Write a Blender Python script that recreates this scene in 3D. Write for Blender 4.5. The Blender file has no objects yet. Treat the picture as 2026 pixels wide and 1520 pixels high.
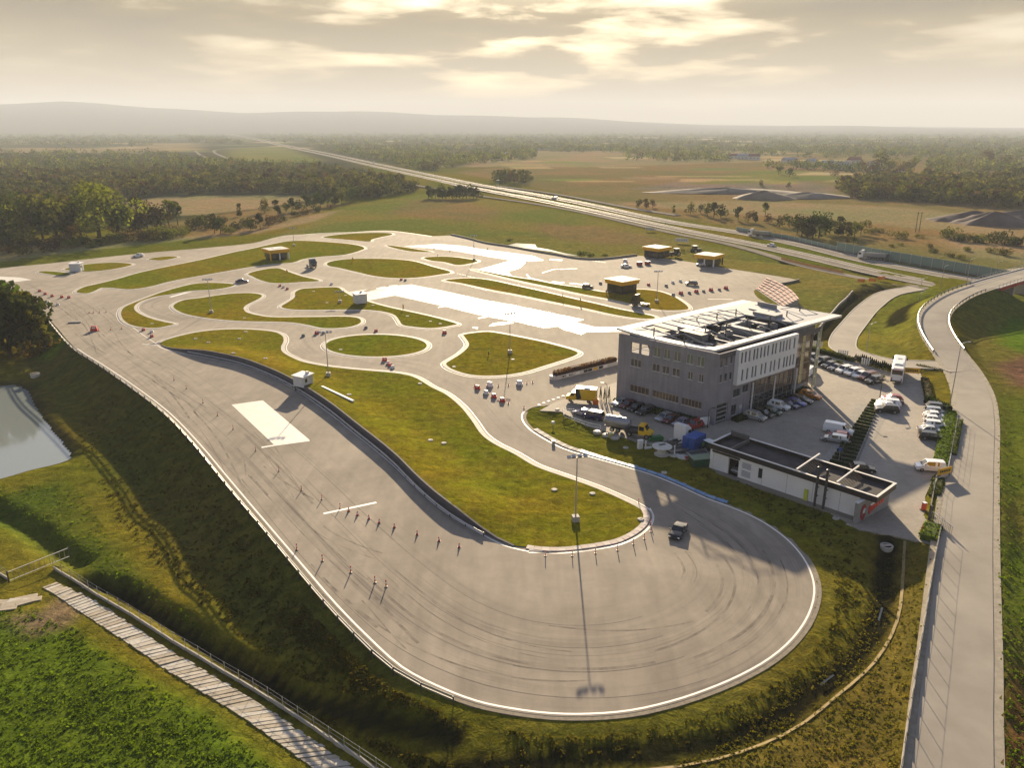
import bpy, bmesh, math, random
import numpy as np
from mathutils import Vector, Matrix
from mathutils.geometry import delaunay_2d_cdt, tessellate_polygon
random.seed(7); rng = np.random.default_rng(7)
R = math.radians
scene = bpy.context.scene
C = scene.collection

# ------------------------------------------------------------------ camera
CAM_H, PITCH, FPX, CX, CY = 55.0, R(18.3), 1542.0, 1013.0, 760.0
cam_d = bpy.data.cameras.new("camera"); cam = bpy.data.objects.new("camera", cam_d); C.objects.link(cam)
cam.location = (0, 0, CAM_H); cam.rotation_euler = (math.pi/2 - PITCH, 0, 0)
cam_d.sensor_fit = 'HORIZONTAL'; cam_d.sensor_width = 36.0; cam_d.lens = FPX/2026*36
cam_d.clip_start = 0.5; cam_d.clip_end = 60000
scene.camera = cam

# ------------------------------------------------------------------ light
SUN_EL, SUN_AZ = R(15.9), R(2.0)            # azimuth from +Y towards +X
sun_dir = Vector((math.sin(SUN_AZ)*math.cos(SUN_EL), math.cos(SUN_AZ)*math.cos(SUN_EL), math.sin(SUN_EL)))
sl = bpy.data.lights.new("sun", 'SUN'); sl.energy = 5.0; sl.angle = R(0.6); sl.color = (1.0, 0.81, 0.54)
so = bpy.data.objects.new("sun", sl); C.objects.link(so)
so.rotation_euler = (-sun_dir).to_track_quat('-Z', 'Y').to_euler()
so.location = (0, 0, 200)

scene.view_settings.view_transform = 'Standard'; scene.view_settings.look = 'None'
scene.view_settings.gamma = 1.0; scene.view_settings.use_curve_mapping = False
scene.view_settings.exposure = 1.65

world = bpy.data.worlds.new("World"); scene.world = world; world.use_nodes = True
nt = world.node_tree; nt.nodes.clear()
def N(nt, t, **kw):
    n = nt.nodes.new(t)
    for k, v in kw.items():
        if k.startswith('i_'): n.inputs[k[2:].replace('_', ' ')].default_value = v
        else: setattr(n, k, v)
    return n
def L(nt, a, b): nt.links.new(a, b)
def math_n(nt, op, a, b=None, c=None, clamp=False):
    n = nt.nodes.new('ShaderNodeMath'); n.operation = op; n.use_clamp = clamp
    for i, v in enumerate((a, b, c)):
        if v is None: continue
        if isinstance(v, (int, float)): n.inputs[i].default_value = v
        else: nt.links.new(v, n.inputs[i])
    return n.outputs[0]
def mixc(nt, f, a, b, mode='MIX'):
    n = nt.nodes.new('ShaderNodeMix'); n.data_type = 'RGBA'; n.blend_type = mode
    for s, v in ((n.inputs['Factor'], f), (n.inputs['A'], a), (n.inputs['B'], b)):
        if isinstance(v, (int, float)): s.default_value = v
        elif isinstance(v, tuple): s.default_value = (*v[:3], 1)
        else: nt.links.new(v, s)
    return n.outputs['Result']
def ramp(nt, f, *stops):
    n = nt.nodes.new('ShaderNodeValToRGB'); cr = n.color_ramp
    while len(cr.elements) < len(stops): cr.elements.new(0.5)
    for e, (p, c) in zip(cr.elements, stops):
        e.position = p; e.color = (*c, 1) if isinstance(c, tuple) else (c, c, c, 1)
    nt.links.new(f, n.inputs[0]); return n.outputs[0]
def noise(nt, vec, scale, detail=4, rough=0.55, dist=0.0):
    n = nt.nodes.new('ShaderNodeTexNoise'); n.inputs['Scale'].default_value = scale
    n.inputs['Detail'].default_value = detail; n.inputs['Roughness'].default_value = rough
    n.inputs['Distortion'].default_value = dist
    if vec is not None: nt.links.new(vec, n.inputs['Vector'])
    return n.outputs['Fac']

# sky: physical sky, a high layer of evening cloud and the pale murk that thickens to the horizon all the way round
sky = N(nt, 'ShaderNodeTexSky', sky_type='NISHITA', sun_disc=False)
sky.sun_elevation = SUN_EL; sky.sun_rotation = SUN_AZ; sky.altitude = 200; sky.air_density = 1.2; sky.dust_density = 3.0; sky.ozone_density = 1.0
tc = N(nt, 'ShaderNodeTexCoord')
sep = N(nt, 'ShaderNodeSeparateXYZ'); L(nt, tc.outputs['Generated'], sep.inputs[0])
zc = math_n(nt, 'MAXIMUM', sep.outputs['Z'], 0.0)
den = math_n(nt, 'ADD', zc, 0.10)
cx_ = math_n(nt, 'DIVIDE', sep.outputs['X'], den); cy_ = math_n(nt, 'DIVIDE', sep.outputs['Y'], den)
comb = N(nt, 'ShaderNodeCombineXYZ'); L(nt, cx_, comb.inputs[0]); L(nt, cy_, comb.inputs[1])
c1 = noise(nt, comb.outputs[0], 0.80, 4, 0.45, 0.3)
c2 = noise(nt, comb.outputs[0], 2.6, 5, 0.6, 0.3)
dotn = N(nt, 'ShaderNodeVectorMath', operation='DOT_PRODUCT'); L(nt, tc.outputs['Generated'], dotn.inputs[0]); dotn.inputs[1].default_value = sun_dir
glow = math_n(nt, 'POWER', math_n(nt, 'MAXIMUM', dotn.outputs['Value'], 0.0), 9.0)
glow2 = math_n(nt, 'POWER', math_n(nt, 'MAXIMUM', dotn.outputs['Value'], 0.0), 90.0)
base = mixc(nt, 1.0, sky.outputs[0], (0.075, 0.085, 0.112), 'MULTIPLY')
cl = math_n(nt, 'MULTIPLY_ADD', c2, 0.25, math_n(nt, 'MULTIPLY', c1, 0.85))
shade = ramp(nt, cl, (0.32, (0.35, 0.258, 0.105)), (0.49, (0.26, 0.192, 0.082)), (0.59, (0.15, 0.117, 0.062)), (0.72, (0.095, 0.080, 0.052)))
cover = ramp(nt, cl, (0.36, 0.45), (0.55, 1.0))
fadeup = ramp(nt, zc, (0.12, 1.0), (0.45, 0.12))          # more blue between the clouds overhead
cov = math_n(nt, 'MULTIPLY', cover, fadeup)
col = mixc(nt, cov, base, shade)
hz = ramp(nt, zc, (0.0, 1.0), (0.03, 0.92), (0.085, 0.5), (0.14, 0.08), (0.3, 0.0))
col = mixc(nt, hz, col, (0.37, 0.295, 0.19))
gl = mixc(nt, glow, (0, 0, 0), (0.06, 0.047, 0.026)); col = mixc(nt, 1.0, col, gl, 'ADD')
gl2 = mixc(nt, glow2, (0, 0, 0), (0.075, 0.058, 0.03)); col = mixc(nt, 1.0, col, gl2, 'ADD')
bg = N(nt, 'ShaderNodeBackground'); bg.inputs['Strength'].default_value = 0.51
L(nt, col, bg.inputs[0]); wo = N(nt, 'ShaderNodeOutputWorld'); L(nt, bg.outputs[0], wo.inputs[0])

cy = scene.cycles
cy.use_denoising = True
try: cy.denoiser = 'OPENIMAGEDENOISE'
except Exception: pass
cy.max_bounces = 6; cy.diffuse_bounces = 2; cy.glossy_bounces = 3; cy.transmission_bounces = 4; cy.volume_bounces = 0; cy.transparent_max_bounces = 8
cy.caustics_reflective = False; cy.caustics_refractive = False

# ------------------------------------------------------------------ photograph -> place
sp, cp = math.sin(PITCH), math.cos(PITCH)
def ray(px, py):
    a = (px - CX)/FPX; b = (CY - py)/FPX
    return Vector((a, cp + b*sp, -sp + b*cp))
def W(px, py, z=0.0):
    d = ray(px, py); t = (z - CAM_H)/d.z
    return Vector((d.x*t, d.y*t, z))
def proj(p):
    x, y, z = p[0], p[1], p[2]-CAM_H
    w = y*cp - z*sp; u = y*sp + z*cp
    return (CX + FPX*x/w, CY - FPX*u/w)
def WP(pts, z=0.0): return np.array([W(p[0], p[1], z)[:2] for p in pts])

# ------------------------------------------------------------------ 2-D geometry
def spline(P, closed=True, sub=4):
    P = np.asarray(P, float); n = len(P); out = []
    rngi = range(n) if closed else range(n-1)
    for i in rngi:
        if closed: a, b, c, d = P[i-1], P[i], P[(i+1) % n], P[(i+2) % n]
        else: a, b, c, d = P[max(i-1, 0)], P[i], P[i+1], P[min(i+2, n-1)]
        # centripetal parametrisation keeps tight tips from looping
        t1 = np.linalg.norm(b-a)**0.5+1e-6; t2 = np.linalg.norm(c-b)**0.5+1e-6; t3 = np.linalg.norm(d-c)**0.5+1e-6
        m1 = (c-b) + t2*((b-a)/t1 - (c-a)/(t1+t2)) if np.any(b != a) else (c-b)
        m2 = (c-b) + t2*((d-c)/t3 - (d-b)/(t2+t3)) if np.any(d != c) else (c-b)
        for k in range(sub):
            u = k/sub; u2, u3 = u*u, u*u*u
            out.append((2*u3-3*u2+1)*b + (u3-2*u2+u)*m1 + (-2*u3+3*u2)*c + (u3-u2)*m2)
    if not closed: out.append(P[-1])
    return np.array(out)
def area(P): x, y = P[:, 0], P[:, 1]; return 0.5*np.sum(x*np.roll(y, -1) - y*np.roll(x, -1))
def ccw(P): return P if area(P) > 0 else P[::-1].copy()
def inside(P, X, Y):
    r = np.zeros(X.shape, bool); n = len(P); j = n-1
    mnx, mny = P.min(0); mxx, mxy = P.max(0)
    m = (X >= mnx) & (X <= mxx) & (Y >= mny) & (Y <= mxy)
    if not m.any(): return r
    x, y = X[m], Y[m]; q = np.zeros(x.shape, bool)
    for i in range(n):
        xi, yi, xj, yj = P[i, 0], P[i, 1], P[j, 0], P[j, 1]
        c = (yi > y) != (yj > y)
        if abs(yj-yi) > 1e-12: q ^= c & (x < (xj-xi)*(y-yi)/(yj-yi)+xi)
        j = i
    r[m] = q; return r
def dist_line(P, X, Y, closed=False, val=None, maxd=None):
    """distance to polyline, optionally arclength / interpolated values"""
    P = np.asarray(P, float); shp = X.shape; x = X.ravel(); y = Y.ravel()
    best = np.full(x.shape, 1e9); bv = np.zeros(x.shape); bs = np.zeros(x.shape); sg = np.zeros(x.shape)
    idx = np.arange(x.size)
    if maxd is not None:
        m = (x > P[:, 0].min()-maxd) & (x < P[:, 0].max()+maxd) & (y > P[:, 1].min()-maxd) & (y < P[:, 1].max()+maxd)
        idx = idx[m]
    x = x[idx]; y = y[idx]; b = best[idx]; v = bv[idx]; s_ = bs[idx]; g_ = sg[idx]
    n = len(P); acc = 0.0
    for i in range(n if closed else n-1):
        a = P[i]; c = P[(i+1) % n]; d = c-a; l2 = d@d
        if l2 < 1e-12: continue
        ln = math.sqrt(l2)
        t = np.clip(((x-a[0])*d[0] + (y-a[1])*d[1])/l2, 0, 1)
        dx = x-(a[0]+t*d[0]); dy = y-(a[1]+t*d[1]); q = np.hypot(dx, dy)
        m = q < b
        b = np.where(m, q, b); s_ = np.where(m, acc+t*ln, s_)
        g_ = np.where(m, np.sign(d[0]*dy-d[1]*dx), g_)
        if val is not None: v = np.where(m, val[i]+(val[(i+1) % n]-val[i])*t, v)
        acc += ln
    best[idx] = b; bv[idx] = v; bs[idx] = s_; sg[idx] = g_
    return best.reshape(shp), bv.reshape(shp), bs.reshape(shp), sg.reshape(shp)
def sstep(a, b, x): t = np.clip((x-a)/(b-a), 0, 1); return t*t*(3-2*t)
def offset(P, d):
    """offset a ccw polygon outwards by d"""
    P = np.asarray(P); a = np.roll(P, 1, 0); b = np.roll(P, -1, 0)
    t = b-a; t /= np.linalg.norm(t, axis=1)[:, None]+1e-9
    return P + d*np.stack([t[:, 1], -t[:, 0]], 1)
def offline(P, d):
    P = np.asarray(P, float); t = np.gradient(P, axis=0); t /= np.linalg.norm(t, axis=1)[:, None]+1e-9
    return P + d*np.stack([t[:, 1], -t[:, 0]], 1)
def resample(P, step):
    P = np.asarray(P, float); s = np.r_[0, np.cumsum(np.linalg.norm(np.diff(P, axis=0), axis=1))]
    n = max(2, int(round(s[-1]/step))+1); q = np.linspace(0, s[-1], n)
    return np.stack([np.interp(q, s, P[:, k]) for k in range(P.shape[1])], 1)

# ------------------------------------------------------------------ objects
def link(o, parent=None, loc=None):
    C.objects.link(o)
    if parent: o.parent = parent
    if loc is not None: o.location = loc
    return o
def meshdata(name, V, F, mats, smooth=False, mi=None):
    me = bpy.data.meshes.new(name)
    me.from_pydata([tuple(v) for v in V], [], [tuple(f) for f in F])
    for m in (mats if isinstance(mats, (list, tuple)) else [mats]): me.materials.append(m)
    if mi is not None: me.polygons.foreach_set('material_index', mi)
    if smooth: me.polygons.foreach_set('use_smooth', [True]*len(F))
    me.update(); return me
def tag(o, label=None, cat=None, group=None, kind=None):
    if label: o['label'] = label
    if cat: o['category'] = cat
    if group: o['group'] = group
    if kind: o['kind'] = kind
    return o
def struct(o): o['kind'] = 'structure'; return o
def empty(name, loc=(0, 0, 0), rz=0.0, label=None, cat=None, group=None):
    o = bpy.data.objects.new(name, None); C.objects.link(o); o.location = loc; o.rotation_euler = (0, 0, rz)
    o.empty_display_size = 0.3
    return tag(o, label, cat, group)
def copy_tree(o, parent=None):
    c = o.copy(); C.objects.link(c)
    if parent: c.parent = parent
    for ch in o.children: copy_tree(ch, c)
    return c
class MB:
    def __init__(s): s.v = []; s.f = []; s.m = []; s.k = 0
    def add(s, V, F):
        b = len(s.v); s.v += [tuple(v) for v in V]; s.f += [tuple(b+i for i in f) for f in F]; s.m += [s.k]*len(F); return s
    def box(s, c, size, rz=0.0, taper=1.0, rx=0.0, ry=0.0):
        x, y, z = size[0]/2, size[1]/2, size[2]/2
        V = [(-x, -y, -z), (x, -y, -z), (x, y, -z), (-x, y, -z), (-x*taper, -y*taper, z), (x*taper, -y*taper, z), (x*taper, y*taper, z), (-x*taper, y*taper, z)]
        M = Matrix.Translation(c) @ Matrix.Rotation(rz, 4, 'Z') @ Matrix.Rotation(ry, 4, 'Y') @ Matrix.Rotation(rx, 4, 'X')
        return s.add([M @ Vector(v) for v in V], [(3, 2, 1, 0), (4, 5, 6, 7), (0, 1, 5, 4), (1, 2, 6, 5), (2, 3, 7, 6), (3, 0, 4, 7)])
    def tube(s, p0, p1, r0, r1=None, n=8, caps=True):
        p0 = Vector(p0); p1 = Vector(p1); r1 = r0 if r1 is None else r1
        d = (p1-p0).normalized(); a = d.orthogonal().normalized(); b = d.cross(a)
        V = []
        for p, r in ((p0, r0), (p1, r1)):
            for i in range(n):
                t = 2*math.pi*i/n; V.append(p + a*r*math.cos(t) + b*r*math.sin(t))
        F = [(i, (i+1) % n, n+(i+1) % n, n+i) for i in range(n)]
        if caps: F += [tuple(range(n-1, -1, -1)), tuple(range(n, 2*n))]
        return s.add(V, F)
    def path(s, pts, r, n=6):
        for a, b in zip(pts[:-1], pts[1:]): s.tube(a, b, r, r, n)
        return s
    def lathe(s, prof, c=(0, 0, 0), n=16, axis='Z'):
        V = []; F = []
        for r, z in prof:
            for i in range(n):
                t = 2*math.pi*i/n; q = (r*math.cos(t), r*math.sin(t), z)
                if axis == 'Y': q = (q[0], q[2], q[1])
                if axis == 'X': q = (q[2], q[0], q[1])
                V.append((q[0]+c[0], q[1]+c[1], q[2]+c[2]))
        for k in range(len(prof)-1):
            for i in range(n): F.append((k*n+i, k*n+(i+1) % n, (k+1)*n+(i+1) % n, (k+1)*n+i))
        F += [tuple(range(n-1, -1, -1)), tuple(range((len(prof)-1)*n, len(prof)*n))]
        return s.add(V, F)
    def prism(s, poly, z0, z1, zf=None):
        """vertical prism on a ccw polygon; zf(x,y) adds to both heights"""
        n = len(poly); g = (lambda x, y: 0.0) if zf is None else zf
        V = [(p[0], p[1], z0+g(p[0], p[1])) for p in poly] + [(p[0], p[1], z1+g(p[0], p[1])) for p in poly]
        F = [(i, (i+1) % n, n+(i+1) % n, n+i) for i in range(n)] + [tuple(range(n, 2*n)), tuple(range(n-1, -1, -1))]
        return s.add(V, F)
    def quad(s, a, b, c, d): return s.add([a, b, c, d], [(0, 1, 2, 3)])
    def mesh(s, name, mats, smooth=False):
        return meshdata(name, s.v, s.f, mats, smooth, s.m if any(s.m) else None)
    def build(s, name, mats, parent=None, loc=None, smooth=False):
        o = bpy.data.objects.new(name, s.mesh(name, mats, smooth)); return link(o, parent, loc)
def inst(name, me, parent=None, loc=None, rz=0.0):
    o = bpy.data.objects.new(name, me); link(o, parent, loc); o.rotation_euler = (0, 0, rz); return o

# ------------------------------------------------------------------ materials
MATS = {}
def newmat(name):
    m = bpy.data.materials.new(name); m.use_nodes = True; nt = m.node_tree
    b = nt.nodes['Principled BSDF']; return m, nt, b
def mat(name, col, rough=0.6, metal=0.0, var=0.12, scale=1.5, bump=0.0, bscale=20, spec=0.5, emit=None, coat=0.0):
    if name in MATS: return MATS[name]
    if rough >= .75: spec = min(spec, .12)
    m, nt, b = newmat(name); tcx = N(nt, 'ShaderNodeTexCoord')
    if var > 0:
        f = noise(nt, tcx.outputs['Object'], scale, 5, 0.6)
        lo = tuple(c*(1-var) for c in col); hi = tuple(min(1, c*(1+var)) for c in col)
        L(nt, ramp(nt, f, (0.3, lo), (0.7, hi)), b.inputs['Base Color'])
    else: b.inputs['Base Color'].default_value = (*col, 1)
    b.inputs['Roughness'].default_value = rough; b.inputs['Metallic'].default_value = metal
    b.inputs['Specular IOR Level'].default_value = spec
    if coat: b.inputs['Coat Weight'].default_value = coat; b.inputs['Coat Roughness'].default_value = 0.05
    if bump:
        bn = N(nt, 'ShaderNodeBump'); bn.inputs['Strength'].default_value = bump; bn.inputs['Distance'].default_value = 0.05
        L(nt, noise(nt, tcx.outputs['Object'], bscale, 4), bn.inputs['Height']); L(nt, bn.outputs[0], b.inputs['Normal'])
    MATS[name] = m; return m
def glass(name, col=(0.03, 0.035, 0.04), rough=0.06):
    return mat(name, col, rough, 0.0, 0.0, spec=0.9)
# ================================================================== THE LAND
TRACK_PX = [(-70,545),(0,531),(100,521),(200,509.5),(300,499.5),(400,491),(500,481),(535,472),(570,465),(620,463),(700,459),(740,456.5),(776,456.5),(854,467),(892,466),(928,474),(962,483),(1007,490),(1057,499),(1096,505),(1145,513),(1185,514.5),(1230,510),(1262,506),(1320,512),(1375,520),(1427,529),(1510,542),(1578,554),(1580,557),(1534,564),(1496,571),(1500,590),(1590,640),(1560,700),(1400,790),(1215,800),(1120,797),(1078,803),(1055,806),(1040,815),(1036,828),(1050,848),(1080,868),(1120,888),(1170,903),(1230,920),(1290,938),(1345,960),(1400,985),(1450,1003),(1500,1025),(1540,1050),(1570,1075),(1595,1105),(1612,1140),(1617,1175),(1605,1220),(1575,1265),(1530,1305),(1470,1340),(1400,1370),(1330,1393),(1250,1411),(1170,1418),(1090,1417),(1010,1407),(940,1392),(860,1361),(790,1323),(720,1260),(660,1198),(600,1128),(545,1063),(490,998),(440,938),(390,878),(330,816),(255,759),(200,722),(150,690),(105,640),(60,600),(-20,575),(-80,572)]
LOT_PX = [(1067,806),(1110,808),(1159,836),(1208,851),(1254,867),(1306,881),(1350,897),(1400,915),(1500,955),(1620,1000),(1701,1048),(1772,1061),(1851,1081),(1838,1050),(1831,1022),(1830,985),(1846,949),(1864,922),(1872,877),(1879,823),(1833,800),(1833,786),(1827,763),(1818,738),(1793,733),(1764,742),(1690,718),(1600,692),(1540,690),(1400,740),(1219,752),(1176,766),(1097,790)]
ISL = dict(
 a=[(76,538),(87,537),(111,538),(138,542),(136,545),(122,546),(103,544)],
 b=[(128,533),(142,529),(168,524),(197,521),(227,520),(253,521.5),(261,524),(249,528),(217,534),(190,537),(170,538),(142,536)],
 c=[(294,513),(316,509),(336,507.5),(351,508.5),(343,511.5),(320,515.5)],
 d=[(152,579),(168,568),(190,563),(231,553),(276,540),(336,527),(400,514),(460,500),(500,492),(535.5,484),(571,477.5),(599,476.5),(638,478.5),(687.5,482.5),(713,487),(721,492),(713,496),(697,501),(678,505),(638,508),(600,513),(579,520),(540,523),(500,528),(457,535.5),(397,546),(338,557),(290,569),(257,573),(225,570.5),(201,570),(187.5,576),(172,581)],
 e=[(464.5,564),(445,561),(413,560),(387.5,561.6),(358,568),(326,577),(295,588),(267,599),(247,608),(240.5,616.5),(240.5,626),(247,636),(261,644),(283,648.5),(309,649.5),(334,645),(344,642),(326,638),(299,631),(281,624),(267,614.5),(267,605),(283,595),(310.5,587),(338,583),(378,576),(417,574),(447,570)],
 f=[(343,606.6),(350,600),(366,594),(397,590),(437,584),(466.5,581),(496,580.5),(514,583),(518,587),(508,594),(490,602.7),(482,609.6),(488,618.5),(508,624),(535.6,628),(600,628),(638,627.6),(678,627),(705,629),(714,634.5),(711,641),(693.5,647),(668,650),(638,649.7),(610.5,644),(579,639),(539.5,637.4),(476,636),(437,633),(397,628),(368,622),(352,615.5)],
 g=[(491,542.5),(508,536.5),(535.6,531.6),(549.5,531),(569,537.7),(598.7,547.6),(632,556.5),(599,558.5),(559,561),(535.5,560),(512,553.5),(500,547.6)],
 h=[(647,522),(658,517),(687.5,513),(727,512),(776,513),(816,517),(855,528),(892,539.7),(865,544.6),(826,549.6),(786,551),(747,547.6),(707,539),(668,530),(652,527)],
 i=[(639,469.6),(668,464.7),(707,461.7),(747,460.7),(772.5,461.7),(775.4,464.7),(753,469.6),(735,474.5),(731,478.5),(697,475.5),(668,473)],
 j=[(765.5,485.4),(796,489),(826,493.7),(855,499),(816,498),(794,494.5),(772.5,489)],
 k=[(839.5,510),(865,508),(895,508.7),(928,513),(945,516),(936,520.5),(907,525),(879,519),(853,516)],
 l=[(930,532),(1013,548),(1057,554.5),(1100,563),(1149,570),(1203,579),(1262,573),(1297.5,576),(1327,585),(1347,596),(1361,608),(1359,613),(1327,615),(1297,613),(1258,604),(1203,592),(1149,582),(1100,571),(1040,558.5),(997,548.6)],
 m=[(880,555),(903,552),(934,551),(968,554.5),(1017,565),(1076,578),(1136,592),(1185,603),(1218.5,611),(1268,621),(1293.5,627),(1294.5,630.6),(1268,631),(1218.5,624),(1159,611),(1100,599),(1017,582),(978,575),(946,568),(911,560.5)],
 n=[(557,607),(569,599),(583,589),(585,578),(599,572),(628,570),(666,569),(678,576),(697.5,587),(727,597),(766.5,608),(816,618.7),(855,627.6),(895,638.5),(904,642.4),(895,644.5),(875,648),(851.5,650),(816,647),(798,644),(790,634.5),(780,623.6),(757,617),(727,614),(687.5,613),(618.5,614),(579,613),(561,610)],
 o=[(744.3+100*math.cos(t*math.pi/10), 684.7-21.8*math.sin(t*math.pi/10)) for t in range(20)],
 p=[(882.6,720.7),(889.5,715),(909,703),(925,689),(928,681),(919,667),(917,663.4),(939,659.5),(964.5,657.5),(988,660.5),(1027.7,668),(1067,676),(1106.7,686),(1134,694),(1143,699),(1138,704),(1116.5,712),(1077,724.6),(1037.6,736.5),(1004,742.4),(968.5,744.4),(939,743.4),(915,738.5),(893.4,730.6)],
)
# the great central island: far kerb side, then the near side along the wall (traced at the foot of the wall)
ISQ_FAR = [(317,680),(325,675),(358,665),(397,657),(437,653),(486,652.4),(526,655),(547.5,659),(559,666),(561,676),(556,687.5),(559,697),(575,707),(598.7,716.7),(638,724.6),(687.5,730.6),(737,735),(786,739.5),(816,746),(855,768),(879.6,780),(909,803.6),(933,833),(952.7,861),(976,878.6),(1018,900),(1059,924),(1118.5,945.6),(1178,967),(1237,993),(1266.5,1009),(1273,1018),(1271,1031),(1254,1050),(1217,1068),(1180,1076),(1155,1080),(1096,1085),(1047,1084)]
ISQ_NEAR = [(1017,1081),(985,1068),(944,1047),(906,1024),(867,995),(827,959),(786,917),(746,883),(706,851.5),(666,819),(626,790.5),(586,766),(560,752),(519,734),(478,719.5),(438,710.5),(397,702),(358,695),(330,688),(320,684)]
R_ = lambda p: [tuple(q) for q in p]
TRACK = ccw(spline(WP(TRACK_PX), True, 3)); LOT = ccw(WP(LOT_PX, 0.8))
XL0 = 8.0
def lotz(x): return np.clip(0.0165*(x-XL0), 0, 2.0)
# roads: pixel centreline with height, half width
def road3(pts): return np.array([tuple(W(a, b, z)) for a, b, z in pts])
RAMP = road3([(1880,1600,-.2),(1885,1520,0),(1891,1400,.3),(1898,1300,.6),(1903,1200,.9),(1908,1100,1.2),(1915,1000,1.45),(1923,900,1.6),(1929,830,1.75),(1925,780,1.9),(1905,735,2.2),(1880,700,2.8),(1858,668,3.6),(1847,640,4.4),(1851,618,5.1),(1872,598,5.9),(1905,580,6.6),(1945,566,7.2)])
RAMP = spline(RAMP, False, 4)
BRIDGE = road3([(1945,566,7.2),(1985,554,7.6),(2026,543,7.9),(2090,526,8.1),(2200,500,8.1)])
LOOP = spline(road3([(1905,735,2.2),(1872,724,2.1),(1830,722,2.0),(1765,718,1.8),(1710,706,1.4),(1672,692,1.0),(1668,672,.8),(1690,640,.6),(1722,605,.4),(1762,580,.3),(1815,570,.2)]), False, 4)
SERV = spline(road3([(2120,600,0),(1990,589,0),(1900,577,0),(1820,568,0),(1750,559,0),(1680,546,0),(1600,529,0),(1500,499,0),(1440,483,0),(1330,461,0),(1150,420,0),(1050,402,0),(952,388,0),(870,375,0),(800,362,0),(740,350,0),(650,335,0)]), False, 4)
MWN = spline(road3([(2200,625,0),(2026,590,0),(1880,568,0),(1750,543,0),(1600,508,0),(1500,486,0),(1330,452,0),(1150,413,0),(1050,393,0),(952,375,0),(850,353,0),(750,331,0),(650,308,0),(560,289,0),(500,275,0),(430,262,0)]), False, 4)
MWF = spline(road3([(2200,600,0),(2026,571,0),(1900,550,0),(1720,517,0),(1600,488,0),(1480,463,0),(1330,440,0),(1150,402,0),(1050,383.5,0),(952,366.5,0),(850,346,0),(750,325,0),(650,303.5,0),(560,286,0),(500,272.5,0),(430,260.5,0)]), False, 4)
FARRD = spline(road3([(1340,426,0),(1250,412,0),(1100,384,0),(980,367,0)]), False, 4)      # slip road beyond the motorway
LOOP2 = spline(road3([(560,290,0),(520,291,0),(470,293,0),(430,296,0),(424,301,0),(440,309,0),(460,318,0),(447,321,0)]), False, 4)
LOOP3 = spline(road3([(386,298,0),(396,306,0),(408,312,0)]), False, 4)
EASTRD = road3([(2030,533,0),(1990,538,0),(1940,545,0)])
POND = ccw(spline(WP([(-200,770),(0,765),(22,763),(48,772),(60,795),(80,825),(105,860),(125,884),(136,903),(124,915),(60,930),(0,948),(-200,990)], -6.3), True, 3))
DITCH = [ (spline(WP([(-60,985),(0,1012),(60,1047),(110,1088),(155,1118)], -5.5), False, 3), 1.3, 1.7),
          (spline(WP([(172,1138),(240,1158),(330,1212),(420,1276),(520,1342),(620,1400),(700,1440),(800,1484),(900,1512)], -4.0), False, 3), 2.1, 1.2),
          (spline(WP([(1757,1085),(1752,1150),(1738,1230),(1694,1300),(1622,1362),(1522,1432),(1400,1476),(1200,1502),(1050,1512),(900,1520)], -.9), False, 3), 2.1, 1.2),
          (spline(WP([(1772,650),(1776,632),(1795,612),(1825,598),(1850,588)], .5), False, 3), 1.5, 2.4),
          (spline(WP([(1625,672),(1650,645),(1680,608),(1702,583),(1730,572),(1775,567)], .3), False, 3), 1.3, 2.6),
          (spline(WP([(1346,497),(1450,510),(1560,520),(1700,540),(1800,556)], 0), False, 3), .8, 3.0) ]
CTRL = [(-150,1100,-5.5),(0,1000,-5.5),(60,1450,-4.4),(200,1000,-5.5),(100,1250,-4.8),(300,1300,-4.2),(450,1400,-3.7),(400,1250,-4.3),(300,1150,-4.8),(500,1518,-3.7),(700,1500,-2.8),(700,1400,-3.0),(900,1490,-1.4),(900,1430,-1.4),(1000,1440,-.8),(1100,1500,-.9),(1200,1450,-.6),(1300,1480,-.8),(1450,1400,-.6),(1550,1400,-.8),(1630,1250,-.5),(1680,1300,-.8),(1700,1150,-.7),(1800,1500,-.6),(1850,1300,-.2),(1990,1500,-.2),(1990,1200,.5),(1990,900,1.2),(1990,700,1.4),(2020,620,.2),(0,820,-5.5),(150,860,-5.5),(-150,800,-5.5),(80,730,-4.6),(20,680,-4.2),(-60,640,-3.5),(0,480,0),(300,480,0),(600,440,0),(1000,430,0),(1500,460,0),(1900,480,0),(1800,650,.4),(1640,640,.3),(1800,690,1.2),(1700,600,.2),(1850,760,1.6),(1000,330,0),(0,330,0),(2000,330,0),(1350,930,.6),(1500,1000,.5),(1650,1060,.4)]
CT = np.array([tuple(W(a, b, z)) for a, b, z in CTRL] + [(0, 25, -1.5), (-60, 10, -4), (70, 10, -.6), (-150, 60, -5.5), (160, 60, 0)])
HILL_PX = np.array([(-300,222),(-100,218),(0,213.5),(130,208),(220,211),(300,216),(430,221),(500,224),(620,222),(700,221),(800,224),(900,227),(1000,230),(1100,233),(1250,240),(1400,247),(1550,250),(1700,249),(1850,252),(2026,254),(2400,256)], float)
RIDGE_R = 11500.0
def base_h(X, Y):
    w = np.zeros(X.shape); s = np.zeros(X.shape)
    for x, y, z in CT:
        k = 1.0/((X-x)**2+(Y-y)**2+4.0)**1.6; w += k; s += k*z
    h = s/w
    h += 0.25*np.sin(X*.11+1.3)*np.sin(Y*.13)*sstep(60, 90, np.abs(X)+Y*.3) * sstep(-3, -1, -np.abs(h))*0
    return h
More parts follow.
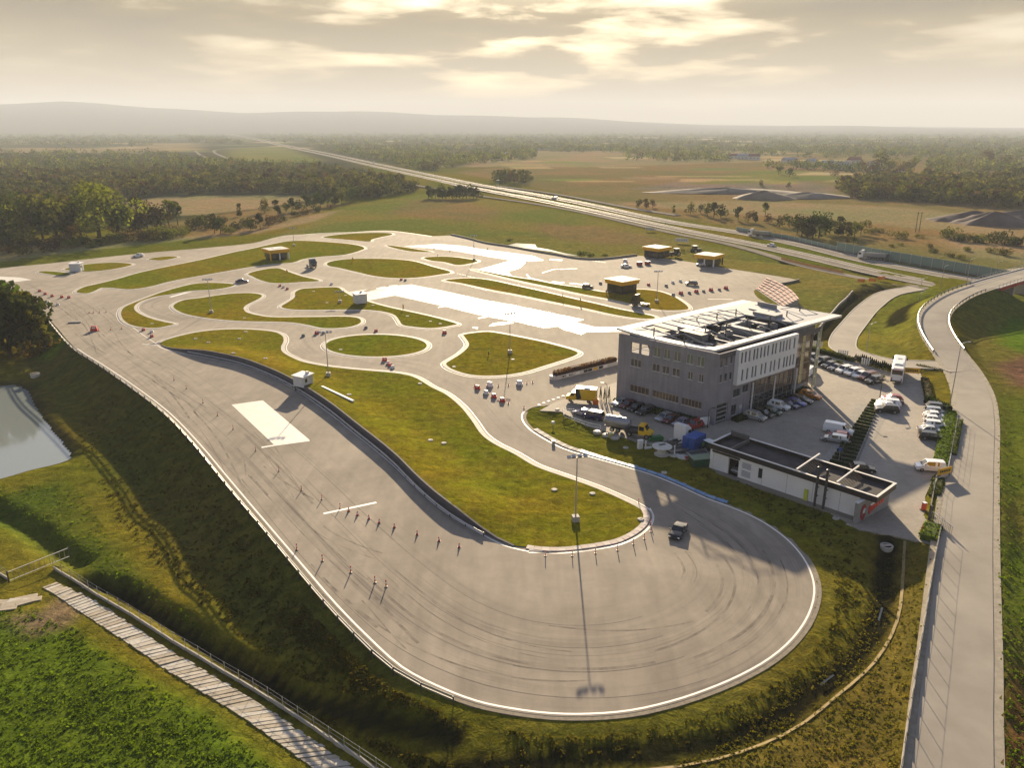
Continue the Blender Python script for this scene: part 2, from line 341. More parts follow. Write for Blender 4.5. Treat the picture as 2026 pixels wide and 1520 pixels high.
def ridge(X, Y):
    r = np.hypot(X, Y); px = CX + FPX*X/np.maximum(Y*cp + 55*sp, 1.0)
    top = np.interp(px, HILL_PX[:, 0], HILL_PX[:, 1])
    ang = PITCH + np.arctan((top-CY)/FPX)                          # depression of the crest
    hz = CAM_H - RIDGE_R*np.tan(ang)*1.0
    f = sstep(6500, RIDGE_R, r)
    wob = 6*np.sin(X*.0021)+5*np.sin(X*.0047+Y*.002)
    return np.where(Y > 100, f*(hz+wob*f) , 0)
def corr(P, hw, X, Y, k=1.7, maxd=40):
    d, v, s, g = dist_line(P[:, :2], X, Y, False, P[:, 2], maxd); return np.maximum(0, d-hw), v
def blend(h, za, d, k, dm=0.8):
    w = k*np.abs(za-h)+dm; return h+(za-h)*(1-np.clip(d/w, 0, 1))
ROADS = [(RAMP, 4.0, 1.7), (LOOP, 3.6, 2.2)]
PATHC = np.array([tuple(W(a, b, -5.1+k*.13)) for k, (a, b) in enumerate(((70,1140),(97,1158),(125,1173),(170,1200),(235,1242),(290,1280),(340,1312),(420,1361),(495,1407),(590,1473),(700,1548),(800,1620)))])
FLATROADS = [(SERV, 3.0), (MWN, 6.0), (MWF, 6.0), (FARRD, 3.5), (LOOP2, 4), (LOOP3, 4)]
LOTD = LOT
def ground(X, Y, sink=False):
    X = np.asarray(X, float); Y = np.asarray(Y, float)
    h = base_h(X, Y); far = np.hypot(X, Y) > 800
    h = np.where(far, h*0, h)
    near = ~far
    # gentle undulation of the open land
    h = h + np.where(near, 0.12*np.sin(X*.21+Y*.05)*np.sin(Y*.17-X*.04), 0)
    # pond basin
    d, _, _, _ = dist_line(POND, X, Y, True, None, 30); ins = inside(POND, X, Y)
    h = np.where(ins, np.minimum(h, -6.7-np.clip(d*.5, 0, 1.2)), np.where(d < 4, np.minimum(h, -6.3+np.clip(d/3.0, 0, 1)*0.9), h))
    for P, dep, hw in DITCH:
        dd, _, _, _ = dist_line(P, X, Y, False, None, 12)
        h = h - dep*np.clip(1.5-dd/hw, 0, 1)
    dp, pz, _, _ = dist_line(PATHC[:, :2], X, Y, False, PATHC[:, 2], 12)
    h = np.where(dp < 6, h+(pz-h)*(1-sstep(2.2, 5.0, dp)), h)
    dt, _, _, _ = dist_line(TRACK, X, Y, True, None, 60); it = inside(TRACK, X, Y)
    dto = np.where(it, 0, dt)
    k = 1.6+5.0*sstep(-24, 6, X)
    h = np.where(dto < 50, blend(h, 0.0, dto, k), h)
    dl, _, _, _ = dist_line(LOTD, X, Y, True, None, 40); il = inside(LOTD, X, Y)
    dlo = np.where(il, 0, dl); zl = lotz(X)
    h = np.where((dlo < 30) & ~it, blend(h, zl, dlo, 2.0, 1.2), h)
    hard = it | il
    for P, hw, k2 in ROADS:
        dr, v = corr(P, hw, X, Y)
        m = (dr < 40) & ~hard
        h = np.where(m, blend(h, v, dr, k2), h)
    if sink:
        s = np.where(hard, 0.16, 0.0)
        for P, hw, _ in ROADS:
            dr, v = corr(P, hw-.2, X, Y); s = np.where(dr <= 0, 0.25, s)
        h = h - s
        h = h + ridge(X, Y)
    return h
def G(px, py, n=2):
    """where the ray through a pixel meets the land"""
    d = ray(px, py); z = 0.0
    for _ in range(14):
        p = W(px, py, z); z2 = float(ground(np.array([p.x]), np.array([p.y]))[0])
        if abs(z2-z) < 0.01: break
        z = z+(z2-z)*0.7
    return W(px, py, z)
def GP(pts):
    """the same for many pixels at once (n x 3)"""
    P = np.array(pts, float); z = np.zeros(len(P))
    D = np.array([tuple(ray(a, b)) for a, b in P])
    for _ in range(16):
        t = (z-CAM_H)/D[:, 2]; x = D[:, 0]*t; y = D[:, 1]*t
        z = z+(ground(x, y)-z)*0.7
    t = (z-CAM_H)/D[:, 2]
    return np.stack([D[:, 0]*t, D[:, 1]*t, z], 1)
def zat(x, y): return float(ground(np.array([float(x)]), np.array([float(y)]))[0])

# ------------------------------------------------------------------ ground colours (albedo)
OLIVE=(.118,.110,.014); VIVID=(.095,.17,.008); BROWN=(.082,.080,.017); TAN=(.22,.175,.10); YGREEN=(.14,.145,.04); SOIL=(.12,.075,.05); FLOOR=(.048,.050,.024); DRY=(.165,.125,.055); PIT=(.17,.135,.11)
ZONES = [  # pixel polygon, colour, softness in metres
 ([(-900,560),(-900,345),(0,400),(250,460),(640,400),(740,340),(640,300),(420,290),(0,295),(-900,280)], FLOOR, 6),
 ([(-400,545),(0,514),(300,482),(500,462),(640,436),(700,410),(640,420),(500,450),(300,466),(0,490),(-400,520)], TAN, 4),
 ([(-400,525),(0,506),(300,476),(520,452),(700,400),(600,402),(420,425),(330,440),(200,470),(0,480),(-400,505)], DRY, 6),
 ([(240,400),(300,388),(420,384),(560,384),(625,387),(610,395),(520,410),(440,420),(380,425),(300,425)], TAN, 5),
 ([(0,292),(280,293),(300,303),(0,302)], TAN, 10), ([(290,284),(390,282),(400,300),(300,300)], TAN, 10),
 ([(455,292),(560,290),(640,318),(620,322),(470,320),(448,308)], YGREEN, 10),
 ([(700,405),(880,375),(960,392),(1150,425),(1330,468),(1500,505),(1600,532),(1820,572),(1700,575),(1640,640),(1600,690),(1500,600),(1430,530),(1262,505),(1180,512),(1050,490),(890,465),(776,455),(600,462),(520,470),(620,440)], (.14,.135,.035), 4),
 ([(820,395),(900,392),(1000,420),(960,440),(830,430),(760,420)], DRY, 10),
 ([(1060,440),(1200,450),(1330,475),(1300,485),(1150,478),(1060,462)], DRY, 8),
 ([(900,340),(1100,320),(1500,300),(2100,310),(2300,560),(2026,562),(1800,520),(1500,458),(1300,424),(1100,378),(960,352)], DRY, 8),
 ([(1200,400),(1500,395),(1800,410),(2026,440),(2026,470),(1700,440),(1400,418)], TAN, 10),
 ([(1250,372),(1400,352),(1560,352),(1660,372),(1640,392),(1400,382)], PIT, 10),
 ([(860,330),(1060,300),(1330,296),(1560,300),(1500,320),(1200,330)], TAN, 12),
 ([(1350,365),(1500,335),(1700,342),(1640,355),(1500,362)], YGREEN, 12),
 ([(1850,470),(2026,480),(2100,540),(2026,525),(1900,500)], TAN, 6),
 ([(1640,700),(1700,600),(1760,575),(1850,570),(1840,620),(1845,690),(1850,715),(1720,715)], (.135,.135,.022), 3),
 ([(1600,690),(1640,640),(1760,566),(1700,566),(1620,640),(1580,680)], (.12,.105,.035), 3),
 ([(1940,740),(1900,690),(1880,650),(1890,610),(1960,580),(2100,590),(2200,700),(2100,1600),(1950,1600),(1953,1200),(1958,900)], (.105,.105,.022), 2),
 ([(1980,690),(1965,660),(1990,640),(2060,630),(2100,700),(2060,720)], (.07,.125,.01), 3),
 ([(1965,730),(2026,715),(2100,730),(2100,790),(2000,775)], SOIL, 3),
 ([(1965,800),(2100,800),(2100,990),(1970,1000)], (.085,.11,.014), 4), ([(1965,1100),(2100,1080),(2100,1230),(1975,1240)], (.075,.105,.013), 4),
 ([(1990,1320),(2100,1310),(2200,1600),(1985,1600)], (.10,.055,.022), 1.5),
 ([(1730,1010),(1700,1060),(1740,1240),(1640,1370),(1500,1450),(1200,1505),(1300,1600),(1800,1600),(1845,1080),(1800,1060)], (.105,.085,.020), 3),
 ([(1640,1060),(1650,1180),(1600,1300),(1450,1400),(1250,1450),(1000,1440),(1000,1425),(1250,1425),(1480,1350),(1610,1240),(1620,1130)], (.13,.115,.022), 2),
 ([(100,640),(40,700),(60,780),(150,820),(330,1060),(560,1290),(760,1400),(900,1430),(960,1395),(790,1325),(600,1130),(390,880),(200,722)], BROWN, 2),
 ([(150,690),(110,640),(60,700),(100,712)], (.075,.13,.008), 1.5),
 ([(-300,1000),(100,930),(180,990),(260,1120),(380,1230),(560,1350),(330,1200),(150,1110),(0,1020)], (.065,.088,.012), 3),
 ([(-300,1110),(0,1180),(100,1200),(260,1290),(420,1400),(560,1520),(620,1600),(-300,1700)], (.062,.100,.009), 2),
 ([(120,1150),(160,1180),(130,1215),(60,1235),(0,1210),(0,1195),(70,1190)], (.16,.125,.075), 1.5),
]
frg = np.random.default_rng(21); FIELDS = []
for _ in range(150):
    fx = frg.uniform(-100, 2150); fy = 270+frg.random()**1.5*88
    if fx < 900 and fy > 300: continue
    wd = frg.uniform(25, 110)*(.5+(fy-255)/70); ht = frg.uniform(.8, 2.6)*(.5+(fy-255)/45); sh = frg.uniform(-.5, .5)*wd
    FIELDS.append(([(fx, fy), (fx+wd, fy+frg.uniform(-.3, .6)), (fx+wd+sh, fy+ht), (fx+sh, fy+ht)], [(.30, .23, .12), (.20, .19, .06), (.34, .28, .17), (.13, .15, .05), (.22, .16, .09)][frg.integers(5)], 5))
def zonecol(X, Y):
    col = np.empty(X.shape+(3,)); col[:] = OLIVE
    r = np.hypot(X, Y)
    f = sstep(900, 1500, r)[..., None]; col = col*(1-f)+np.array((.062,.068,.032))*f
    wob = 1.5*np.sin(X*.31)+1.2*np.sin(Y*.27+X*.1)
    for poly, c, soft in ZONES[:-14]+FIELDS+ZONES[-14:]:
        P = WP(poly, -3.0 if min(p[0] for p in poly) < 600 and max(p[1] for p in poly) > 700 else 0.0)
        ins = inside(P, X, Y)
        d, _, _, _ = dist_line(P, X, Y, True, None, soft*3)
        s = np.where(ins, d, -d)+wob*soft*.12
        a = sstep(-soft, soft, s)[..., None]; col = col*(1-a)+np.array(c)*a
    return col

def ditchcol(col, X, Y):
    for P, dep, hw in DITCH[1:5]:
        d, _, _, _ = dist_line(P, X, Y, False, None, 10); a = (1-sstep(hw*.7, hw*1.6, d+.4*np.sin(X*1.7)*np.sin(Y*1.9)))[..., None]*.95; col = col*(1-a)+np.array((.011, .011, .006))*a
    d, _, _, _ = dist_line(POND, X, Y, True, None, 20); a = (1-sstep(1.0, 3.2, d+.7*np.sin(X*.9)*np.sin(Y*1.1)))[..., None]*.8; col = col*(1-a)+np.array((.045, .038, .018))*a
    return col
def graded(a, b, step, lo, hi, g):
    xs = list(np.arange(a, b+1e-6, step)); s = step; x = xs[-1]
    while x < hi: s *= g; x += s; xs.append(x)
    s = step; x = xs[0]; pre = []
    while x > lo: s *= g; x -= s; pre.append(x)
    return np.array(pre[::-1]+xs)
gx = graded(-105, 125, 1.15, -13500, 13500, 1.055); gy = graded(38, 215, 1.15, -40, 13200, 1.024)
GXm, GYm = np.meshgrid(gx, gy)
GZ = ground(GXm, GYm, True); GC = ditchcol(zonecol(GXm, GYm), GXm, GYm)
nx, ny = len(gx), len(gy)
idx = np.arange(nx*ny).reshape(ny, nx)
quads = np.stack([idx[:-1, :-1], idx[:-1, 1:], idx[1:, 1:], idx[1:, :-1]], -1).reshape(-1, 4)
me = bpy.data.meshes.new("ground")
me.vertices.add(nx*ny); me.vertices.foreach_set('co', np.stack([GXm, GYm, GZ], -1).reshape(-1).astype(np.float32))
me.loops.add(quads.size); me.loops.foreach_set('vertex_index', quads.reshape(-1).astype(np.int32))
me.polygons.add(len(quads)); me.polygons.foreach_set('loop_start', np.arange(0, quads.size, 4, dtype=np.int32))
me.polygons.foreach_set('use_smooth', [True]*len(quads)); me.update(calc_edges=True)
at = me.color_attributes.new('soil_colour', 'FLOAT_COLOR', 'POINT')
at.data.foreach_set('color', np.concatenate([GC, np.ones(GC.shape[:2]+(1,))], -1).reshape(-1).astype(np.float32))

def grass_nodes(m, nt, b, colsock, clump=1.0, bump=0.6):
    t = N(nt, 'ShaderNodeTexCoord'); v = t.outputs['Object']
    n1 = noise(nt, v, 0.045, 5, 0.6, 0.4); n2 = noise(nt, v, 0.55*clump, 5, 0.65, 0.6); n3 = noise(nt, v, 3.5, 3, 0.6)
    st = N(nt, 'ShaderNodeMapping'); st.inputs['Scale'].default_value = (0.16, 0.55, 0.5); st.inputs['Rotation'].default_value = (0, 0, 0.5); L(nt, v, st.inputs[0])
    n4 = noise(nt, st.outputs[0], 1.0, 4, 0.6, 0.8)
    c = mixc(nt, ramp(nt, n1, (0.35, 0.0), (0.68, 0.55)), colsock, mixc(nt, 1.0, colsock, (1.35, 1.02, 1.1), 'MULTIPLY'))
    n0 = noise(nt, v, 0.009, 4, 0.6, 0.6); c = mixc(nt, ramp(nt, n0, (.42, 0.), (.62, .75)), c, mixc(nt, 1.0, colsock, (.62, .92, .70), 'MULTIPLY'))
    k = ramp(nt, n2, (0.25, 0.55), (0.5, 0.98), (0.75, 1.5)); c = mixc(nt, 1.0, c, k, 'MULTIPLY')
    k3 = ramp(nt, n3, (0.3, 0.72), (0.7, 1.28)); c = mixc(nt, 1.0, c, k3, 'MULTIPLY')
    k4 = ramp(nt, n4, (0.3, (.78, .82, .8)), (0.7, (1.25, 1.15, 1.0))); c = mixc(nt, 1.0, c, k4, 'MULTIPLY')
    L(nt, c, b.inputs['Base Color']); b.inputs['Roughness'].default_value = 1.0; b.inputs['Specular IOR Level'].default_value = 0.0
    h = math_n(nt, 'ADD', math_n(nt, 'MULTIPLY', n2, 1.0), math_n(nt, 'MULTIPLY', n3, 0.22))
    bn = N(nt, 'ShaderNodeBump'); bn.inputs['Strength'].default_value = bump; bn.inputs['Distance'].default_value = 0.45
    L(nt, h, bn.inputs['Height']); L(nt, bn.outputs[0], b.inputs['Normal'])
m, nt, b = newmat('meadow'); a_ = N(nt, 'ShaderNodeVertexColor', layer_name='soil_colour'); grass_nodes(m, nt, b, a_.outputs[0]); MATS['meadow'] = m
me.materials.append(m)
land = bpy.data.objects.new('ground', me); link(land); struct(land)

# ------------------------------------------------------------------ sheets cut to an outline
def sheet(name, P, m, zf, step=None, skirt=0.0, parent=None, attrs=None, jitter=0.0):
    """flat or draped sheet with ccw outline P (n x 2); zf(X, Y) gives heights"""
    P = ccw(np.asarray(P, float)); n = len(P); pts = [Vector(p) for p in P]
    if step:
        xs = np.arange(P[:, 0].min(), P[:, 0].max(), step); ys = np.arange(P[:, 1].min(), P[:, 1].max(), step)
        A, B = np.meshgrid(xs, ys); q = inside(P, A, B); d, _, _, _ = dist_line(P, A, B, True)
        q &= d > step*.4; pts += [Vector((a, b)) for a, b in zip(A[q], B[q])]
    V2, E, F, ov, oe, of = delaunay_2d_cdt(pts, [], [list(range(n))], 1, 1e-5)
    V2 = np.array([tuple(v) for v in V2]); Z = zf(V2[:, 0], V2[:, 1]) if callable(zf) else np.full(len(V2), float(zf))
    F = [f if area(V2[list(f)]) > 0 else f[::-1] for f in F]
    V = [(*v, z) for v, z in zip(V2, Z)]; FF = [tuple(f) for f in F]
    if skirt:
        zb = zf(P[:, 0], P[:, 1]) if callable(zf) else np.full(n, float(zf)); b0 = len(V)
        V += [(p[0], p[1], z) for p, z in zip(P, zb)] + [(p[0], p[1], z-skirt) for p, z in zip(P, zb)]
        FF += [(b0+i, b0+n+i, b0+n+(i+1) % n, b0+(i+1) % n) for i in range(n)]
    me = meshdata(name, V, FF, m)
    o = bpy.data.objects.new(name, me); link(o, parent)
    if attrs:
        X = np.array([v[0] for v in V]); Y = np.array([v[1] for v in V])
        for an, fn in attrs.items():
            at = me.attributes.new(an, 'FLOAT_VECTOR', 'POINT'); at.data.foreach_set('vector', fn(X, Y).reshape(-1).astype(np.float32))
    return o
def ribbon(name, P, w, m, z=None, dz=0.0, parent=None, closed=False, skirt=0.0, side=0.0):
    """strip of width w along P (n x 2 or 3), centred plus side"""
    P = np.asarray(P, float); n = len(P)
    Q = P[:, :2]
    if closed: t = np.roll(Q, -1, 0)-np.roll(Q, 1, 0)
    else: t = np.gradient(Q, axis=0)
    t /= np.linalg.norm(t, axis=1)[:, None]+1e-9; nr = np.stack([t[:, 1], -t[:, 0]], 1)
    Lf = Q+nr*(side-w/2); Rt = Q+nr*(side+w/2)
    if P.shape[1] == 3: zl = zr = P[:, 2]
    elif callable(z): zl = z(Lf[:, 0], Lf[:, 1]); zr = z(Rt[:, 0], Rt[:, 1])
    else: zl = zr = np.full(n, float(z or 0))
    V = [(a[0], a[1], q+dz) for a, q in zip(Lf, zl)] + [(a[0], a[1], q+dz) for a, q in zip(Rt, zr)]
    r = range(n if closed else n-1); F = [(n+i, n+(i+1) % n, (i+1) % n, i) for i in r]
    if skirt:
        V += [(x, y, q-skirt) for x, y, q in V]
        F += [(i, (i+1) % n, 2*n+(i+1) % n, 2*n+i) for i in r] + [(3*n+i, 3*n+(i+1) % n, n+(i+1) % n, n+i) for i in r]
        if not closed: F += [(0, 2*n, 3*n, n), (n-1, 2*n-1, 4*n-1, 3*n-1)]
    o = bpy.data.objects.new(name, meshdata(name, V, F, m)); link(o, parent); return o

# ------------------------------------------------------------------ asphalt
LINE = spline(WP([(60,560),(150,615),(230,690),(330,760),(440,850),(540,950),(640,1060),(740,1160),(850,1245),(980,1300),(1120,1322),(1260,1315),(1380,1280),(1470,1220),(1500,1150),(1470,1085),(1400,1030),(1300,975),(1200,935),(1100,905),(1030,870),(985,830),(940,780),(880,745),(800,722),(720,715),(640,703),(605,680),(595,655),(540,645),(430,640),(340,620),(310,603),(350,588),(450,575),(500,570)]), False, 4)
def lane(X, Y):
    d, _, s, g = dist_line(LINE, X, Y); return np.stack([s, d*g, np.exp(-(d/9.0)**2)], -1)
m, nt, b = newmat('worn_asphalt'); MATS['worn_asphalt'] = m
t = N(nt, 'ShaderNodeTexCoord'); v = t.outputs['Object']
la = N(nt, 'ShaderNodeAttribute', attribute_name='lane'); ls = N(nt, 'ShaderNodeSeparateXYZ'); L(nt, la.outputs['Vector'], ls.inputs[0])
def streak(fs, fd, thr0, thr1, off):
    cb = N(nt, 'ShaderNodeCombineXYZ'); L(nt, math_n(nt, 'MULTIPLY', ls.outputs[0], fs), cb.inputs[0]); L(nt, math_n(nt, 'MULTIPLY', ls.outputs[1], fd), cb.inputs[1]); cb.inputs[2].default_value = off
    return ramp(nt, noise(nt, cb.outputs[0], 1.0, 3, 0.55, 0.25), (thr0, 0.0), (thr1, 1.0))
s1 = streak(0.012, 0.55, 0.50, 0.70, 0); s2 = streak(0.022, 1.8, 0.55, 0.72, 7.3); s3 = streak(0.03, 3.6, 0.60, 0.70, 3.1)
sk = math_n(nt, 'ADD', math_n(nt, 'MULTIPLY', s1, .55), math_n(nt, 'ADD', math_n(nt, 'MULTIPLY', s2, .5), math_n(nt, 'MULTIPLY', s3, .75)))
sk = math_n(nt, 'MULTIPLY', math_n(nt, 'MULTIPLY', sk, ls.outputs[2]), ramp(nt, noise(nt, v, .05, 3, .6, 1.2), (.36, .25), (.62, 1.25)), clamp=True)
n1 = noise(nt, v, 0.03, 6, 0.6, 0.6); n2 = noise(nt, v, 0.35, 5, 0.6); n3 = noise(nt, v, 14, 3, 0.7)
st = N(nt, 'ShaderNodeMapping'); st.inputs['Scale'].default_value = (.5, .09, 1); st.inputs['Rotation'].default_value = (0, 0, -0.62); L(nt, v, st.inputs[0])
n5 = noise(nt, st.outputs[0], 1.0, 4, .55, .3)
c = ramp(nt, n1, (.34, (.225, .194, .160)), (.7, (.335, .292, .240)))
c = mixc(nt, 1.0, c, ramp(nt, n2, (.3, .88), (.7, 1.1)), 'MULTIPLY'); c = mixc(nt, 1.0, c, ramp(nt, n3, (.3, .86), (.7, 1.14)), 'MULTIPLY')
c = mixc(nt, 1.0, c, ramp(nt, n5, (.3, .88), (.7, 1.1)), 'MULTIPLY')
c = mixc(nt, math_n(nt, 'MULTIPLY', sk, .62), c, (.07, .063, .060)); L(nt, c, b.inputs['Base Color'])
L(nt, ramp(nt, n2, (.3, .88), (.7, .96)), b.inputs['Roughness']); b.inputs['Specular IOR Level'].default_value = .10
bn = N(nt, 'ShaderNodeBump'); bn.inputs['Strength'].default_value = .2; bn.inputs['Distance'].default_value = .01; L(nt, n3, bn.inputs['Height']); L(nt, bn.outputs[0], b.inputs['Normal'])
track = struct(sheet('asphalt_track', TRACK, m, 0.0, 3.0, 0.6, attrs={'lane': lane}))

# rubber laid down by tyres and the seams between paver lanes
TYRE = mat('tyre_mark', (.165, .143, .122), .9, var=.35, scale=.8)
nt = TYRE.node_tree; t = N(nt, 'ShaderNodeTexCoord'); L(nt, ramp(nt, noise(nt, t.outputs['Object'], .35, 4, .65), (.40, .0), (.72, .6)), nt.nodes['Principled BSDF'].inputs['Alpha']); SEAM = mat('paving_seam', (.135, .118, .10), .9, var=.2)
def along(s0, s1, d0, d1, n=None):
    S = np.r_[0, np.cumsum(np.linalg.norm(np.diff(LINE, axis=0), axis=1))]; q = np.arange(s0, s1, 1.2); P = np.stack([np.interp(q, S, LINE[:, 0]), np.interp(q, S, LINE[:, 1])], 1)
    t = np.gradient(P, axis=0); t /= np.linalg.norm(t, axis=1)[:, None]+1e-9; f = (q-s0)/(s1-s0)
    return P+np.stack([t[:, 1], -t[:, 0]], 1)*(d0+(d1-d0)*(f**1.6))[:, None]
mrg = np.random.default_rng(4); SL_ = float(np.sum(np.linalg.norm(np.diff(LINE, axis=0), axis=1)))
for k_ in range(46):
    s0 = mrg.uniform(20, 330); ln_ = mrg.uniform(9, 46); d0 = mrg.normal(0, 4.2); q = along(s0, min(s0+ln_, SL_-5), d0, d0+mrg.normal(0, 2.2))
    P2 = np.array([p for p in q]); ok = inside(TRACK, P2[:, 0], P2[:, 1])
    if ok.all() and len(P2) > 3:
        struct(ribbon('tyre_mark', P2, mrg.uniform(.16, .42), TYRE, .004))
        if mrg.random() < .45: struct(ribbon('tyre_mark', offline(P2, 1.6), mrg.uniform(.12, .2), TYRE, .004))
for d_ in (-7.5, -3.4, .6, 4.6):
    q = along(95, 300, d_, d_); ok = inside(TRACK, q[:, 0], q[:, 1]); struct(ribbon('paving_seam', q[ok], .07, SEAM, .006))
# ------------------------------------------------------------------ islands, kerbs
m, nt, b = newmat('island_grass'); MATS['island_grass'] = m
t = N(nt, 'ShaderNodeTexCoord'); g1 = noise(nt, t.outputs['Object'], .03, 4, .6, .5); g2 = noise(nt, t.outputs['Object'], .17, 5, .62, .8)
cg = mixc(nt, ramp(nt, g1, (.35, 0.), (.65, 1.)), (.165, .132, .012), (.130, .135, .010)); cg = mixc(nt, ramp(nt, g2, (.45, 0.), (.72, .65)), cg, (.15, .105, .020))
grass_nodes(m, nt, b, cg, 1.2, 0.35)
KERB = mat('pale_concrete', (.42, .39, .35), .75, var=.16, scale=.6, bump=.2, bscale=9)
WHITE = mat('road_paint_white', (.72, .70, .66), .6, var=.10, scale=2)
KDARK = mat('kerb_channel', (.12, .115, .11), .7, var=.1)
def island(key, pts, kw=0.85):
    P = ccw(spline(WP(pts), True, 4))
    gset = struct(sheet('grass_island', P, MATS['island_grass'], lambda X, Y: 0.10+0*X, 6.0, 0.1))
    n = len(P); O = offset(P, kw); O2 = offset(P, kw+.28); O3 = offset(P, kw+.42)
    V = [(*p, .115) for p in P] + [(*p, .075) for p in O] + [(*p, .0) for p in O]
    F = [(i, n+i, n+(i+1) % n, (i+1) % n) for i in range(n)] + [(n+i, 2*n+i, 2*n+(i+1) % n, n+(i+1) % n) for i in range(n)]
    F = [f[::-1] if False else f for f in F]
    k = bpy.data.objects.new('kerb', meshdata('kerb', V, F, KERB)); link(k); struct(k)
    V = [(*p, .008) for p in O2] + [(*p, .008) for p in O3]; F = [(i, n+i, n+(i+1) % n, (i+1) % n) for i in range(n)]
    e = bpy.data.objects.new('edge_line', meshdata('edge_line', V, F, WHITE)); link(e); struct(e)
for k_, pts in ISL.items(): island(k_, pts, .7 if k_ in 'acj' else .95)
# central island: a bank that rises to the wall along the hairpin straight
NEAR = spline(WP(ISQ_NEAR), False, 4); FARQ = spline(WP(ISQ_FAR), False, 4)
Qp = np.concatenate([FARQ, NEAR]); Qp = ccw(Qp)
WALL_H = 1.45
def wall_h(s, tot): return WALL_H*sstep(0, 14, s)*sstep(0, 22, tot-s)
ntot = float(np.sum(np.linalg.norm(np.diff(NEAR, axis=0), axis=1)))
def isq_z(X, Y):
    d, _, s, _ = dist_line(NEAR, X, Y)
    f, _, _, _ = dist_line(FARQ, X, Y)
    return 0.10+wall_h(s, ntot)*(1-sstep(0.5, 11.5, d))*sstep(0, 3.0, f+.01*0)
struct(sheet('grass_island', Qp, MATS['island_grass'], isq_z, 1.6))
nF = len(FARQ); fo = offline(FARQ, -0.95 if area(np.concatenate([FARQ, NEAR])) < 0 else .95)
sgn = -1 if area(np.concatenate([FARQ, NEAR])) < 0 else 1
fo2, fo3 = offline(FARQ, sgn*1.25), offline(FARQ, sgn*1.42)
V = [(*p, .115) for p in FARQ] + [(*p, .07) for p in fo] + [(*p, 0) for p in fo]
F = [(i, nF+i, nF+i+1, i+1) for i in range(nF-1)] + [(nF+i, 2*nF+i, 2*nF+i+1, nF+i+1) for i in range(nF-1)]
struct(link(bpy.data.objects.new('kerb', meshdata('kerb', V, F, KERB))))
struct(link(bpy.data.objects.new('edge_line', meshdata('edge_line', [(*p, .008) for p in fo2]+[(*p, .008) for p in fo3], [(i, nF+i, nF+i+1, i+1) for i in range(nF-1)], WHITE))))
# white line at the foot of the wall and round the outside of the track
BASEL = spline(WP([(310.5,682.6),(322,689.5),(358,699),(397,706),(437,714),(476,723),(516,737),(555,754.6),(600,781),(618.5,794),(658,823),(697.5,855),(737,886.5),(776.5,920),(818,960),(859,997.5),(899,1026),(938,1049),(978,1070.6),(997.5,1079.5),(1037,1090),(1076.5,1095),(1116,1095),(1155.5,1091),(1190,1086),(1229,1078),(1266,1060),(1288,1040),(1293,1022),(1286,1006)]), False, 4)
struct(ribbon('edge_line', BASEL, .22, WHITE, 0.008))
i0 = 37*3; OUT = TRACK
k0 = int(np.argmin(np.hypot(*(TRACK-np.array(W(1040,815)[:2])).T))); k1 = int(np.argmin(np.hypot(*(TRACK-np.array(W(150,690)[:2])).T)))
def arc(P, a, b):
    n = len(P)
    return np.array([P[(a+i) % n] for i in range(((b-a) % n)+1)])
edge1 = arc(TRACK, k0, k1); edge2 = arc(TRACK, k1, k0)
s_out = edge1 if len(edge1) < len(edge2) else edge2
struct(ribbon('edge_line', s_out, .24, WHITE, 0.008, side=-.35 if area(TRACK) > 0 and s_out is edge1 else -.35))
GRAVV = mat('verge_gravel', (.22, .19, .15), .9, var=.25, scale=2)
struct(ribbon('track_verge', s_out, .55, GRAVV, -0.02, side=.25, skirt=.3))
# ------------------------------------------------------------------ wet, polished low-grip sheets on the track
m, nt, b = newmat('wet_polished_surface'); MATS['wet'] = m
t = N(nt, 'ShaderNodeTexCoord'); w1 = noise(nt, t.outputs['Object'], .16, 5, .6, .4)
L(nt, ramp(nt, w1, (.35, (.27, .265, .26)), (.65, (.36, .355, .35))), b.inputs['Base Color']); L(nt, ramp(nt, w1, (.3, .36), (.7, .72)), b.inputs['Roughness']); b.inputs['Specular IOR Level'].default_value = .22
b.inputs['Coat Weight'].default_value = .0; b.inputs['Coat Roughness'].default_value = .3
WET = [[(721,580),(747,572),(776,566),(814,563),(879,576),(958,594),(1017,604),(1096,620.6),(1155,632.5),(1138.6,637.4),(1175,647),(1225,647),(1240,656),(1200,657),(1161,657),(1149.5,662),(1116,653),(1104,646),(1076.5,649),(1017,635.5),(958,625.6),(879,606),(800,589),(782,585),(737,593),(722,596),(727,590)],
       [(800,487),(865,483),(909,486),(958,494),(1013,501),(1057,507),(1076,515),(1047,517),(1033,514),(1040,520),(1029,530),(1005,537),(1013,547),(987,541.7),(945,534),(1013,515),(958,506),(899,496),(859,492),(820,489)],
       [(690,578),(728,572),(722,574.5),(690,581)], [(945,629),(967,625),(968,627),(947,631)], [(868,607),(880,605),(880,607),(866,609)],
       [(967,646),(975,640),(1010,636),(1017,639),(990,643)], [(936,647),(946,648),(945,650.5),(935,649)]]
for wp in WET: struct(sheet('wet_surface', WP(wp), m, 0.012))
m = mat('bleached_concrete', (.60, .57, .52), .6, var=.08, scale=.4)
struct(sheet('concrete_patch', WP([(458,801),(520,792.5),(612.5,871),(542,880.5)]), m, .012)); struct(sheet('start_line', WP([(517,884.5),(541,880.9),(612,871.4),(613,873),(543,882.6),(518,887)]), WHITE, .016))
struct(sheet('start_line', WP([(639,1015.5),(743,993.5),(746,996),(641,1018.5)]), WHITE, .012))
struct(sheet('concrete_patch', WP([(-60,546),(0,547),(39.5,549),(63,553.6),(30,558),(0,555.6),(-60,553)]), m, .012))
for a_, b_, w_ in [((1054,441),(1054,441),0)]: pass
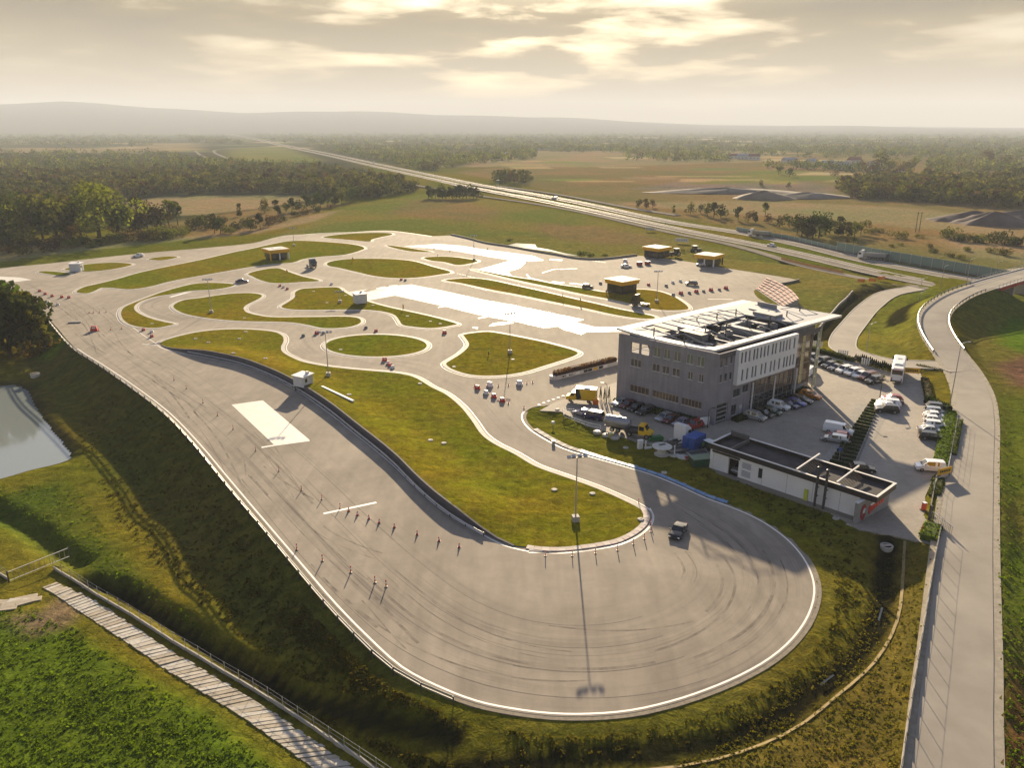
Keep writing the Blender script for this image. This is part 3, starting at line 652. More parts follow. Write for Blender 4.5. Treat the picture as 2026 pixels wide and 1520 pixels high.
for pl, w_ in [([(1073,540),(1095,533),(1142,531.5)],.5),([(1042,543),(1048,550),(1075,556)],.5),([(1092,557.5),(1116,560)],1.2),([(1128,560.5),(1152,563)],1.2),([(1088,513.5),(1112,515)],2.0),([(337,588),(375,577.5),(378,575.5)],1.2),([(379,576),(408,572)],1.2),([(165,568),(185,562.5)],.8),([(282,681),(310,683)],.3),([(260,646),(290,668),(312,682)],.18),([(1400,592),(1450,592)],.4),([(745,571),(763,567.5)],1.0),([(770,566),(786,564.8)],1.0)]:
    struct(ribbon('painted_marking', WP(pl), w_, WHITE, .014))
# dashed edge lines
def dashes(pl, n, w_=.35, fill=.55, zf=.014):
    P = resample(WP(pl, 0), .5); seg = len(P)/n
    for i in range(n):
        q = P[int(i*seg):int(i*seg+seg*fill)+1]
        if len(q) > 1: struct(ribbon('painted_dash', q, w_, WHITE, zf if not callable(zf) else zf))
dashes([(905,541),(940,550)], 7); dashes([(908,561),(965,575)], 9); dashes([(1065,802),(1097,790),(1119,783)], 6, .5, .6, lambda X, Y: lotz(X)+.07); dashes([(1167,499+16),(1200,520)], 6)
dashes([(800,459),(0,0)][:1]+[(950,483)], 1, .01)
struct(ribbon('edge_line', spline(WP([(600,464),(640,461),(700,459.6),(740,457.2),(776,457.2),(820,462.5),(854,467.6)]), False, 3), .7, WHITE, .012))

# ------------------------------------------------------------------ paved yard
m, nt, b = newmat('block_paving'); MATS['paving'] = m
t = N(nt, 'ShaderNodeTexCoord'); mp = N(nt, 'ShaderNodeMapping'); mp.inputs['Rotation'].default_value = (0, 0, .55); L(nt, t.outputs['Object'], mp.inputs[0])
br = N(nt, 'ShaderNodeTexBrick'); br.inputs['Scale'].default_value = 1.0; br.inputs['Brick Width'].default_value = .4; br.inputs['Row Height'].default_value = .2; br.inputs['Mortar Size'].default_value = .012
br.inputs['Color1'].default_value = (.35, .31, .262, 1); br.inputs['Color2'].default_value = (.305, .272, .232, 1); br.inputs['Mortar'].default_value = (.15, .14, .12, 1); L(nt, mp.outputs[0], br.inputs['Vector'])
p1 = noise(nt, t.outputs['Object'], .09, 5, .6, .3); p2 = noise(nt, t.outputs['Object'], .8, 4, .6)
c = mixc(nt, 1.0, br.outputs[0], ramp(nt, p1, (.3, .85), (.7, 1.15)), 'MULTIPLY'); c = mixc(nt, 1.0, c, ramp(nt, p2, (.3, .92), (.7, 1.08)), 'MULTIPLY')
L(nt, c, b.inputs['Base Color']); b.inputs['Roughness'].default_value = .85; b.inputs['Specular IOR Level'].default_value = .15
LOTS = spline(LOT, True, 1)
yard = struct(sheet('paved_yard', LOT, m, lambda X, Y: lotz(X)+.05, 7.0, .8))

# ------------------------------------------------------------------ roads
ROADM = mat('grey_asphalt', (.30, .27, .23), .9, spec=.1, var=.16, scale=.12, bump=.2, bscale=14)
GRAV = mat('gravel_verge', (.30, .265, .21), .85, var=.2, scale=1.2, bump=.4, bscale=10)
CONCR = mat('concrete_road', (.24, .215, .18), 1.0, var=.15, scale=.15, spec=.0)
struct(ribbon('approach_road_verge', RAMP, 8.2, GRAV, dz=-.03, skirt=.4))
struct(ribbon('approach_road', RAMP, 6.4, ROADM, dz=.02, skirt=.2))
struct(ribbon('access_road', LOOP, 6.6, ROADM, dz=.055, skirt=.4))
for s_ in (-3.3, 3.3): struct(ribbon('kerb', LOOP, .25, KERB, dz=.13, skirt=.3, side=s_))
for P_, w_, nm in ((SERV, 5.0, 'service_road'), (MWN, 11.0, 'motorway'), (MWF, 11.0, 'motorway'), (FARRD, 6, 'slip_road'), (LOOP2, 7, 'slip_road'), (LOOP3, 6, 'slip_road'), (EASTRD, 6, 'side_road')):
    struct(ribbon(nm, P_, w_, CONCR if nm != 'side_road' else ROADM, dz=.14, skirt=.3))
for P_ in (MWN, MWF):
    for s_ in (-5.0, 1.6, 5.0):
        struct(ribbon('edge_line', P_, .3, WHITE, dz=.155, side=s_))
# ------------------------------------------------------------------ water
m, nt, b = newmat('pond_water'); b.inputs['Base Color'].default_value = (.20, .225, .215, 1); b.inputs['Roughness'].default_value = .06; b.inputs['Specular IOR Level'].default_value = .8
t = N(nt, 'ShaderNodeTexCoord'); bn = N(nt, 'ShaderNodeBump'); bn.inputs['Strength'].default_value = .06; bn.inputs['Distance'].default_value = .1
L(nt, noise(nt, t.outputs['Object'], 1.2, 4), bn.inputs['Height']); L(nt, bn.outputs[0], b.inputs['Normal']); MATS['water'] = m
struct(sheet('pond_water', offset(POND, .8), m, -6.3))
struct(sheet('pool_water', WP([(1003,487),(1021,482.5),(1059,485),(1062,491),(1086,495),(1116,502),(1149.5,508.5),(1120,506),(1090,499),(1057,494.5),(1027,491)]), m, .35))
for P_, dep, hw in DITCH[2:3]:
    dw, ntd, bd_ = newmat('ditch_water'); bd_.inputs['Base Color'].default_value = (.02, .025, .02, 1); bd_.inputs['Roughness'].default_value = .15
    for i0_, i1_ in ((5, 7), (11, 13)):
        if i1_-i0_ < 2: continue
        q = P_[i0_:i1_]; struct(ribbon('ditch_water', q, .22, dw, lambda X, Y: ground(X, Y)*0+np.array([zat(a, b) for a, b in q])+.22))
    q = offline(P_[:-4], -1.9); q2 = offline(P_[:-4], 1.9); q = q if q[4, 0] > q2[4, 0] else q2
    struct(ribbon('bare_earth_edge', q, .34, mat('bare_earth', (.22, .17, .085), .9, var=.2, scale=1.5), lambda X, Y: ground(X, Y)+.09))
# ================================================================== BUILDINGS
GREYW = mat('grey_render', (.27, .26, .285), .85, var=.14, scale=.35, bump=.1, bscale=30)
GREYD = mat('dark_grey_cladding', (.10, .095, .10), .7, var=.1)
WHITEP = mat('white_cladding', (.74, .74, .74), .55, var=.05, scale=.4)
ROOFW = mat('white_metal_trim', (.62, .60, .57), .6, var=.06, scale=.5)
ROOFM = mat('grey_roof_sheet', (.30, .305, .325), .7, .0, var=.08, scale=.4)
ROOFD = mat('bitumen_roof', (.055, .052, .055), .85, var=.25, scale=.6)
STEEL = mat('galvanised_steel', (.42, .42, .43), .42, .6, var=.12)
STEELD = mat('dark_steel', (.075, .075, .08), .5, .4, var=.1)
FRAME = mat('window_frame_grey', (.20, .20, .21), .5, var=.05)
FRAMEW = mat('window_frame_white', (.6, .6, .6), .5, var=.05)
GLASS = glass('dark_glass'); GLASSB = glass('tinted_glass', (.09, .065, .05), .08)
BLACKW = mat('black_cladding', (.022, .020, .022), .5, var=.1)
YELLOW = mat('yellow_paint', (.72, .40, .015), .45, var=.08, scale=.5)
WHITEM = mat('white_paint', (.75, .75, .74), .45, var=.05)
REDM = mat('red_paint', (.55, .035, .025), .45, var=.1)
BLUEM = mat('blue_paint', (.015, .075, .30), .5, var=.15)
GREENM = mat('green_paint', (.02, .16, .045), .5, var=.15)
BLACKM = mat('black_plastic', (.02, .02, .02), .55, var=.1)
RUBBER = mat('tyre_rubber', (.022, .022, .022), .85, var=.1)
nt = GREYW.node_tree; b = nt.nodes['Principled BSDF']; src = b.inputs['Base Color'].links[0].from_socket
t = N(nt, 'ShaderNodeTexCoord'); mp = N(nt, 'ShaderNodeMapping'); mp.inputs['Scale'].default_value = (1.6, 1.6, .12); L(nt, t.outputs['Object'], mp.inputs[0])
L(nt, mixc(nt, 1.0, src, ramp(nt, noise(nt, mp.outputs[0], 1.0, 5, .65), (.3, .80), (.62, 1.06)), 'MULTIPLY'), b.inputs['Base Color'])
def V3(p, z): return Vector((p[0], p[1], z))
def frame_mat(o, ex, z0):
    """object matrix with local x along ex, local z up, at o"""
    ex = Vector((ex[0], ex[1], 0)).normalized(); ey = Vector((-ex.y, ex.x, 0))
    M = Matrix.Identity(4)
    M.col[0][:3] = ex; M.col[1][:3] = ey; M.col[2][:3] = (0, 0, 1); M.col[3][:3] = (o[0], o[1], z0); return M
def wallhit(px, py, o, e):
    """pixel ray against the vertical plane through o along e -> (u, z)"""
    d = ray(px, py); n = Vector((-e[1], e[0], 0)); t = n.dot(Vector((o[0], o[1], 0)))/n.dot(d)
    p = Vector((0, 0, CAM_H))+d*t; return ((p.x-o[0])*e[0]+(p.y-o[1])*e[1], p.z)
def holed(mb, u0, u1, z0, z1, y, th, holes):
    """wall in local x-z, outer face at y, inner at y+th, rectangular holes (ua, ub, za, zb)"""
    us = sorted({u0, u1, *[h[0] for h in holes], *[h[1] for h in holes]}); zs = sorted({z0, z1, *[h[2] for h in holes], *[h[3] for h in holes]})
    us = [u for u in us if u0 <= u <= u1]; zs = [z for z in zs if z0 <= z <= z1]
    def hol(u, z): return any(h[0] < u < h[1] and h[2] < z < h[3] for h in holes)
    for a, b in zip(us[:-1], us[1:]):
        for c, d in zip(zs[:-1], zs[1:]):
            if hol((a+b)/2, (c+d)/2): continue
            mb.quad((a, y, c), (b, y, c), (b, y, d), (a, y, d)); mb.quad((b, y+th, c), (a, y+th, c), (a, y+th, d), (b, y+th, d))
    for a, b, c, d in holes:
        mb.quad((a, y, c), (a, y+th, c), (b, y+th, c), (b, y, c)); mb.quad((a, y+th, d), (a, y, d), (b, y, d), (b, y+th, d))
        mb.quad((a, y+th, c), (a, y, c), (a, y, d), (a, y+th, d)); mb.quad((b, y, c), (b, y+th, c), (b, y+th, d), (b, y, d))
    mb.quad((u0, y+th, z1), (u0, y, z1), (u1, y, z1), (u1, y+th, z1))
    mb.quad((u0, y+th, z0), (u0, y, z0), (u0, y, z1), (u0, y+th, z1)); mb.quad((u1, y, z0), (u1, y+th, z0), (u1, y+th, z1), (u1, y, z1))
def window(root, M, u0, u1, z0, z1, y, nv=1, nh=1, fm=None, gm=None, f=.07, rec=.12, name='window', sill=True):
    """framed window in the local x-z plane: frame is the part, each pane a sub-part"""
    fm = fm or FRAME; gm = gm or GLASS
    w, h = u1-u0, z1-z0; mb = MB(); cx_, cz_ = (u0+u1)/2, (z0+z1)/2
    for i in range(nv+1): mb.box((-w/2+f/2+(w-f)*i/nv, 0, 0), (f, .08, h))
    for j in range(nh+1): mb.box((0, 0, -h/2+f/2+(h-f)*j/nh), (w-f*.02, .078, f))
    o = mb.build(name, fm, root); o.matrix_local = M @ Matrix.Translation((cx_, y+rec, cz_))
    if sill and w < 8: sl_ = MB().box((0, -.10, -h/2-.04), (w+.12, .26, .06)).build('sill', ROOFW, o)
    for i in range(nv):
        for j in range(nh):
            pw, ph = (w-f)/nv-f, (h-f)/nh-f
            g = MB().box((0, 0, 0), (pw, .03, ph)).build('pane', gm, o); g.location = (-w/2+f+pw/2+(pw+f)*i, .005, -h/2+f+ph/2+(ph+f)*j)
    return o

# ---------------------------------------------------------------- the grey office block with the winged roof
B0 = np.array((38.7, 139.3)); A0 = np.array((21.9, 154.65)); e2 = np.array((.783, .622)); e1 = (B0-A0)/np.linalg.norm(B0-A0); LAB = float(np.linalg.norm(B0-A0))
ZB = .35; ZT = 14.75
office = empty('office_building', (B0[0], B0[1], ZB), 0, 'long grey three storey office block with white window panel and winged white roof', 'office building')
inv = Matrix.Translation((-B0[0], -B0[1], -ZB))
MA = inv @ frame_mat(A0, e1, 0)            # long grey wall: local x from A to B, y inwards
MBm = inv @ frame_mat(B0, e2, 0)           # facade to the yard: local x from B along e2, y inwards
def rectA(x0, x1, yt, yb):
    u0, _ = wallhit(x0, (yt+yb)/2, A0, e1); u1, _ = wallhit(x1, (yt+yb)/2, A0, e1); um = ((x0+x1)/2)
    _, za = wallhit(um, yt, A0, e1); _, zb = wallhit(um, yb, A0, e1); return (u0, u1, zb, za)
def rectB(x0, x1, yt, yb):
    u0, _ = wallhit(x0, (yt+yb)/2, B0, e2); u1, _ = wallhit(x1, (yt+yb)/2, B0, e2); um = (x0+x1)/2
    _, za = wallhit(um, yt, B0, e2); _, zb = wallhit(um, yb, B0, e2); return (u0, u1, zb, za)
openA = [rectA(1248.6, 1264.6, 678.5, 698), rectA(1267.5, 1284.7, 682.5, 702.5)]
zo0 = min(o[2] for o in openA); zo1 = max(o[3] for o in openA); openA = [(o[0], o[1], zo0, zo1) for o in openA]
topA = [rectA(a, b, c, d) for a, b, c, d in ((1293,1306.6,688,706),(1313,1326,692,710.5),(1333,1347,696,715.5),(1358,1372,700,720.6),(1379,1393.7,704,726))]
midA = [rectA(a, b, c, d) for a, b, c, d in ((1247.4,1268.7,711,726.5),(1290.6,1305,720,735),(1310,1324.4,724.5,739.5),(1329.7,1345,729.5,744.7),(1360.5,1370.6,736,752),(1382,1392,741,756.5))]
zt0, zt1 = np.mean([r[2] for r in topA]), np.mean([r[3] for r in topA]); topA = [(r[0], r[1], zt0, zt1) for r in topA]
zm0, zm1 = np.mean([r[2] for r in midA]), np.mean([r[3] for r in midA]); midA = [(r[0], r[1], zm0, zm1) for r in midA]
ribA = [rectA(1246, 1284, 764.8, 779), rectA(1290.6, 1342.8, 777.6, 791.8), rectA(1347.5, 1388.4, 791.8, 805)]
zr0, zr1 = np.mean([r[2] for r in ribA]), np.mean([r[3] for r in ribA]); ribA = [(r[0], r[1], zr0, zr1) for r in ribA]
w = MB(); holed(w, 0, LAB, ZB-.8, ZT, 0, .35, openA+topA+midA+ribA)
o = w.build('wall', GREYW, office); o.matrix_local = MA
GLASSP = glass('reflection_toned_glass', (.17, .18, .155), .08)  # reflection and light through the windows put into the pane colour
for r in topA: window(office, MA, *r, 0, 2, 1, FRAMEW, GLASSP)
for i, r in enumerate(midA): window(office, MA, *r, 0, 3 if i == 0 else 2, 1, FRAMEW)
for r, n_ in zip(ribA, (5, 8, 6)): window(office, MA, *r, 0, n_, 1, mat('window_frame_tan', (.45, .36, .25), .5, var=.05), GLASSB)
# yard facade
LB = 26.0; LREC = 35.5
gd = (.45, 3.9, ZB-.3, 4.6)
upB = [rectB(1426, 1430, 705, 727), rectB(1435, 1439.5, 704, 723.5), rectB(1445.5, 1449.5, 701, 719), rectB(1424.5, 1428, 742, 757), rectB(1433.5, 1438, 739.5, 754), rectB(1443.5, 1447.5, 737, 751)]
lowB = [(5.2, 7.4, 5.0, 6.6), (8.2, 10.0, 5.4, 6.9), (5.0, 6.6, 1.3, 3.5)]; doorB = (7.7, 8.9, ZB+.15, 3.0)
curt = (10.9, LB-.25, ZB+.3, 7.1)
w = MB(); holed(w, 0.36, LB, ZB-.8, ZT, 0, .35, [gd]+upB+lowB+[doorB, curt])
o = w.build('wall', GREYW, office); o.matrix_local = MBm
for r in upB+lowB: window(office, MBm, *r, 0, 1 if r[1]-r[0] < 1.2 else 2, 1)
dr = MB(); dr.box((0, 0, 0), (1.14, .06, doorB[3]-doorB[2]-.06)); do = dr.build('door', mat('pale_door', (.5, .52, .56), .5), office); do.matrix_local = MBm @ Matrix.Translation((8.3, .2, (doorB[2]+doorB[3])/2))
MB().box((.4, -.08, 0), (.06, .08, .5)).build('handle', STEEL, do)
# sectional garage door with glazed strips
gdo = MB(); gh = gd[3]-gd[2]
for k in range(6): gdo.box((0, 0, -gh/2+.05+k*(gh-.1)/5), (gd[1]-gd[0]-.1, .10, .16))
for s_ in (-1, 1): gdo.box((s_*((gd[1]-gd[0])/2-.1), 0, 0), (.14, .09, gh-.02))
go = gdo.build('garage_door', mat('garage_door_grey', (.36, .36, .37), .5), office); go.matrix_local = MBm @ Matrix.Translation(((gd[0]+gd[1])/2, .22, (gd[2]+gd[3])/2))
for k in range(5): MB().box((0, .02, -gh/2+.05+(k+.5)*(gh-.1)/5), (gd[1]-gd[0]-.25, .04, (gh-.1)/5-.16)).build('pane', GLASS, go)
# curtain wall: nine bays by four rows of panes between mullions, three columns in front
nb, nr = 9, 4; cw = (curt[1]-curt[0])/nb; chh = (curt[3]-curt[2])/nr
mb = MB()
for i in range(nb+1): mb.box((i*cw, 0, (curt[3]-curt[2])/2), (.09, .14, curt[3]-curt[2]))
for j in range(nr+1): mb.box((nb*cw/2, 0, j*chh), (nb*cw, .13, .10))
cwo = mb.build('curtain_wall', FRAME, office); cwo.matrix_local = MBm @ Matrix.Translation((curt[0], .18, curt[2]))
pm = MB().box((0, 0, 0), (cw-.10, .03, chh-.11)); pmm = [pm.mesh('pane', GLASSB), pm.mesh('pane', GLASS)]
for i in range(nb):
    for j in range(nr): inst('pane', pmm[0 if j > 1 else 1], cwo, ((i+.5)*cw, .02, (j+.5)*chh))
for u in (curt[0]-.15, 18.2, LB-.15):
    o = MB().tube((0, 0, ZB-.2), (0, 0, 7.15), .17, n=10).build('column', ROOFW, office); o.matrix_local = MBm @ Matrix.Translation((u, -.55, 0))
# white panel that stands proud over two storeys
pT = wallhit(1462, 692.5, B0-0.9*np.array((-e2[1], e2[0])), e2); pE = wallhit(1581, 661.4, B0-0.9*np.array((-e2[1], e2[0])), e2); pB_ = wallhit(1457.4, 763.8, B0-0.9*np.array((-e2[1], e2[0])), e2)
PU0, PU1, PZ0, PZ1 = pB_[0], pE[0], pB_[1], (pT[1]+pE[1])/2
OB = B0-0.9*np.array((-e2[1], e2[0]))
def rp(xc, t, b):
    px = 1400+xc*.13820; py = 580+.13820*(t+b)/2; u, z = wallhit(px, py, OB, e2); return u
r1 = [rp(x, t, b) for x, t, b in ((495,850,1010),(548,835,995),(603,825,980),(670,800,960),(715,790,945),(768,775,930),(820,760,915),(870,745,900),(935,730,880),(980,720,870),(1045,695,845),(1090,685,835),(1135,670,820),(1180,655,805),(1245,640,790))]
r2 = [rp(x, t, b) for x, t, b in ((497,1100,1255),(568,1075,1230),(643,1055,1210),(690,1040,1195),(772,1015,1170),(828,1000,1155),(905,975,1130),(957,960,1115),(1025,935,1085),(1095,920,1065),(1137,905,1055),(1183,890,1040),(1228,875,1025))]
zA = wallhit(1400+.1382*768, 580+.1382*775, OB, e2)[1]; zA2 = wallhit(1400+.1382*768, 580+.1382*930, OB, e2)[1]
zC = wallhit(1400+.1382*772, 580+.1382*1015, OB, e2)[1]; zC2 = wallhit(1400+.1382*772, 580+.1382*1170, OB, e2)[1]
hs = [(u-.27, u+.27, zA2, zA) for u in r1]+[(u-.27, u+.27, zC2, zC) for u in r2]
w = MB(); holed(w, PU0, PU1, PZ0, PZ1, -.9, .3, hs); w.box(((PU0+PU1)/2, -.32, PZ0+.1), (PU1-PU0-.02, .62, .2)); w.box(((PU0+PU1)/2, -.32, PZ1-.1), (PU1-PU0-.02, .62, .2))
for u in (PU0+.12, PU1-.12): w.box((u, -.32, (PZ0+PZ1)/2), (.24, .62, PZ1-PZ0-.41))
o = w.build('white_panel', WHITEP, office); o.matrix_local = MBm
for h in hs: window(office, MBm, *h, -.9, 1, 1, FRAME, rec=.2, sill=False)
# dark band under the roof, glazed recess at the far end, rear and end walls
o = MB().box((LB/2+4, -.03, ZT-.55), (LB+8, .05, 1.0)).build('fascia_band', GREYD, office); o.matrix_local = MBm
DEP = LAB
w = MB(); w.quad((LB, .0, ZB-.8), (LB, 2.2, ZB-.8), (LB, 2.2, ZT), (LB, 0, ZT)); holed(w, LB+.01, LREC, ZB-.8, ZT, 2.2, .3, [(LB+.6, LREC-.3, 1.6, 13.6)])
o = w.build('wall', GREYW, office); o.matrix_local = MBm
gl_ = window(office, MBm, LB+.6, LREC-.3, 1.6, 13.6, 2.2, 4, 5, FRAME, GLASSB, .12)
# stair tower: glass box, its lit edge put into the pale frame colour
su, sz = wallhit(1590, 745, B0, e2)
st_ = MB(); st_.box((LB+8.6, .6, (ZB+ZT)/2-.2), (.22, .22, ZT-ZB)); st_.box((LB+9.7, .6, (ZB+ZT)/2-.2), (.14, .14, ZT-ZB))
for k in range(7): st_.box((LB+9.15, .6, 1.2+k*2.1), (1.0, .12, .12))
o = st_.build('glazed_mullions', mat('lit_glass_frame', (.55, .53, .42), .35, var=.05), office); o.matrix_local = MBm
for k in range(6):
    o = MB().box((LB+9.15, .62, 2.25+k*2.1), (.84, .03, 1.94)).build('pane', mat('pale_glass', (.30, .32, .22), .1, var=.1), office); o.matrix_local = MBm
back_u = 38.0
w = MB()
Pc = lambda u, v: (B0[0]+e2[0]*u-e1[0]*v, B0[1]+e2[1]*u-e1[1]*v)
def wq(a, b, z0, z1): w.quad((*a, z0), (*b, z0), (*b, z1), (*a, z1))
# end wall from A backwards: open on the top floor at the terrace
wq(Pc(0, LAB), Pc(9, LAB), ZB-.8, zo0-1.0); wq(Pc(9, LAB), Pc(back_u, LAB), ZB-.8, ZT); wq(Pc(back_u, LAB), Pc(LREC, 2.0), ZB-.8, ZT)
# terrace floor and inner walls
tv = LAB-openA[1][1]-.35
w.add([(*Pc(.2, LAB-.02), zo0-1.05), (*Pc(9, LAB-.02), zo0-1.05), (*Pc(9, tv), zo0-1.05), (*Pc(.2, tv), zo0-1.05)], [(0, 1, 2, 3)])
wq(Pc(9, LAB), Pc(9, tv), zo0-1.05, ZT); wq(Pc(9, tv), Pc(.3, tv), zo0-1.05, ZT)
# ceiling between
w.add([(*Pc(9, LAB-.1), 13.6), (*Pc(back_u, LAB-.1), 13.6), (*Pc(LREC, 2.2), 13.6), (*Pc(.3, .3), 13.6), (*Pc(.3, tv), 13.6), (*Pc(9, tv), 13.6)], [(0, 1, 2, 3, 4, 5)])
o = w.build('wall', GREYW, office); o.matrix_local = inv
# rail of the terrace
o = MB().tube((openA[0][0], .3, zo0+.9), (openA[1][1], .3, zo0+.9), .04, n=6).build('railing', STEEL, office); o.matrix_local = MA
# ---- roof: a thin white wing, tips lifted
def rp_(px, py, z): return np.array(W(px, py, z))
ZR = 15.35
Lc, Fc, Rc, Bc = rp_(1219.6, 648.5, 15.7), rp_(1414.6, 693, 14.95), rp_(1666, 624, 15.7), rp_(1469, 593.5, 15.7)
def roofpt(s, t):
    """s along the long side (0 front..1 right), t across (0 yard side..1 far side)"""
    a = Fc*(1-s)+Rc*s; b = Lc*(1-s)+Bc*s; p = a*(1-t)+b*t
    p = p.copy(); p[2] -= .55*math.sin(math.pi*min(1, t*1.0))*(1-s)*.9; return p
def roofpatch(s0, s1, t0, t1, ns, nt_, z0, z1):
    mb = MB(); g = []
    for k, zz in ((0, z1), (1, z0)):
        for i in range(ns+1):
            for j in range(nt_+1):
                p = roofpt(s0+(s1-s0)*i/ns, t0+(t1-t0)*j/nt_); g.append((p[0], p[1], p[2]+zz))
    n1 = (ns+1)*(nt_+1); id_ = lambda i, j, k: k*n1+i*(nt_+1)+j; F = []
    for i in range(ns):
        for j in range(nt_):
            F.append((id_(i, j, 0), id_(i+1, j, 0), id_(i+1, j+1, 0), id_(i, j+1, 0))); F.append((id_(i, j, 1), id_(i, j+1, 1), id_(i+1, j+1, 1), id_(i+1, j, 1)))
    for i in range(ns):
        for j, d in ((0, 0), (nt_, 1)):
            q = (id_(i, j, 0), id_(i, j, 1), id_(i+1, j, 1), id_(i+1, j, 0)); F.append(q if not d else q[::-1])
    for j in range(nt_):
        for i, d in ((0, 1), (ns, 0)):
            q = (id_(i, j, 0), id_(i, j, 1), id_(i, j+1, 1), id_(i, j+1, 0)); F.append(q if not d else q[::-1])
    mb.add(g, F); return mb
def rpart(name, m_, *a):
    o = roofpatch(*a).build(name, m_, office); o.matrix_local = inv; return o
S0, S1, T0, T1 = .045, .70, .075, .60
for a in ((0, 1, 0, T0, 14, 2), (0, S0, T0, 1, 2, 10), (S0, 1, T1+.30, 1, 14, 2), (S1, 1, T0, T1+.30, 4, 6)): rpart('roof_edge' if a[3] != T1+.3 else 'roof_canopy', ROOFW if a[3] != T1+.3 else ROOFM, *a, -.42, .0)
npn = 9
for i in range(npn):
    s0 = S0+(S1-S0)*i/npn; s1 = S0+(S1-S0)*(i+1)/npn
    if i in (1,): rpart('roof_panel', mat('roof_cutout_brown', (.24, .20, .16), .7, var=.15), s0, s1-.006, T1+.09, T1+.30, 1, 2, -.3, -.15); continue  # sunken brown panel stands in for an open cut-out in the canopy
    rpart('roof_panel', ROOFM, s0, s1-.006, T1, T1+.30, 1, 3, -.38, -.04); rpart('roof_rib', ROOFW, s1-.006, s1, T1, T1+.30, 1, 3, -.38, .08)
# sunken flat roof
rd = MB(); c4 = [roofpt(S0, T0), roofpt(S1, T0), roofpt(S1, T1+.32), roofpt(S0, T1+.32)]
rd.add([(p[0], p[1], 13.9) for p in c4], [(0, 1, 2, 3)])
for a, b_ in zip(c4, c4[1:]+c4[:1]): rd.quad((a[0], a[1], 13.9), (b_[0], b_[1], 13.9), (b_[0], b_[1], b_[2]-.41), (a[0], a[1], a[2]-.41))
o = rd.build('flat_roof', ROOFD, office); o.matrix_local = inv
# masts and tie rods over the roof
def rod(p, q, r=.075, name='tie_rod', m_=STEEL):
    o = MB().tube(p, q, r, n=6).build(name, m_, office); o.matrix_local = inv
masts = [(1293.5,663.5,651),(1353.6,675,661),(1436,657,642),(1418,632.6,621),(1455.5,626,613),(1581.7,619.6,606.5),(1395,662,649),(1378.6,636,629),(1478,645,632.5),(1523,641,627),(1556,629,617)]
rods = [((1294,651),(1353,676)),((1354,661),(1401,684)),((1395,649),(1450,675)),((1439,642),(1489,663)),((1478,632.5),(1529,654)),((1523,627),(1557,643)),((1556,617),(1592,633)),((1583,607),(1624,625)),((1294,651),(1257,654)),((1354,661),(1297,666)),((1378.6,630.5),(1342,634)),((1418,621.5),(1379,625.5)),((1455.5,613),(1417,617.5)),((1581.7,607),(1538,612)),((1418,622),(1440,632)),((1456,614),(1480,626)),((1494,603),(1544,619)),((1395,649),(1350,656)),((1478,632),(1432,640)),((1523,627),(1470,636))]
for x, yb, yt in masts:
    b_ = W(x, yb, 15.2); u, zt_ = 0, 15.2+(yb-yt)/8.3/.93; rod((b_.x, b_.y, 13.9), (b_.x, b_.y, zt_), .13, 'mast', STEELD)
for (xa, ya), (xb, yb) in rods:
    a = W(xa, ya, 16.7); b_ = W(xb, yb, 15.45); rod(a, b_)
# plant on the roof
def plant(name, px, py, sx, sy, sz, m_, z=13.9, rot=0.0):
    p = W(px, py, z); o = MB().box((0, 0, sz/2), (sx, sy, sz)).build(name, m_, office)
    o.matrix_local = inv @ frame_mat((p.x, p.y), e2, z) @ Matrix.Rotation(rot, 4, 'Z'); return o
PLANT = mat('plant_casing', (.26, .265, .28), .5, .2, var=.15, scale=.8); PLANTD = mat('plant_dark', (.06, .062, .065), .5, .2, var=.15)
h1 = plant('air_handling_unit', 1372, 668, 2.6, 6.5, 2.0, PLANT); plant('unit_lid', 1372, 659, 2.0, 5.6, .2, PLANTD, 15.91)
plant('air_duct', 1474, 662, 1.5, 8.5, 1.3, PLANT); plant('air_duct', 1488, 646, 1.1, 7.0, 1.2, PLANT); plant('air_duct', 1450, 652, 7.0, 1.0, 1.3, PLANT)
plant('air_handling_unit', 1517, 638, 3.0, 5.6, 2.2, PLANT); plant('air_handling_unit', 1500, 628, 2.2, 4.0, 1.9, PLANT); plant('roof_screen', 1516, 622, .3, 5.0, 2.6, PLANT)
for px, py in ((1345,668),(1362,684),(1404,672),(1428,668),(1440,664),(1505,656),(1494,650),(1470,640),(1452,637),(1530,650),(1545,640),(1415,654)):
    f_ = plant('fan_unit', px, py, 1.3, 1.3, 1.0, random.choice([PLANT, PLANTD])); MB().lathe([(.45, 0), (.45, .25)], n=12).build('fan_cowl', PLANTD, f_, (0, 0, 1.0))
for px, py in ((1335,659),(1390,680),(1425,676),(1460,668),(1500,660),(1535,645)): plant('cable_tray', px, py, .4, 5.0, .35, STEEL)
# planting strip beds along the walls come with the hedges

# ---------------------------------------------------------------- long white service building at the gate
SA = np.array(W(1403, 925, .55)[:2]); SB = np.array(W(1735, 983, 5.0)[:2]); se = (SB-SA)/np.linalg.norm(SB-SA); SL = float(np.linalg.norm(SB-SA)); sn = np.array((-se[1], se[0]))
SD = 6.2; SZ0, SZ1 = .2, 5.0
shed = empty('service_building', (SA[0], SA[1], SZ0), 0, 'long low white service building with black roof edge beside the gate', 'service building')
invS = Matrix.Translation((-SA[0], -SA[1], -SZ0)); MS = invS @ frame_mat(SA, se, 0)
def su_(px, py): return wallhit(px, py, SA, se)
o1 = su_(1411, 905); o2 = su_(1441, 920); d2 = su_(1461, 930)
shut = (su_(1410, 912)[0], su_(1440.5, 925)[0], .55, 3.55); dark = (su_(1441, 920)[0], su_(1460.5, 930)[0], .55, 3.45)
win = (su_(1499, 945)[0], su_(1507, 945)[0], 1.7, 3.4)
SLw = SL-2.2
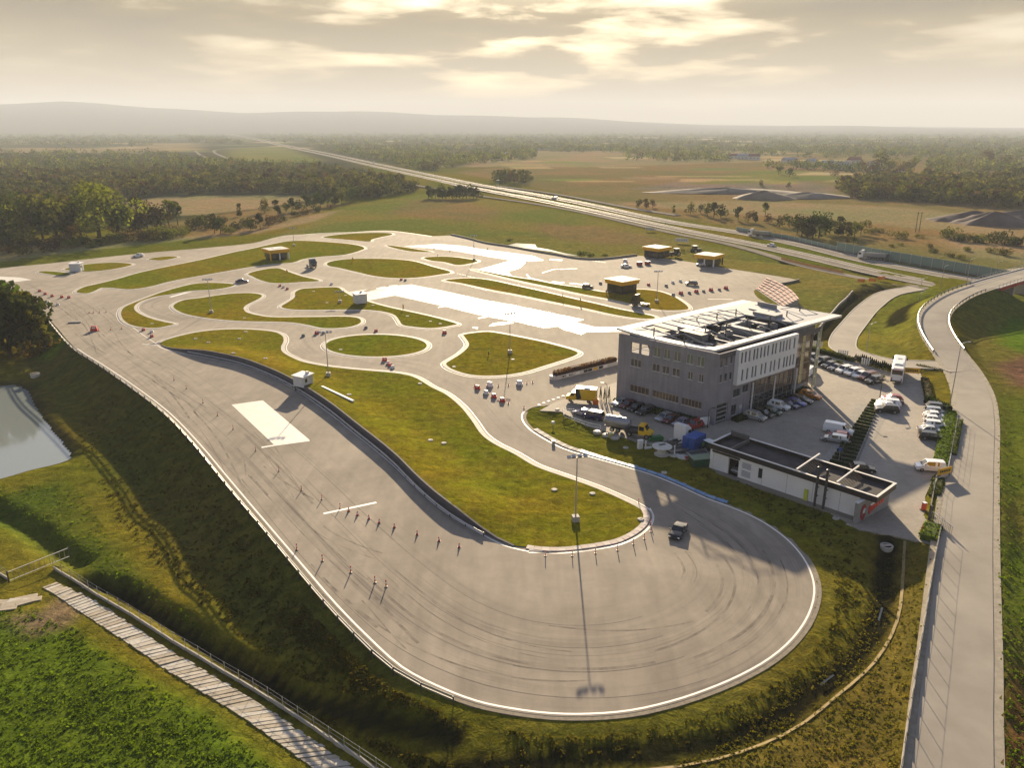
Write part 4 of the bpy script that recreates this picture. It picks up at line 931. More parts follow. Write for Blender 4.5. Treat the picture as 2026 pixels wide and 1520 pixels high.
w = MB(); holed(w, 0, SLw, SZ0, SZ1-.9, 0, .3, [shut, dark, win]); w.box((SLw-.15, SD/2+.3, (SZ0+SZ1-.9)/2), (.3, SD-.62, SZ1-.9-SZ0)); w.box((.15, SD/2+.3, (SZ0+SZ1-.9)/2), (.3, SD-.62, SZ1-.9-SZ0)); w.box((SLw/2, SD-.15, (SZ0+SZ1-.9)/2), (SLw-.02, .3, SZ1-.9-SZ0-.01))
o = w.build('wall', WHITEP, shed); o.matrix_local = MS
def spart(mb, name, m_): o = mb.build(name, m_, shed); o.matrix_local = MS; return o
f_ = MB()
for (c_, s_) in (((SL/2, -.1, SZ1-.45), (SL+.4, .3, .9)), ((SL/2, SD+.1, SZ1-.45), (SL+.4, .3, .9)), ((-.05, SD/2, SZ1-.45), (.3, SD-.11, .9)), ((SL+.05, SD/2, SZ1-.45), (.3, SD-.11, .9))): f_.box(c_, s_)
spart(f_, 'roof_fascia', BLACKW)
f_ = MB()
for (c_, s_) in (((SL/2, -.1, SZ1+.03), (SL+.5, .38, .06)), ((SL/2, SD+.1, SZ1+.03), (SL+.5, .38, .06)), ((-.05, SD/2, SZ1+.032), (.38, SD-.2, .06)), ((SL+.05, SD/2, SZ1+.032), (.38, SD-.2, .06))): f_.box(c_, s_)
spart(f_, 'roof_coping', ROOFW)
spart(MB().box((SL/2, SD/2, SZ1-.75), (SL-.2, SD-.12, .2)), 'roof', ROOFD)
f_ = MB(); q0 = SL*.0+.1; spart(MB().box((3.5, SD/2, SZ1-.25), (.2, SD-.25, .6)).box((1.75, SD-.2, SZ1+.2), (3.4, .25, .9)), 'roof_parapet', GREYD)
for uu in (SL*.56, SL*.79):
    b_ = MB(); b_.box((uu, SD/2+.2, SZ1+.55), (.22, SD+1.2, .22), rx=.05)
    spart(b_, 'roof_beam', ROOFW); b2 = MB()
    for k in range(9): b2.box((uu+.7, SD*.08+k*SD*.1, SZ1-.1), (1.5, .08, .08), ry=.55)
    spart(b2, 'pergola_slats', mat('weathered_timber', (.30, .22, .14), .8, var=.2))
s_ = MB(); n_ = 12
for k in range(n_): s_.box(((shut[0]+shut[1])/2, .14, shut[2]+(k+.5)*(shut[3]-shut[2])/n_), (shut[1]-shut[0]-.06, .08, (shut[3]-shut[2])/n_-.03))
spart(s_, 'roller_shutter', WHITEP)
spart(MB().box(((shut[0]+dark[1])/2, -.06, shut[3]+.22), (dark[1]-shut[0]+.3, .12, .34)), 'shutter_box', BLACKW)
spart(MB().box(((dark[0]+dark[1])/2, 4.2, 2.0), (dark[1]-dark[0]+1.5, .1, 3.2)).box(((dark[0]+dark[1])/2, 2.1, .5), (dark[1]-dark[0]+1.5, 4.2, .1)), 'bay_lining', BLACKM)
window(shed, MS, *win, 0, 1, 1, BLACKM)
for zz in (3.0, 1.6):
    g_ = MB(); u_ = su_(1476, 936)[0]
    for k in range(5): g_.box((u_, -.03, zz-.45+k*.22), (1.6, .06, .12), rx=.5)
    spart(g_, 'vent_grille', mat('vent_grey', (.33, .35, .38), .5))
spart(MB().box((su_(1596, 970)[0], -.12, 1.6), (.55, .22, 1.9)), 'meter_cabinet', mat('lime_cabinet', (.50, .55, .06), .5))
for px in (1618, 1636):
    u_ = su_(px, 985)[0]; fp = MB().tube((u_, -.9, -.6), (u_, -.9, SZ1+1.9), .2, n=10).lathe([(.24, SZ1+1.9), (.24, SZ1+2.1), (.05, SZ1+2.2)], (u_, -.9, 0), 10).box((u_, -.45, 2.2), (.1, .8, .1)).box((u_, -.45, 3.6), (.1, .8, .1))
    spart(fp, 'flue_pipe', STEELD)
for u_ in np.arange(1.2, SL-3, 4.2)[2:]: spart(MB().box((u_, -.008, 2.3), (.03, .016, 3.6)), 'panel_joint', GREYD)
# grey end wall that carries the red emblem
wx = SL-1.9
E0 = np.array(W(1691, 1041, .45)[:2]); E1 = np.array(W(1756, 1003, .8)[:2]); ee = (E1-E0)/np.linalg.norm(E1-E0); EL = float(np.linalg.norm(E1-E0)); ME = invS @ frame_mat(E0, ee, 0)
ew = MB().box((EL/2, .2, 2.05), (EL, .4, 3.9)); o = ew.build('sign_wall', mat('raw_concrete', (.27, .27, .27), .85, var=.14, scale=.7), shed); o.matrix_local = ME
o = MB().box((EL/2-.0, .2, 4.03), (EL+.1, .5, .07)).build('wall_coping', ROOFW, shed); o.matrix_local = ME
def epart(mb, name, m_): o = mb.build(name, m_, shed); o.matrix_local = ME; return o
# emblem: a thick red ring with a pale crest, then a slanting red word board edged in white
rg = MB(); n_ = 28; cu, czz, r1_, r2_ = EL*.20, 2.1, 1.25, .62; Vv = []; Ff = []
for k in range(n_+1):
    t = .55+k/n_*(2*math.pi-.9)
    for rr in (r1_, r2_):
        for yy in (-.10, 0): Vv.append((cu+rr*.55*math.cos(t), yy, czz+rr*math.sin(t)))
for k in range(n_):
    a = 4*k; Ff += [(a, a+4, a+6, a+2), (a+1, a+3, a+7, a+5), (a, a+1, a+5, a+4), (a+2, a+6, a+7, a+3)]
rg.add(Vv, Ff); epart(rg, 'emblem_ring', mat('emblem_red', (.30, .02, .025), .4))
epart(MB().box((cu+.12, -.07, czz+.25), (.28, .12, .75), ry=.3), 'emblem_crest', WHITEM)
def textpart(s, name, m_, size, loc_m, parent, extrude=.03):
    cu_ = bpy.data.curves.new(name, 'FONT'); cu_.body = s; cu_.size = size; cu_.extrude = extrude; cu_.align_x = 'CENTER'; cu_.align_y = 'CENTER'; cu_.shear = .25
    to = bpy.data.objects.new(name, cu_); C.objects.link(to); bpy.context.view_layer.update()
    me_ = bpy.data.meshes.new_from_object(to); bpy.data.objects.remove(to)
    me_.materials.clear(); me_.materials.append(m_); o = bpy.data.objects.new(name, me_); link(o, parent); o.matrix_local = loc_m; return o
EMR = mat('sign_red', (.60, .04, .025), .4)
bd = MB()
for k in range(6):
    uu = EL*.40+k*EL*.075
    bd.box((uu, -.06, 2.0+.16*k), (EL*.062, .12, .95+(.28 if k in (0, 5) else 0)), ry=-.12)
epart(bd, 'sign_letters', EMR)
epart(MB().box((EL*.60, -.05, 2.98), (EL*.40, .1, .34), ry=-.19), 'sign_swash', WHITEM)
epart(MB().box((EL*.60, -.045, 2.75), (EL*.44, .08, .18), ry=-.19), 'sign_swash_underline', BLACKM)  # black bar below the white swash
struct(sheet('sign_wall_footing', np.array([E0-.5*ee-.9*np.array((-ee[1], ee[0])), E0+ee*2.4-1.3*np.array((-ee[1], ee[0])), E0+ee*2.6+.9*np.array((-ee[1], ee[0])), E0-.9*ee+.9*np.array((-ee[1], ee[0]))]), KERB, .62, None, .5))
# walkway along the white wall
wk = np.array([SA-sn*1.2-se*1, SA-sn*1.2+se*(SL-2), SA+se*(SL-2), SA-se*1]); struct(sheet('walkway', wk, CONCR, lambda X, Y: lotz(X)+.12, None, .6))

# ---------------------------------------------------------------- yellow and black training pavilions
def pavilion(px, py, half, rot, label, posts, openf=False, h=4.6):
    p = W(px, py, .05); root = empty('training_pavilion', p, rot, label, 'pavilion', 'yellow training pavilions on the track')
    s = half
    MB().box((0, 0, 1.5), (2*s*.88, 2*s*.88, 3.0)).build('wall', BLACKW, root) if not openf else MB().box((0, s*.42, 1.5), (2*s*.88, .2, 3.0)).box((-s*.86, s*.0, 1.5), (.2, s*.9, 3.0)).box((s*.3, -s*.2, 1.5), (s*1.1, s*1.1, 2.96)).build('wall', BLACKW, root)
    f_ = MB(); f_.box((0, 0, 3.75), (2*s, 2*s, 1.5), 0, 1.06); f_.build('yellow_fascia', YELLOW, root)
    MB().box((0, 0, 4.53), (2*s*.98, 2*s*.98, .07)).build('roof', ROOFM, root); MB().box((s*.1, s*.1, 4.63), (s*.7, s*.7, .12)).build('roof_light', ROOFW, root)
    for (cx0, cy0, cm) in posts: MB().box((cx0*s*.93, cy0*s*.93, 1.5), (.45, .45, 3.0)).build('post', cm, root)
    for k in (-.45, 0, .45):
        MB().box((k*s*1.2, -s*.885, 1.7), (s*.42, .05, 1.7)).build('window', GLASS, root); MB().box((-s*.885, k*s*1.2, 1.7), (.05, s*.42, 1.7)).build('window', GLASS, root)
    return root
pavilion(547, 512, 4.4, R(38), 'yellow topped pavilion with yellow corner post beside the dark tractor unit', [(-1, -1, YELLOW), (1, -1, WHITEM), (-.0, -1, WHITEM), (1, 1, ROOFW)], True)
pavilion(1230, 577, 4.1, R(38), 'yellow topped black pavilion nearest the office roof, a tractor unit beside it', [(-1, -1, BLACKW)])
pavilion(1299, 508, 4.4, R(42), 'yellow topped black pavilion at the far left of two tractors', [(-1, -1, BLACKW)])
pavilion(1402, 524, 4.4, R(50), 'yellow topped pavilion with white posts and a silver car inside', [(-1, -1, WHITEM), (-1, 0, WHITEM), (1, -1, BLACKW)], True)
# ---------------------------------------------------------------- small white observation huts
HUTW = mat('hut_white', (.58, .59, .61), .6, var=.06)
def hut(px, py, z, sx, sy, sz, rot, label, stilts=False, door=True):
    p = W(px, py, z); root = empty('observation_hut', p, rot, label, 'hut', 'white observation huts round the track')
    b0_ = .35 if stilts else .05
    w = MB()
    wz = (b0_+1.0, b0_+1.9)
    MB().box((0, 0, b0_+sz/2), (sx, sy, sz)).build('wall', HUTW, root)
    MB().box((0, 0, b0_+sz+.09), (sx+.5, sy+.5, .16), 0, 1.0, R(2)).build('roof', WHITEM, root)
    for k in (-.3, .3):
        f_ = MB().box((k*sx, -sy/2-.02, b0_+sz*.6), (.85, .05, 1.0)).build('window', FRAMEW, root); MB().box((0, -.03, 0), (.7, .02, .84)).build('pane', GLASS, f_, (k*sx, -sy/2-.02, b0_+sz*.6)); 
    for ch in list(root.children):
        if ch.name.startswith('window'):
            for g in ch.children: g.location = (0, 0, 0)
    f_ = MB().box((0, 0, 0), (.05, .85, 1.0)).build('window', FRAMEW, root, (sx/2+.02, -sy*.22, b0_+sz*.6)); MB().box((.03, 0, 0), (.02, .68, .84)).build('pane', GLASS, f_)
    if door:
        d_ = MB().box((0, 0, 0), (.06, .9, 2.1)).build('door', mat('hut_door', (.5, .5, .52), .5), root, (sx/2+.02, sy*.26, b0_+1.08)); MB().box((.05, .32, 0), (.05, .05, .2)).build('handle', STEEL, d_)
    MB().box((sx*.2, sy*.25, b0_+sz+.45), (.6, .6, .5)).build('vent_box', ROOFW, root)
    if stilts:
        for a in (-1, 1):
            for c_ in (-1, 1): MB().box((a*(sx/2-.2), c_*(sy/2-.2), -.2), (.2, .2, 1.1)).build('leg', STEELD, root)
    return root
hut(601, 765, .75, 3.0, 3.0, 2.35, R(-30), 'white hut with windows and door beside the hairpin wall', True)
hut(152.5, 536, .1, 4.2, 3.2, 3.0, R(6), 'white hut on a grass island at the far left of the track')
hut(713, 601, .1, 3.6, 3.2, 3.0, R(32), 'white hut in the middle beside the long wet strip', True, False)
# ================================================================== VEHICLES
def paint(name, col, metal=.35, rough=.3): return mat('paint_'+name, col, rough, metal, .04, coat=.5)
PAINT = dict(black=paint('black', (.012, .012, .013)), white=paint('white', (.78, .78, .78), 0), silver=paint('silver', (.42, .43, .44), .6), grey=paint('grey', (.13, .13, .14), .5), dgrey=paint('dark_grey', (.045, .045, .05), .5), red=paint('red', (.30, .012, .015)), maroon=paint('maroon', (.10, .012, .018)), blue=paint('blue', (.012, .03, .26)), navy=paint('navy', (.012, .015, .085)), orange=paint('orange', (.55, .20, .012)), yellow=paint('yellow', (.75, .45, .01), 0), green=paint('dark_green', (.012, .05, .03)), brown=paint('brown', (.10, .06, .045)), lilac=paint('lilac_silver', (.34, .33, .42), .6), cream=paint('cream', (.62, .58, .48), 0))
LAMPW = mat('headlamp', (.7, .7, .7), .12, var=0); LAMPR = mat('tail_lamp', (.35, .01, .01), .2, var=0); RIM = mat('wheel_rim', (.35, .35, .36), .35, .7, var=0)
GLASSC = glass('car_glass', (.012, .014, .016), .05)
def wheel_me(r, w):
    t = MB(); t.lathe([(r*.55, -w/2), (r*.93, -w/2), (r, -w*.32), (r, w*.32), (r*.93, w/2), (r*.55, w/2)], axis='Y', n=16)
    rm = MB(); rm.lathe([(r*.56, -w*.5-.01), (r*.62, -w*.46), (r*.62, w*.46), (r*.56, w*.5+.01)], axis='Y', n=14)
    return t.mesh('tyre', RUBBER), rm.mesh('rim', RIM)
WM = {}
def add_wheel(root, x, y, r=.32, w=.21, name='wheel'):
    k = (round(r, 2), round(w, 2))
    if k not in WM: WM[k] = wheel_me(r, w)
    o = inst(name, WM[k][0], root, (x, y, r)); inst('rim', WM[k][1], o); return o
# lower-body stations (x as share of length from the front, z of bonnet/belt/deck, half width share), glasshouse (ws base, roof front, roof rear, rear base)
TYPES = dict(
 hatch=dict(L=4.1, W=1.76, H=1.48, belt=.92, zb=.22, low=[(0,.52,.74),(.03,.66,.90),(.12,.80,.97),(.30,.90,1),(.6,.93,1),(.9,.95,.97),(.97,.9,.93),(1,.6,.85)], cab=(.25,.43,.86,.97)),
 sedan=dict(L=4.6, W=1.80, H=1.45, belt=.92, zb=.22, low=[(0,.5,.74),(.03,.64,.90),(.12,.78,.97),(.30,.90,1),(.6,.93,1),(.82,.96,1),(.96,.92,.94),(1,.62,.85)], cab=(.27,.42,.70,.87)),
 wagon=dict(L=4.7, W=1.80, H=1.50, belt=.93, zb=.22, low=[(0,.5,.74),(.03,.66,.90),(.12,.80,.97),(.28,.92,1),(.6,.95,1),(.9,.97,.98),(.98,.9,.94),(1,.6,.86)], cab=(.25,.40,.90,.985)),
 suv=dict(L=4.5, W=1.86, H=1.70, belt=1.06, zb=.28, low=[(0,.6,.78),(.03,.82,.93),(.11,.96,.98),(.27,1.04,1),(.6,1.07,1),(.92,1.08,.98),(.98,1.0,.95),(1,.68,.88)], cab=(.24,.38,.88,.98)),
 coupe=dict(L=4.5, W=1.88, H=1.24, belt=.80, zb=.16, low=[(0,.40,.68),(.03,.52,.87),(.14,.66,.97),(.36,.78,1),(.6,.80,1),(.85,.84,1),(.97,.78,.92),(1,.55,.84)], cab=(.33,.47,.58,.78)),
 mpv=dict(L=4.6, W=1.85, H=1.85, belt=1.12, zb=.24, low=[(0,.6,.78),(.03,.84,.92),(.12,1.0,.98),(.22,1.1,1),(.6,1.13,1),(.95,1.13,.98),(.99,1.05,.95),(1,.7,.9)], cab=(.18,.36,.93,.99)),
 van=dict(L=5.3, W=1.95, H=1.98, belt=1.15, zb=.26, low=[(0,.6,.78),(.03,.86,.92),(.10,1.02,.98),(.18,1.14,1),(.6,1.16,1),(.95,1.16,1),(.995,1.1,.98),(1,.7,.95)], cab=(.15,.30,.965,.995)),
)
CARME = {}
def car_meshes(kind):
    if kind in CARME: return CARME[kind]
    T = TYPES[kind]; Ln, hw, H, belt, zb = T['L'], T['W']/2, T['H'], T['belt'], T['zb']
    b = MB(); V = []; F = []; m_ = 9
    for (s, z, k) in T['low']:
        x = Ln*(.5-s); w = hw*k
        sec = [(w*.86, zb), (w*.985, zb+.12), (w, zb+(z-zb)*.55), (w*.97, z-.07), (w*.86, z)]
        V += [(x, y, zz) for y, zz in sec]+[(x, -y, zz) for y, zz in sec[::-1]]
    n = 10; ns = len(T['low'])
    for i in range(ns-1):
        for j in range(n): F.append((i*n+j, i*n+(j+1) % n, (i+1)*n+(j+1) % n, (i+1)*n+j))
    F += [tuple(range(n))[::-1], tuple(range((ns-1)*n, ns*n))]
    b.add(V, F)
    c = T['cab']; xb = [Ln*(.5-q) for q in c]; wb, wt = hw*.93, hw*.74; z0, z1 = belt-.03, H
    bz = lambda s: float(np.interp(s, [q[0] for q in T['low']], [q[1] for q in T['low']]))-.04
    G4 = [(xb[0], bz(c[0])), (xb[1], z1-.05), ((xb[1]+xb[2])/2, z1), (xb[2], z1-.04), (xb[3], bz(c[3]))]
    wd = [wb*.93, wt, wt*1.02, wt*.98, wb*.94]
    V = []
    for (x, z), w in zip(G4, wd): V += [(x, w, z), (x, -w, z)]
    # foot line of the side glass
    foot = [(xb[0], wb*.96), (xb[1]*.6+xb[0]*.4, wb), ((xb[1]+xb[2])/2, wb), (xb[2], wb), (xb[3], wb*.96)]
    k = len(V); V += [(x, w, bz(.5-x/Ln)) for x, w in foot]+[(x, -w, bz(.5-x/Ln)) for x, w in foot]
    F = [(0, 1, 3, 2), (2, 3, 5, 4), (4, 5, 7, 6), (6, 7, 9, 8)]
    for i in range(4): F += [(2*i, 2*i+2, k+i+1, k+i), (2*i+1, k+5+i, k+6+i, 2*i+3)]
    b.add([V[i] for i in range(len(V))], F)
    body = b
    def P(i, side): return Vector(V[2*i+(0 if side > 0 else 1)])
    def lerp(a, q, t): return a+(q-a)*t
    def pane(q, off=.012, sh=.90):
        cc = sum(q, Vector())/4; nn = (q[1]-q[0]).cross(q[3]-q[0]).normalized()
        if nn.dot(cc-Vector((0, 0, .6))) < 0: nn = -nn; q = q[::-1]
        mb = MB(); mb.add([cc+(v-cc)*sh+nn*off for v in q], [(0, 1, 2, 3)]); return mb
    gl = {}
    gl['windscreen'] = [pane([P(0, 1), P(0, -1), P(1, -1), P(1, 1)])]
    gl['rear_window'] = [pane([P(4, -1), P(4, 1), P(3, 1), P(3, -1)], sh=.82)]
    sw = []
    for s in (1, -1):
        f = [Vector(V[k+(0 if s > 0 else 5)+i]) for i in range(5)]
        A1, A2, A3 = P(1, s), P(2, s), P(3, s)
        if kind == 'van':
            sw.append(pane([lerp(f[0], f[1], .5), lerp(f[1], f[2], .25), lerp(A1, A2, .25), A1], sh=.8))
        else:
            sw.append(pane([lerp(f[0], f[1], .35), lerp(f[1], f[2], .95), lerp(A1, A2, .95), lerp(P(0, s), A1, .93)], sh=.86))
            if kind != 'coupe': sw.append(pane([lerp(f[2], f[3], .06), lerp(f[3], f[4], .55), lerp(A3, P(4, s), .25), lerp(A2, A3, .06)], sh=.86))
    gl['side_window'] = sw
    x0 = Ln/2
    hl = [MB().box((x0-.10-.03, s*hw*.66, T['low'][1][1]-.08), (.16, hw*.36, .15), s*-.25) for s in (1, -1)]
    tl = [MB().box((-x0+.03, s*hw*.72, T['low'][-2][1]-.12), (.08, hw*.26, .20)) for s in (1, -1)]
    bump = MB().box((x0-.05, 0, zb+.16), (.14, hw*1.5, .16)); bump2 = MB().box((-x0+.05, 0, zb+.16), (.14, hw*1.5, .16))
    mir = [MB().box((xb[0]-.25*(xb[0]-xb[1])-.05, s*(hw+.07), bz(c[0])+.08), (.12, .2, .14)) for s in (1, -1)]
    CARME[kind] = dict(body=body, glass={kk: [g.mesh(kk, GLASSC) for g in v] for kk, v in gl.items()}, hl=[q.mesh('headlight', LAMPW) for q in hl], tl=[q.mesh('tail_light', LAMPR) for q in tl], bump=[bump.mesh('bumper', BLACKM), bump2.mesh('bumper', BLACKM)], mir=mir, T=T, bodies={}, mirs={})
    return CARME[kind]
def zroad(x, y):
    P = np.array([[x, y]])
    if inside(TRACK, P[:, 0], P[:, 1])[0]: return 0.0
    if inside(LOT, P[:, 0], P[:, 1])[0]: return float(lotz(x))+.05
    return zat(x, y)
def car(px, py, head, kind, col, label, group=None, z=None, far=False, name='parked_car', cat='car', roofcol=None):
    D = car_meshes(kind); T = D['T']
    p = W(px, py, z if z is not None else 0.0)
    if z is None:
        for _ in range(3): p = W(px, py, zroad(p.x, p.y))
    root = empty(name, p, R(head), label, cat, group)
    pm = PAINT[col]
    if col not in D['bodies']:
        D['bodies'][col] = D['body'].mesh('body', pm, True); D['mirs'][col] = [q.mesh('mirror', pm) for q in D['mir']]
        try: D['bodies'][col].set_sharp_from_angle(angle=R(32))
        except Exception: pass
    inst('body', D['bodies'][col], root)
    for kk, v in D['glass'].items():
        for g in v: inst(kk, g, root)
    for q in D['hl']: inst('headlight', q, root)
    for q in D['tl']: inst('tail_light', q, root)
    if not far:
        for q in D['bump']: inst('bumper', q, root)
        for q in D['mirs'][col]: inst('mirror', q, root)
    wr = .36 if kind in ('suv', 'van') else .33
    for sx in (.31, -.29):
        for sy in (1, -1): add_wheel(root, T['L']*sx, sy*(T['W']/2-.12), wr, .23)
    return root
G1 = 'cars parked along the long grey wall'; G2 = 'cars parked before the glass front'; G3 = 'cars parked by the strip hedges'; G4 = 'cars parked against the east hedge'; G5 = 'cars parked along the north hedge'
H1 = 217
for a in [(1229,801,'sedan','silver','silver saloon first from the flag posts along the grey wall'),(1243,806,'hatch','maroon','dark red hatchback between the silver saloon and the black car along the grey wall'),(1259,812,'hatch','black','black hatchback with open looking roof along the grey wall'),(1278,818,'wagon','dgrey','dark grey estate last before the gap along the grey wall'),(1314,831,'hatch','silver','small silver hatchback just after the gap along the grey wall'),(1328,835,'hatch','maroon','dark maroon hatchback squeezed beside the lilac saloon'),(1350,841,'sedan','lilac','lilac silver saloon behind the white tractor cab'),(1376,847,'suv','red','red car at the corner lamp post of the grey wall')]:
    car(a[0], a[1], H1, a[2], a[3], a[4], G1)
H2 = -41
for a in [(1493,830,'suv','silver','light silver off-roader nearest the garage door'),(1509,824,'hatch','black','black hatchback between two off-roaders before the glass front'),(1525,819,'hatch','green','dark green hatchback before the glass front'),(1540,809,'suv','white','white off-roader before the glass front'),(1557,806,'sedan','navy','navy saloon before the glass front'),(1574,802,'hatch','blue','bright blue hatchback before the glass front'),(1584,796,'wagon','black','black estate beside the orange car'),(1602,788,'suv','orange','orange crossover at the end of the row')]:
    car(a[0], a[1], H2, a[2], a[3], a[4], G2)
H3 = 166
for a in [(1764,794,'hatch','red','red tailed hatchback farthest of the group by the strip hedges'),(1762,799,'sedan','black','dark saloon second in the group by the strip hedges'),(1757,803,'wagon','white','white estate in the middle of the group by the strip hedges'),(1754,808,'sedan','white','white saloon beside the black off-roader by the strip hedges'),(1754,816,'suv','black','black off-roader nearest in the group by the strip hedges')]:
    car(a[0], a[1], H3, a[2], a[3], a[4], G3)
H4 = -18
for a in [(1855,813,'suv','dgrey','dark off-roader at the hedge corner, farthest of the east row'),(1853,820,'wagon','silver','silver estate second of the east row'),(1850,828,'sedan','white','white saloon third of the east row'),(1849,837,'hatch','white','white hatchback fourth of the east row'),(1853,847,'wagon','white','white estate fifth of the east row, nose to the hedge'),(1842,857,'sedan','silver','silver saloon parked askew before the black estate'),(1844,870,'wagon','black','black estate nearest of the east row')]:
    car(a[0], a[1], H4, a[2], a[3], a[4], G4)
H5 = 207
for a in [(1604,711,'hatch','grey','grey hatchback beside the stair tower, first of the north row'),(1616,716,'sedan','black','black saloon second of the north row'),(1627,720,'suv','black','black off-roader third of the north row'),(1640,727,'hatch','dgrey','dark hatchback fourth of the north row'),(1654,732,'sedan','grey','grey saloon fifth of the north row'),(1670,737,'suv','white','white off-roader sixth of the north row'),(1687,742,'suv','white','bright white off-roader in the middle of the north row'),(1701,747,'hatch','white','white hatchback beside the maroon car'),(1716,751,'mpv','maroon','maroon people carrier in the north row'),(1729,758,'suv','dgrey','dark off-roader with spare wheel at the end of the north row')]:
    car(a[0], a[1], H5, a[2], a[3], a[4], G5)
car(1658, 857, -33, 'van', 'white', 'white panel van beside the strip hedges', None, name='delivery_van', cat='van')
car(1657, 868, 150, 'hatch', 'red', 'red hatchback hidden between the white van and the silver estate')
car(1651, 874, 152, 'wagon', 'silver', 'silver estate nearest the strip hedges, white van behind it')
car(1706, 933, -12, 'hatch', 'black', 'black hatchback with white roof beyond the service building')
car(1839, 931, 168, 'mpv', 'white', 'white minivan at the yellow banner', name='parked_van', cat='van')
car(1601, 741, 52, 'van', 'white', 'white van parked behind the glass stair tower', name='delivery_van', cat='van')
car(1341, 1056, 243, 'coupe', 'black', 'black sports coupe driving round the hairpin', name='sports_car', z=0)
car(479, 559, 14, 'sedan', 'navy', 'dark saloon turning beside the curved grass crescent', name='training_car', z=0, far=True)
car(274, 508, 190, 'wagon', 'white', 'white estate on the far left edge of the track', name='training_car', z=0, far=True)
car(1163, 570, -15, 'hatch', 'brown', 'dark brown hatchback on the skid pan', name='training_car', z=0, far=True)
car(1239, 529, -12, 'sedan', 'white', 'white saloon on the skid pan below the two red boxes', name='training_car', z=0, far=True)
car(1237, 519, 80, 'hatch', 'white', 'white hatchback facing away beside the two red boxes', name='training_car', z=0, far=True)
car(1368, 564, 170, 'suv', 'grey', 'grey off-roader beside the row of red barriers', name='training_car', z=0, far=True)
car(1387, 526, 160, 'hatch', 'silver', 'silver hatchback inside the pavilion with white posts', name='training_car', z=0, far=True)
car(1156, 822, 148, 'sedan', 'lilac', 'silver saloon behind the white railing, bonnet up', G1)
car(1173, 829, 150, 'mpv', 'navy', 'dark blue people carrier behind the white railing', G1)
p_ = invS; pb = SA+se*((dark[0]+dark[1])/2)+sn*2.6; rc_ = proj((pb[0], pb[1], .6)); car(rc_[0], rc_[1], math.degrees(math.atan2(-sn[1], -sn[0])), 'hatch', 'silver', 'silver car standing inside the open bay of the service building', z=.56)
# motorway traffic
for px, py, kd, cl, hd, lb in ((1525,487,'hatch','white',150,'white car alone on the near carriageway right of the tipper lorry'),(1097,393,'mpv','white',148,'white van on the far carriageway in the middle distance'),(739,322,'van','white',140,'white van far away on the motorway')):
    car(px, py, hd, kd, cl, lb, 'cars on the motorway', z=.16, far=True, name='motorway_car')
# ---------------------------------------------------------------- lorries
def tractor_unit(px, py, head, col, label, z=None, name='tractor_unit', trailer=None):
    p = W(px, py, 0)
    for _ in range(3): p = W(px, py, z if z is not None else zroad(p.x, p.y))
    root = empty(name, p, R(head), label, 'lorry'); pm = PAINT[col]
    b = MB(); b.add([(3.1,1.22,.55),(3.1,-1.22,.55),(.9,-1.24,.75),(.9,1.24,.75),(3.12,1.22,1.75),(3.12,-1.22,1.75),(2.75,1.18,3.0),(2.75,-1.18,3.0),(1.9,1.12,3.75),(1.9,-1.12,3.75),(.85,1.2,3.8),(.85,-1.2,3.8)],
        [(0,1,2,3)[::-1],(0,4,5,1)[::-1],(4,6,7,5)[::-1],(6,8,9,7)[::-1],(8,10,11,9)[::-1],(10,3,2,11)[::-1],(0,3,10,8,6,4)[::-1],(1,5,7,9,11,2)[::-1]])
    b.build('cab', pm, root)
    g = MB(); g.add([(3.13,1.08,1.85),(3.13,-1.08,1.85),(2.79,-1.04,2.9),(2.79,1.04,2.9)], [(0,1,2,3)]); g.build('windscreen', GLASSC, root)
    for s in (1, -1):
        g = MB(); g.add([(2.85,s*1.235,1.85),(1.75,s*1.245,1.85),(1.75,s*1.235,2.75),(2.62,s*1.225,2.75)], [(0,1,2,3)]); g.build('side_window', GLASSC, root)
        MB().box((3.14, s*.9, .85), (.06, .4, .22)).build('headlight', LAMPW, root); MB().box((2.7, s*1.42, 2.3), (.12, .22, .8)).build('mirror', BLACKM, root)
        MB().box((-.1, s*1.02, .72), (1.4, .55, .6)).build('fuel_tank', STEEL, root)
    MB().box((3.15, 0, 1.35), (.05, 1.7, .6)).build('grille', BLACKM, root)
    MB().box((-.4, .4, .85), (5.2, .14, .28)).box((-.4, -.4, .85), (5.2, .14, .28)).box((-1.6, 0, 1.05), (1.1, 1.3, .12)).box((-2.95, 0, .85), (.12, .94, .26)).build('chassis', BLACKM, root)
    MB().box((-2.0, .95, 1.02), (1.3, .5, .06)).box((-2.0, -.95, 1.02), (1.3, .5, .06)).build('mudguard', STEELD, root)
    for s in (1, -1): add_wheel(root, 2.1, s*1.05, .5, .3); add_wheel(root, -1.9, s*.95, .5, .55)
    return root
tractor_unit(616, 529, 305, 'grey', 'dark tractor unit without trailer driving by the yellow pavilion', 0)
tractor_unit(1268, 606, 148, 'black', 'black tractor unit without trailer below the nearest pavilion', 0)
tractor_unit(1338, 882, 47, 'white', 'white tractor unit parked tail on, blue container beside it')
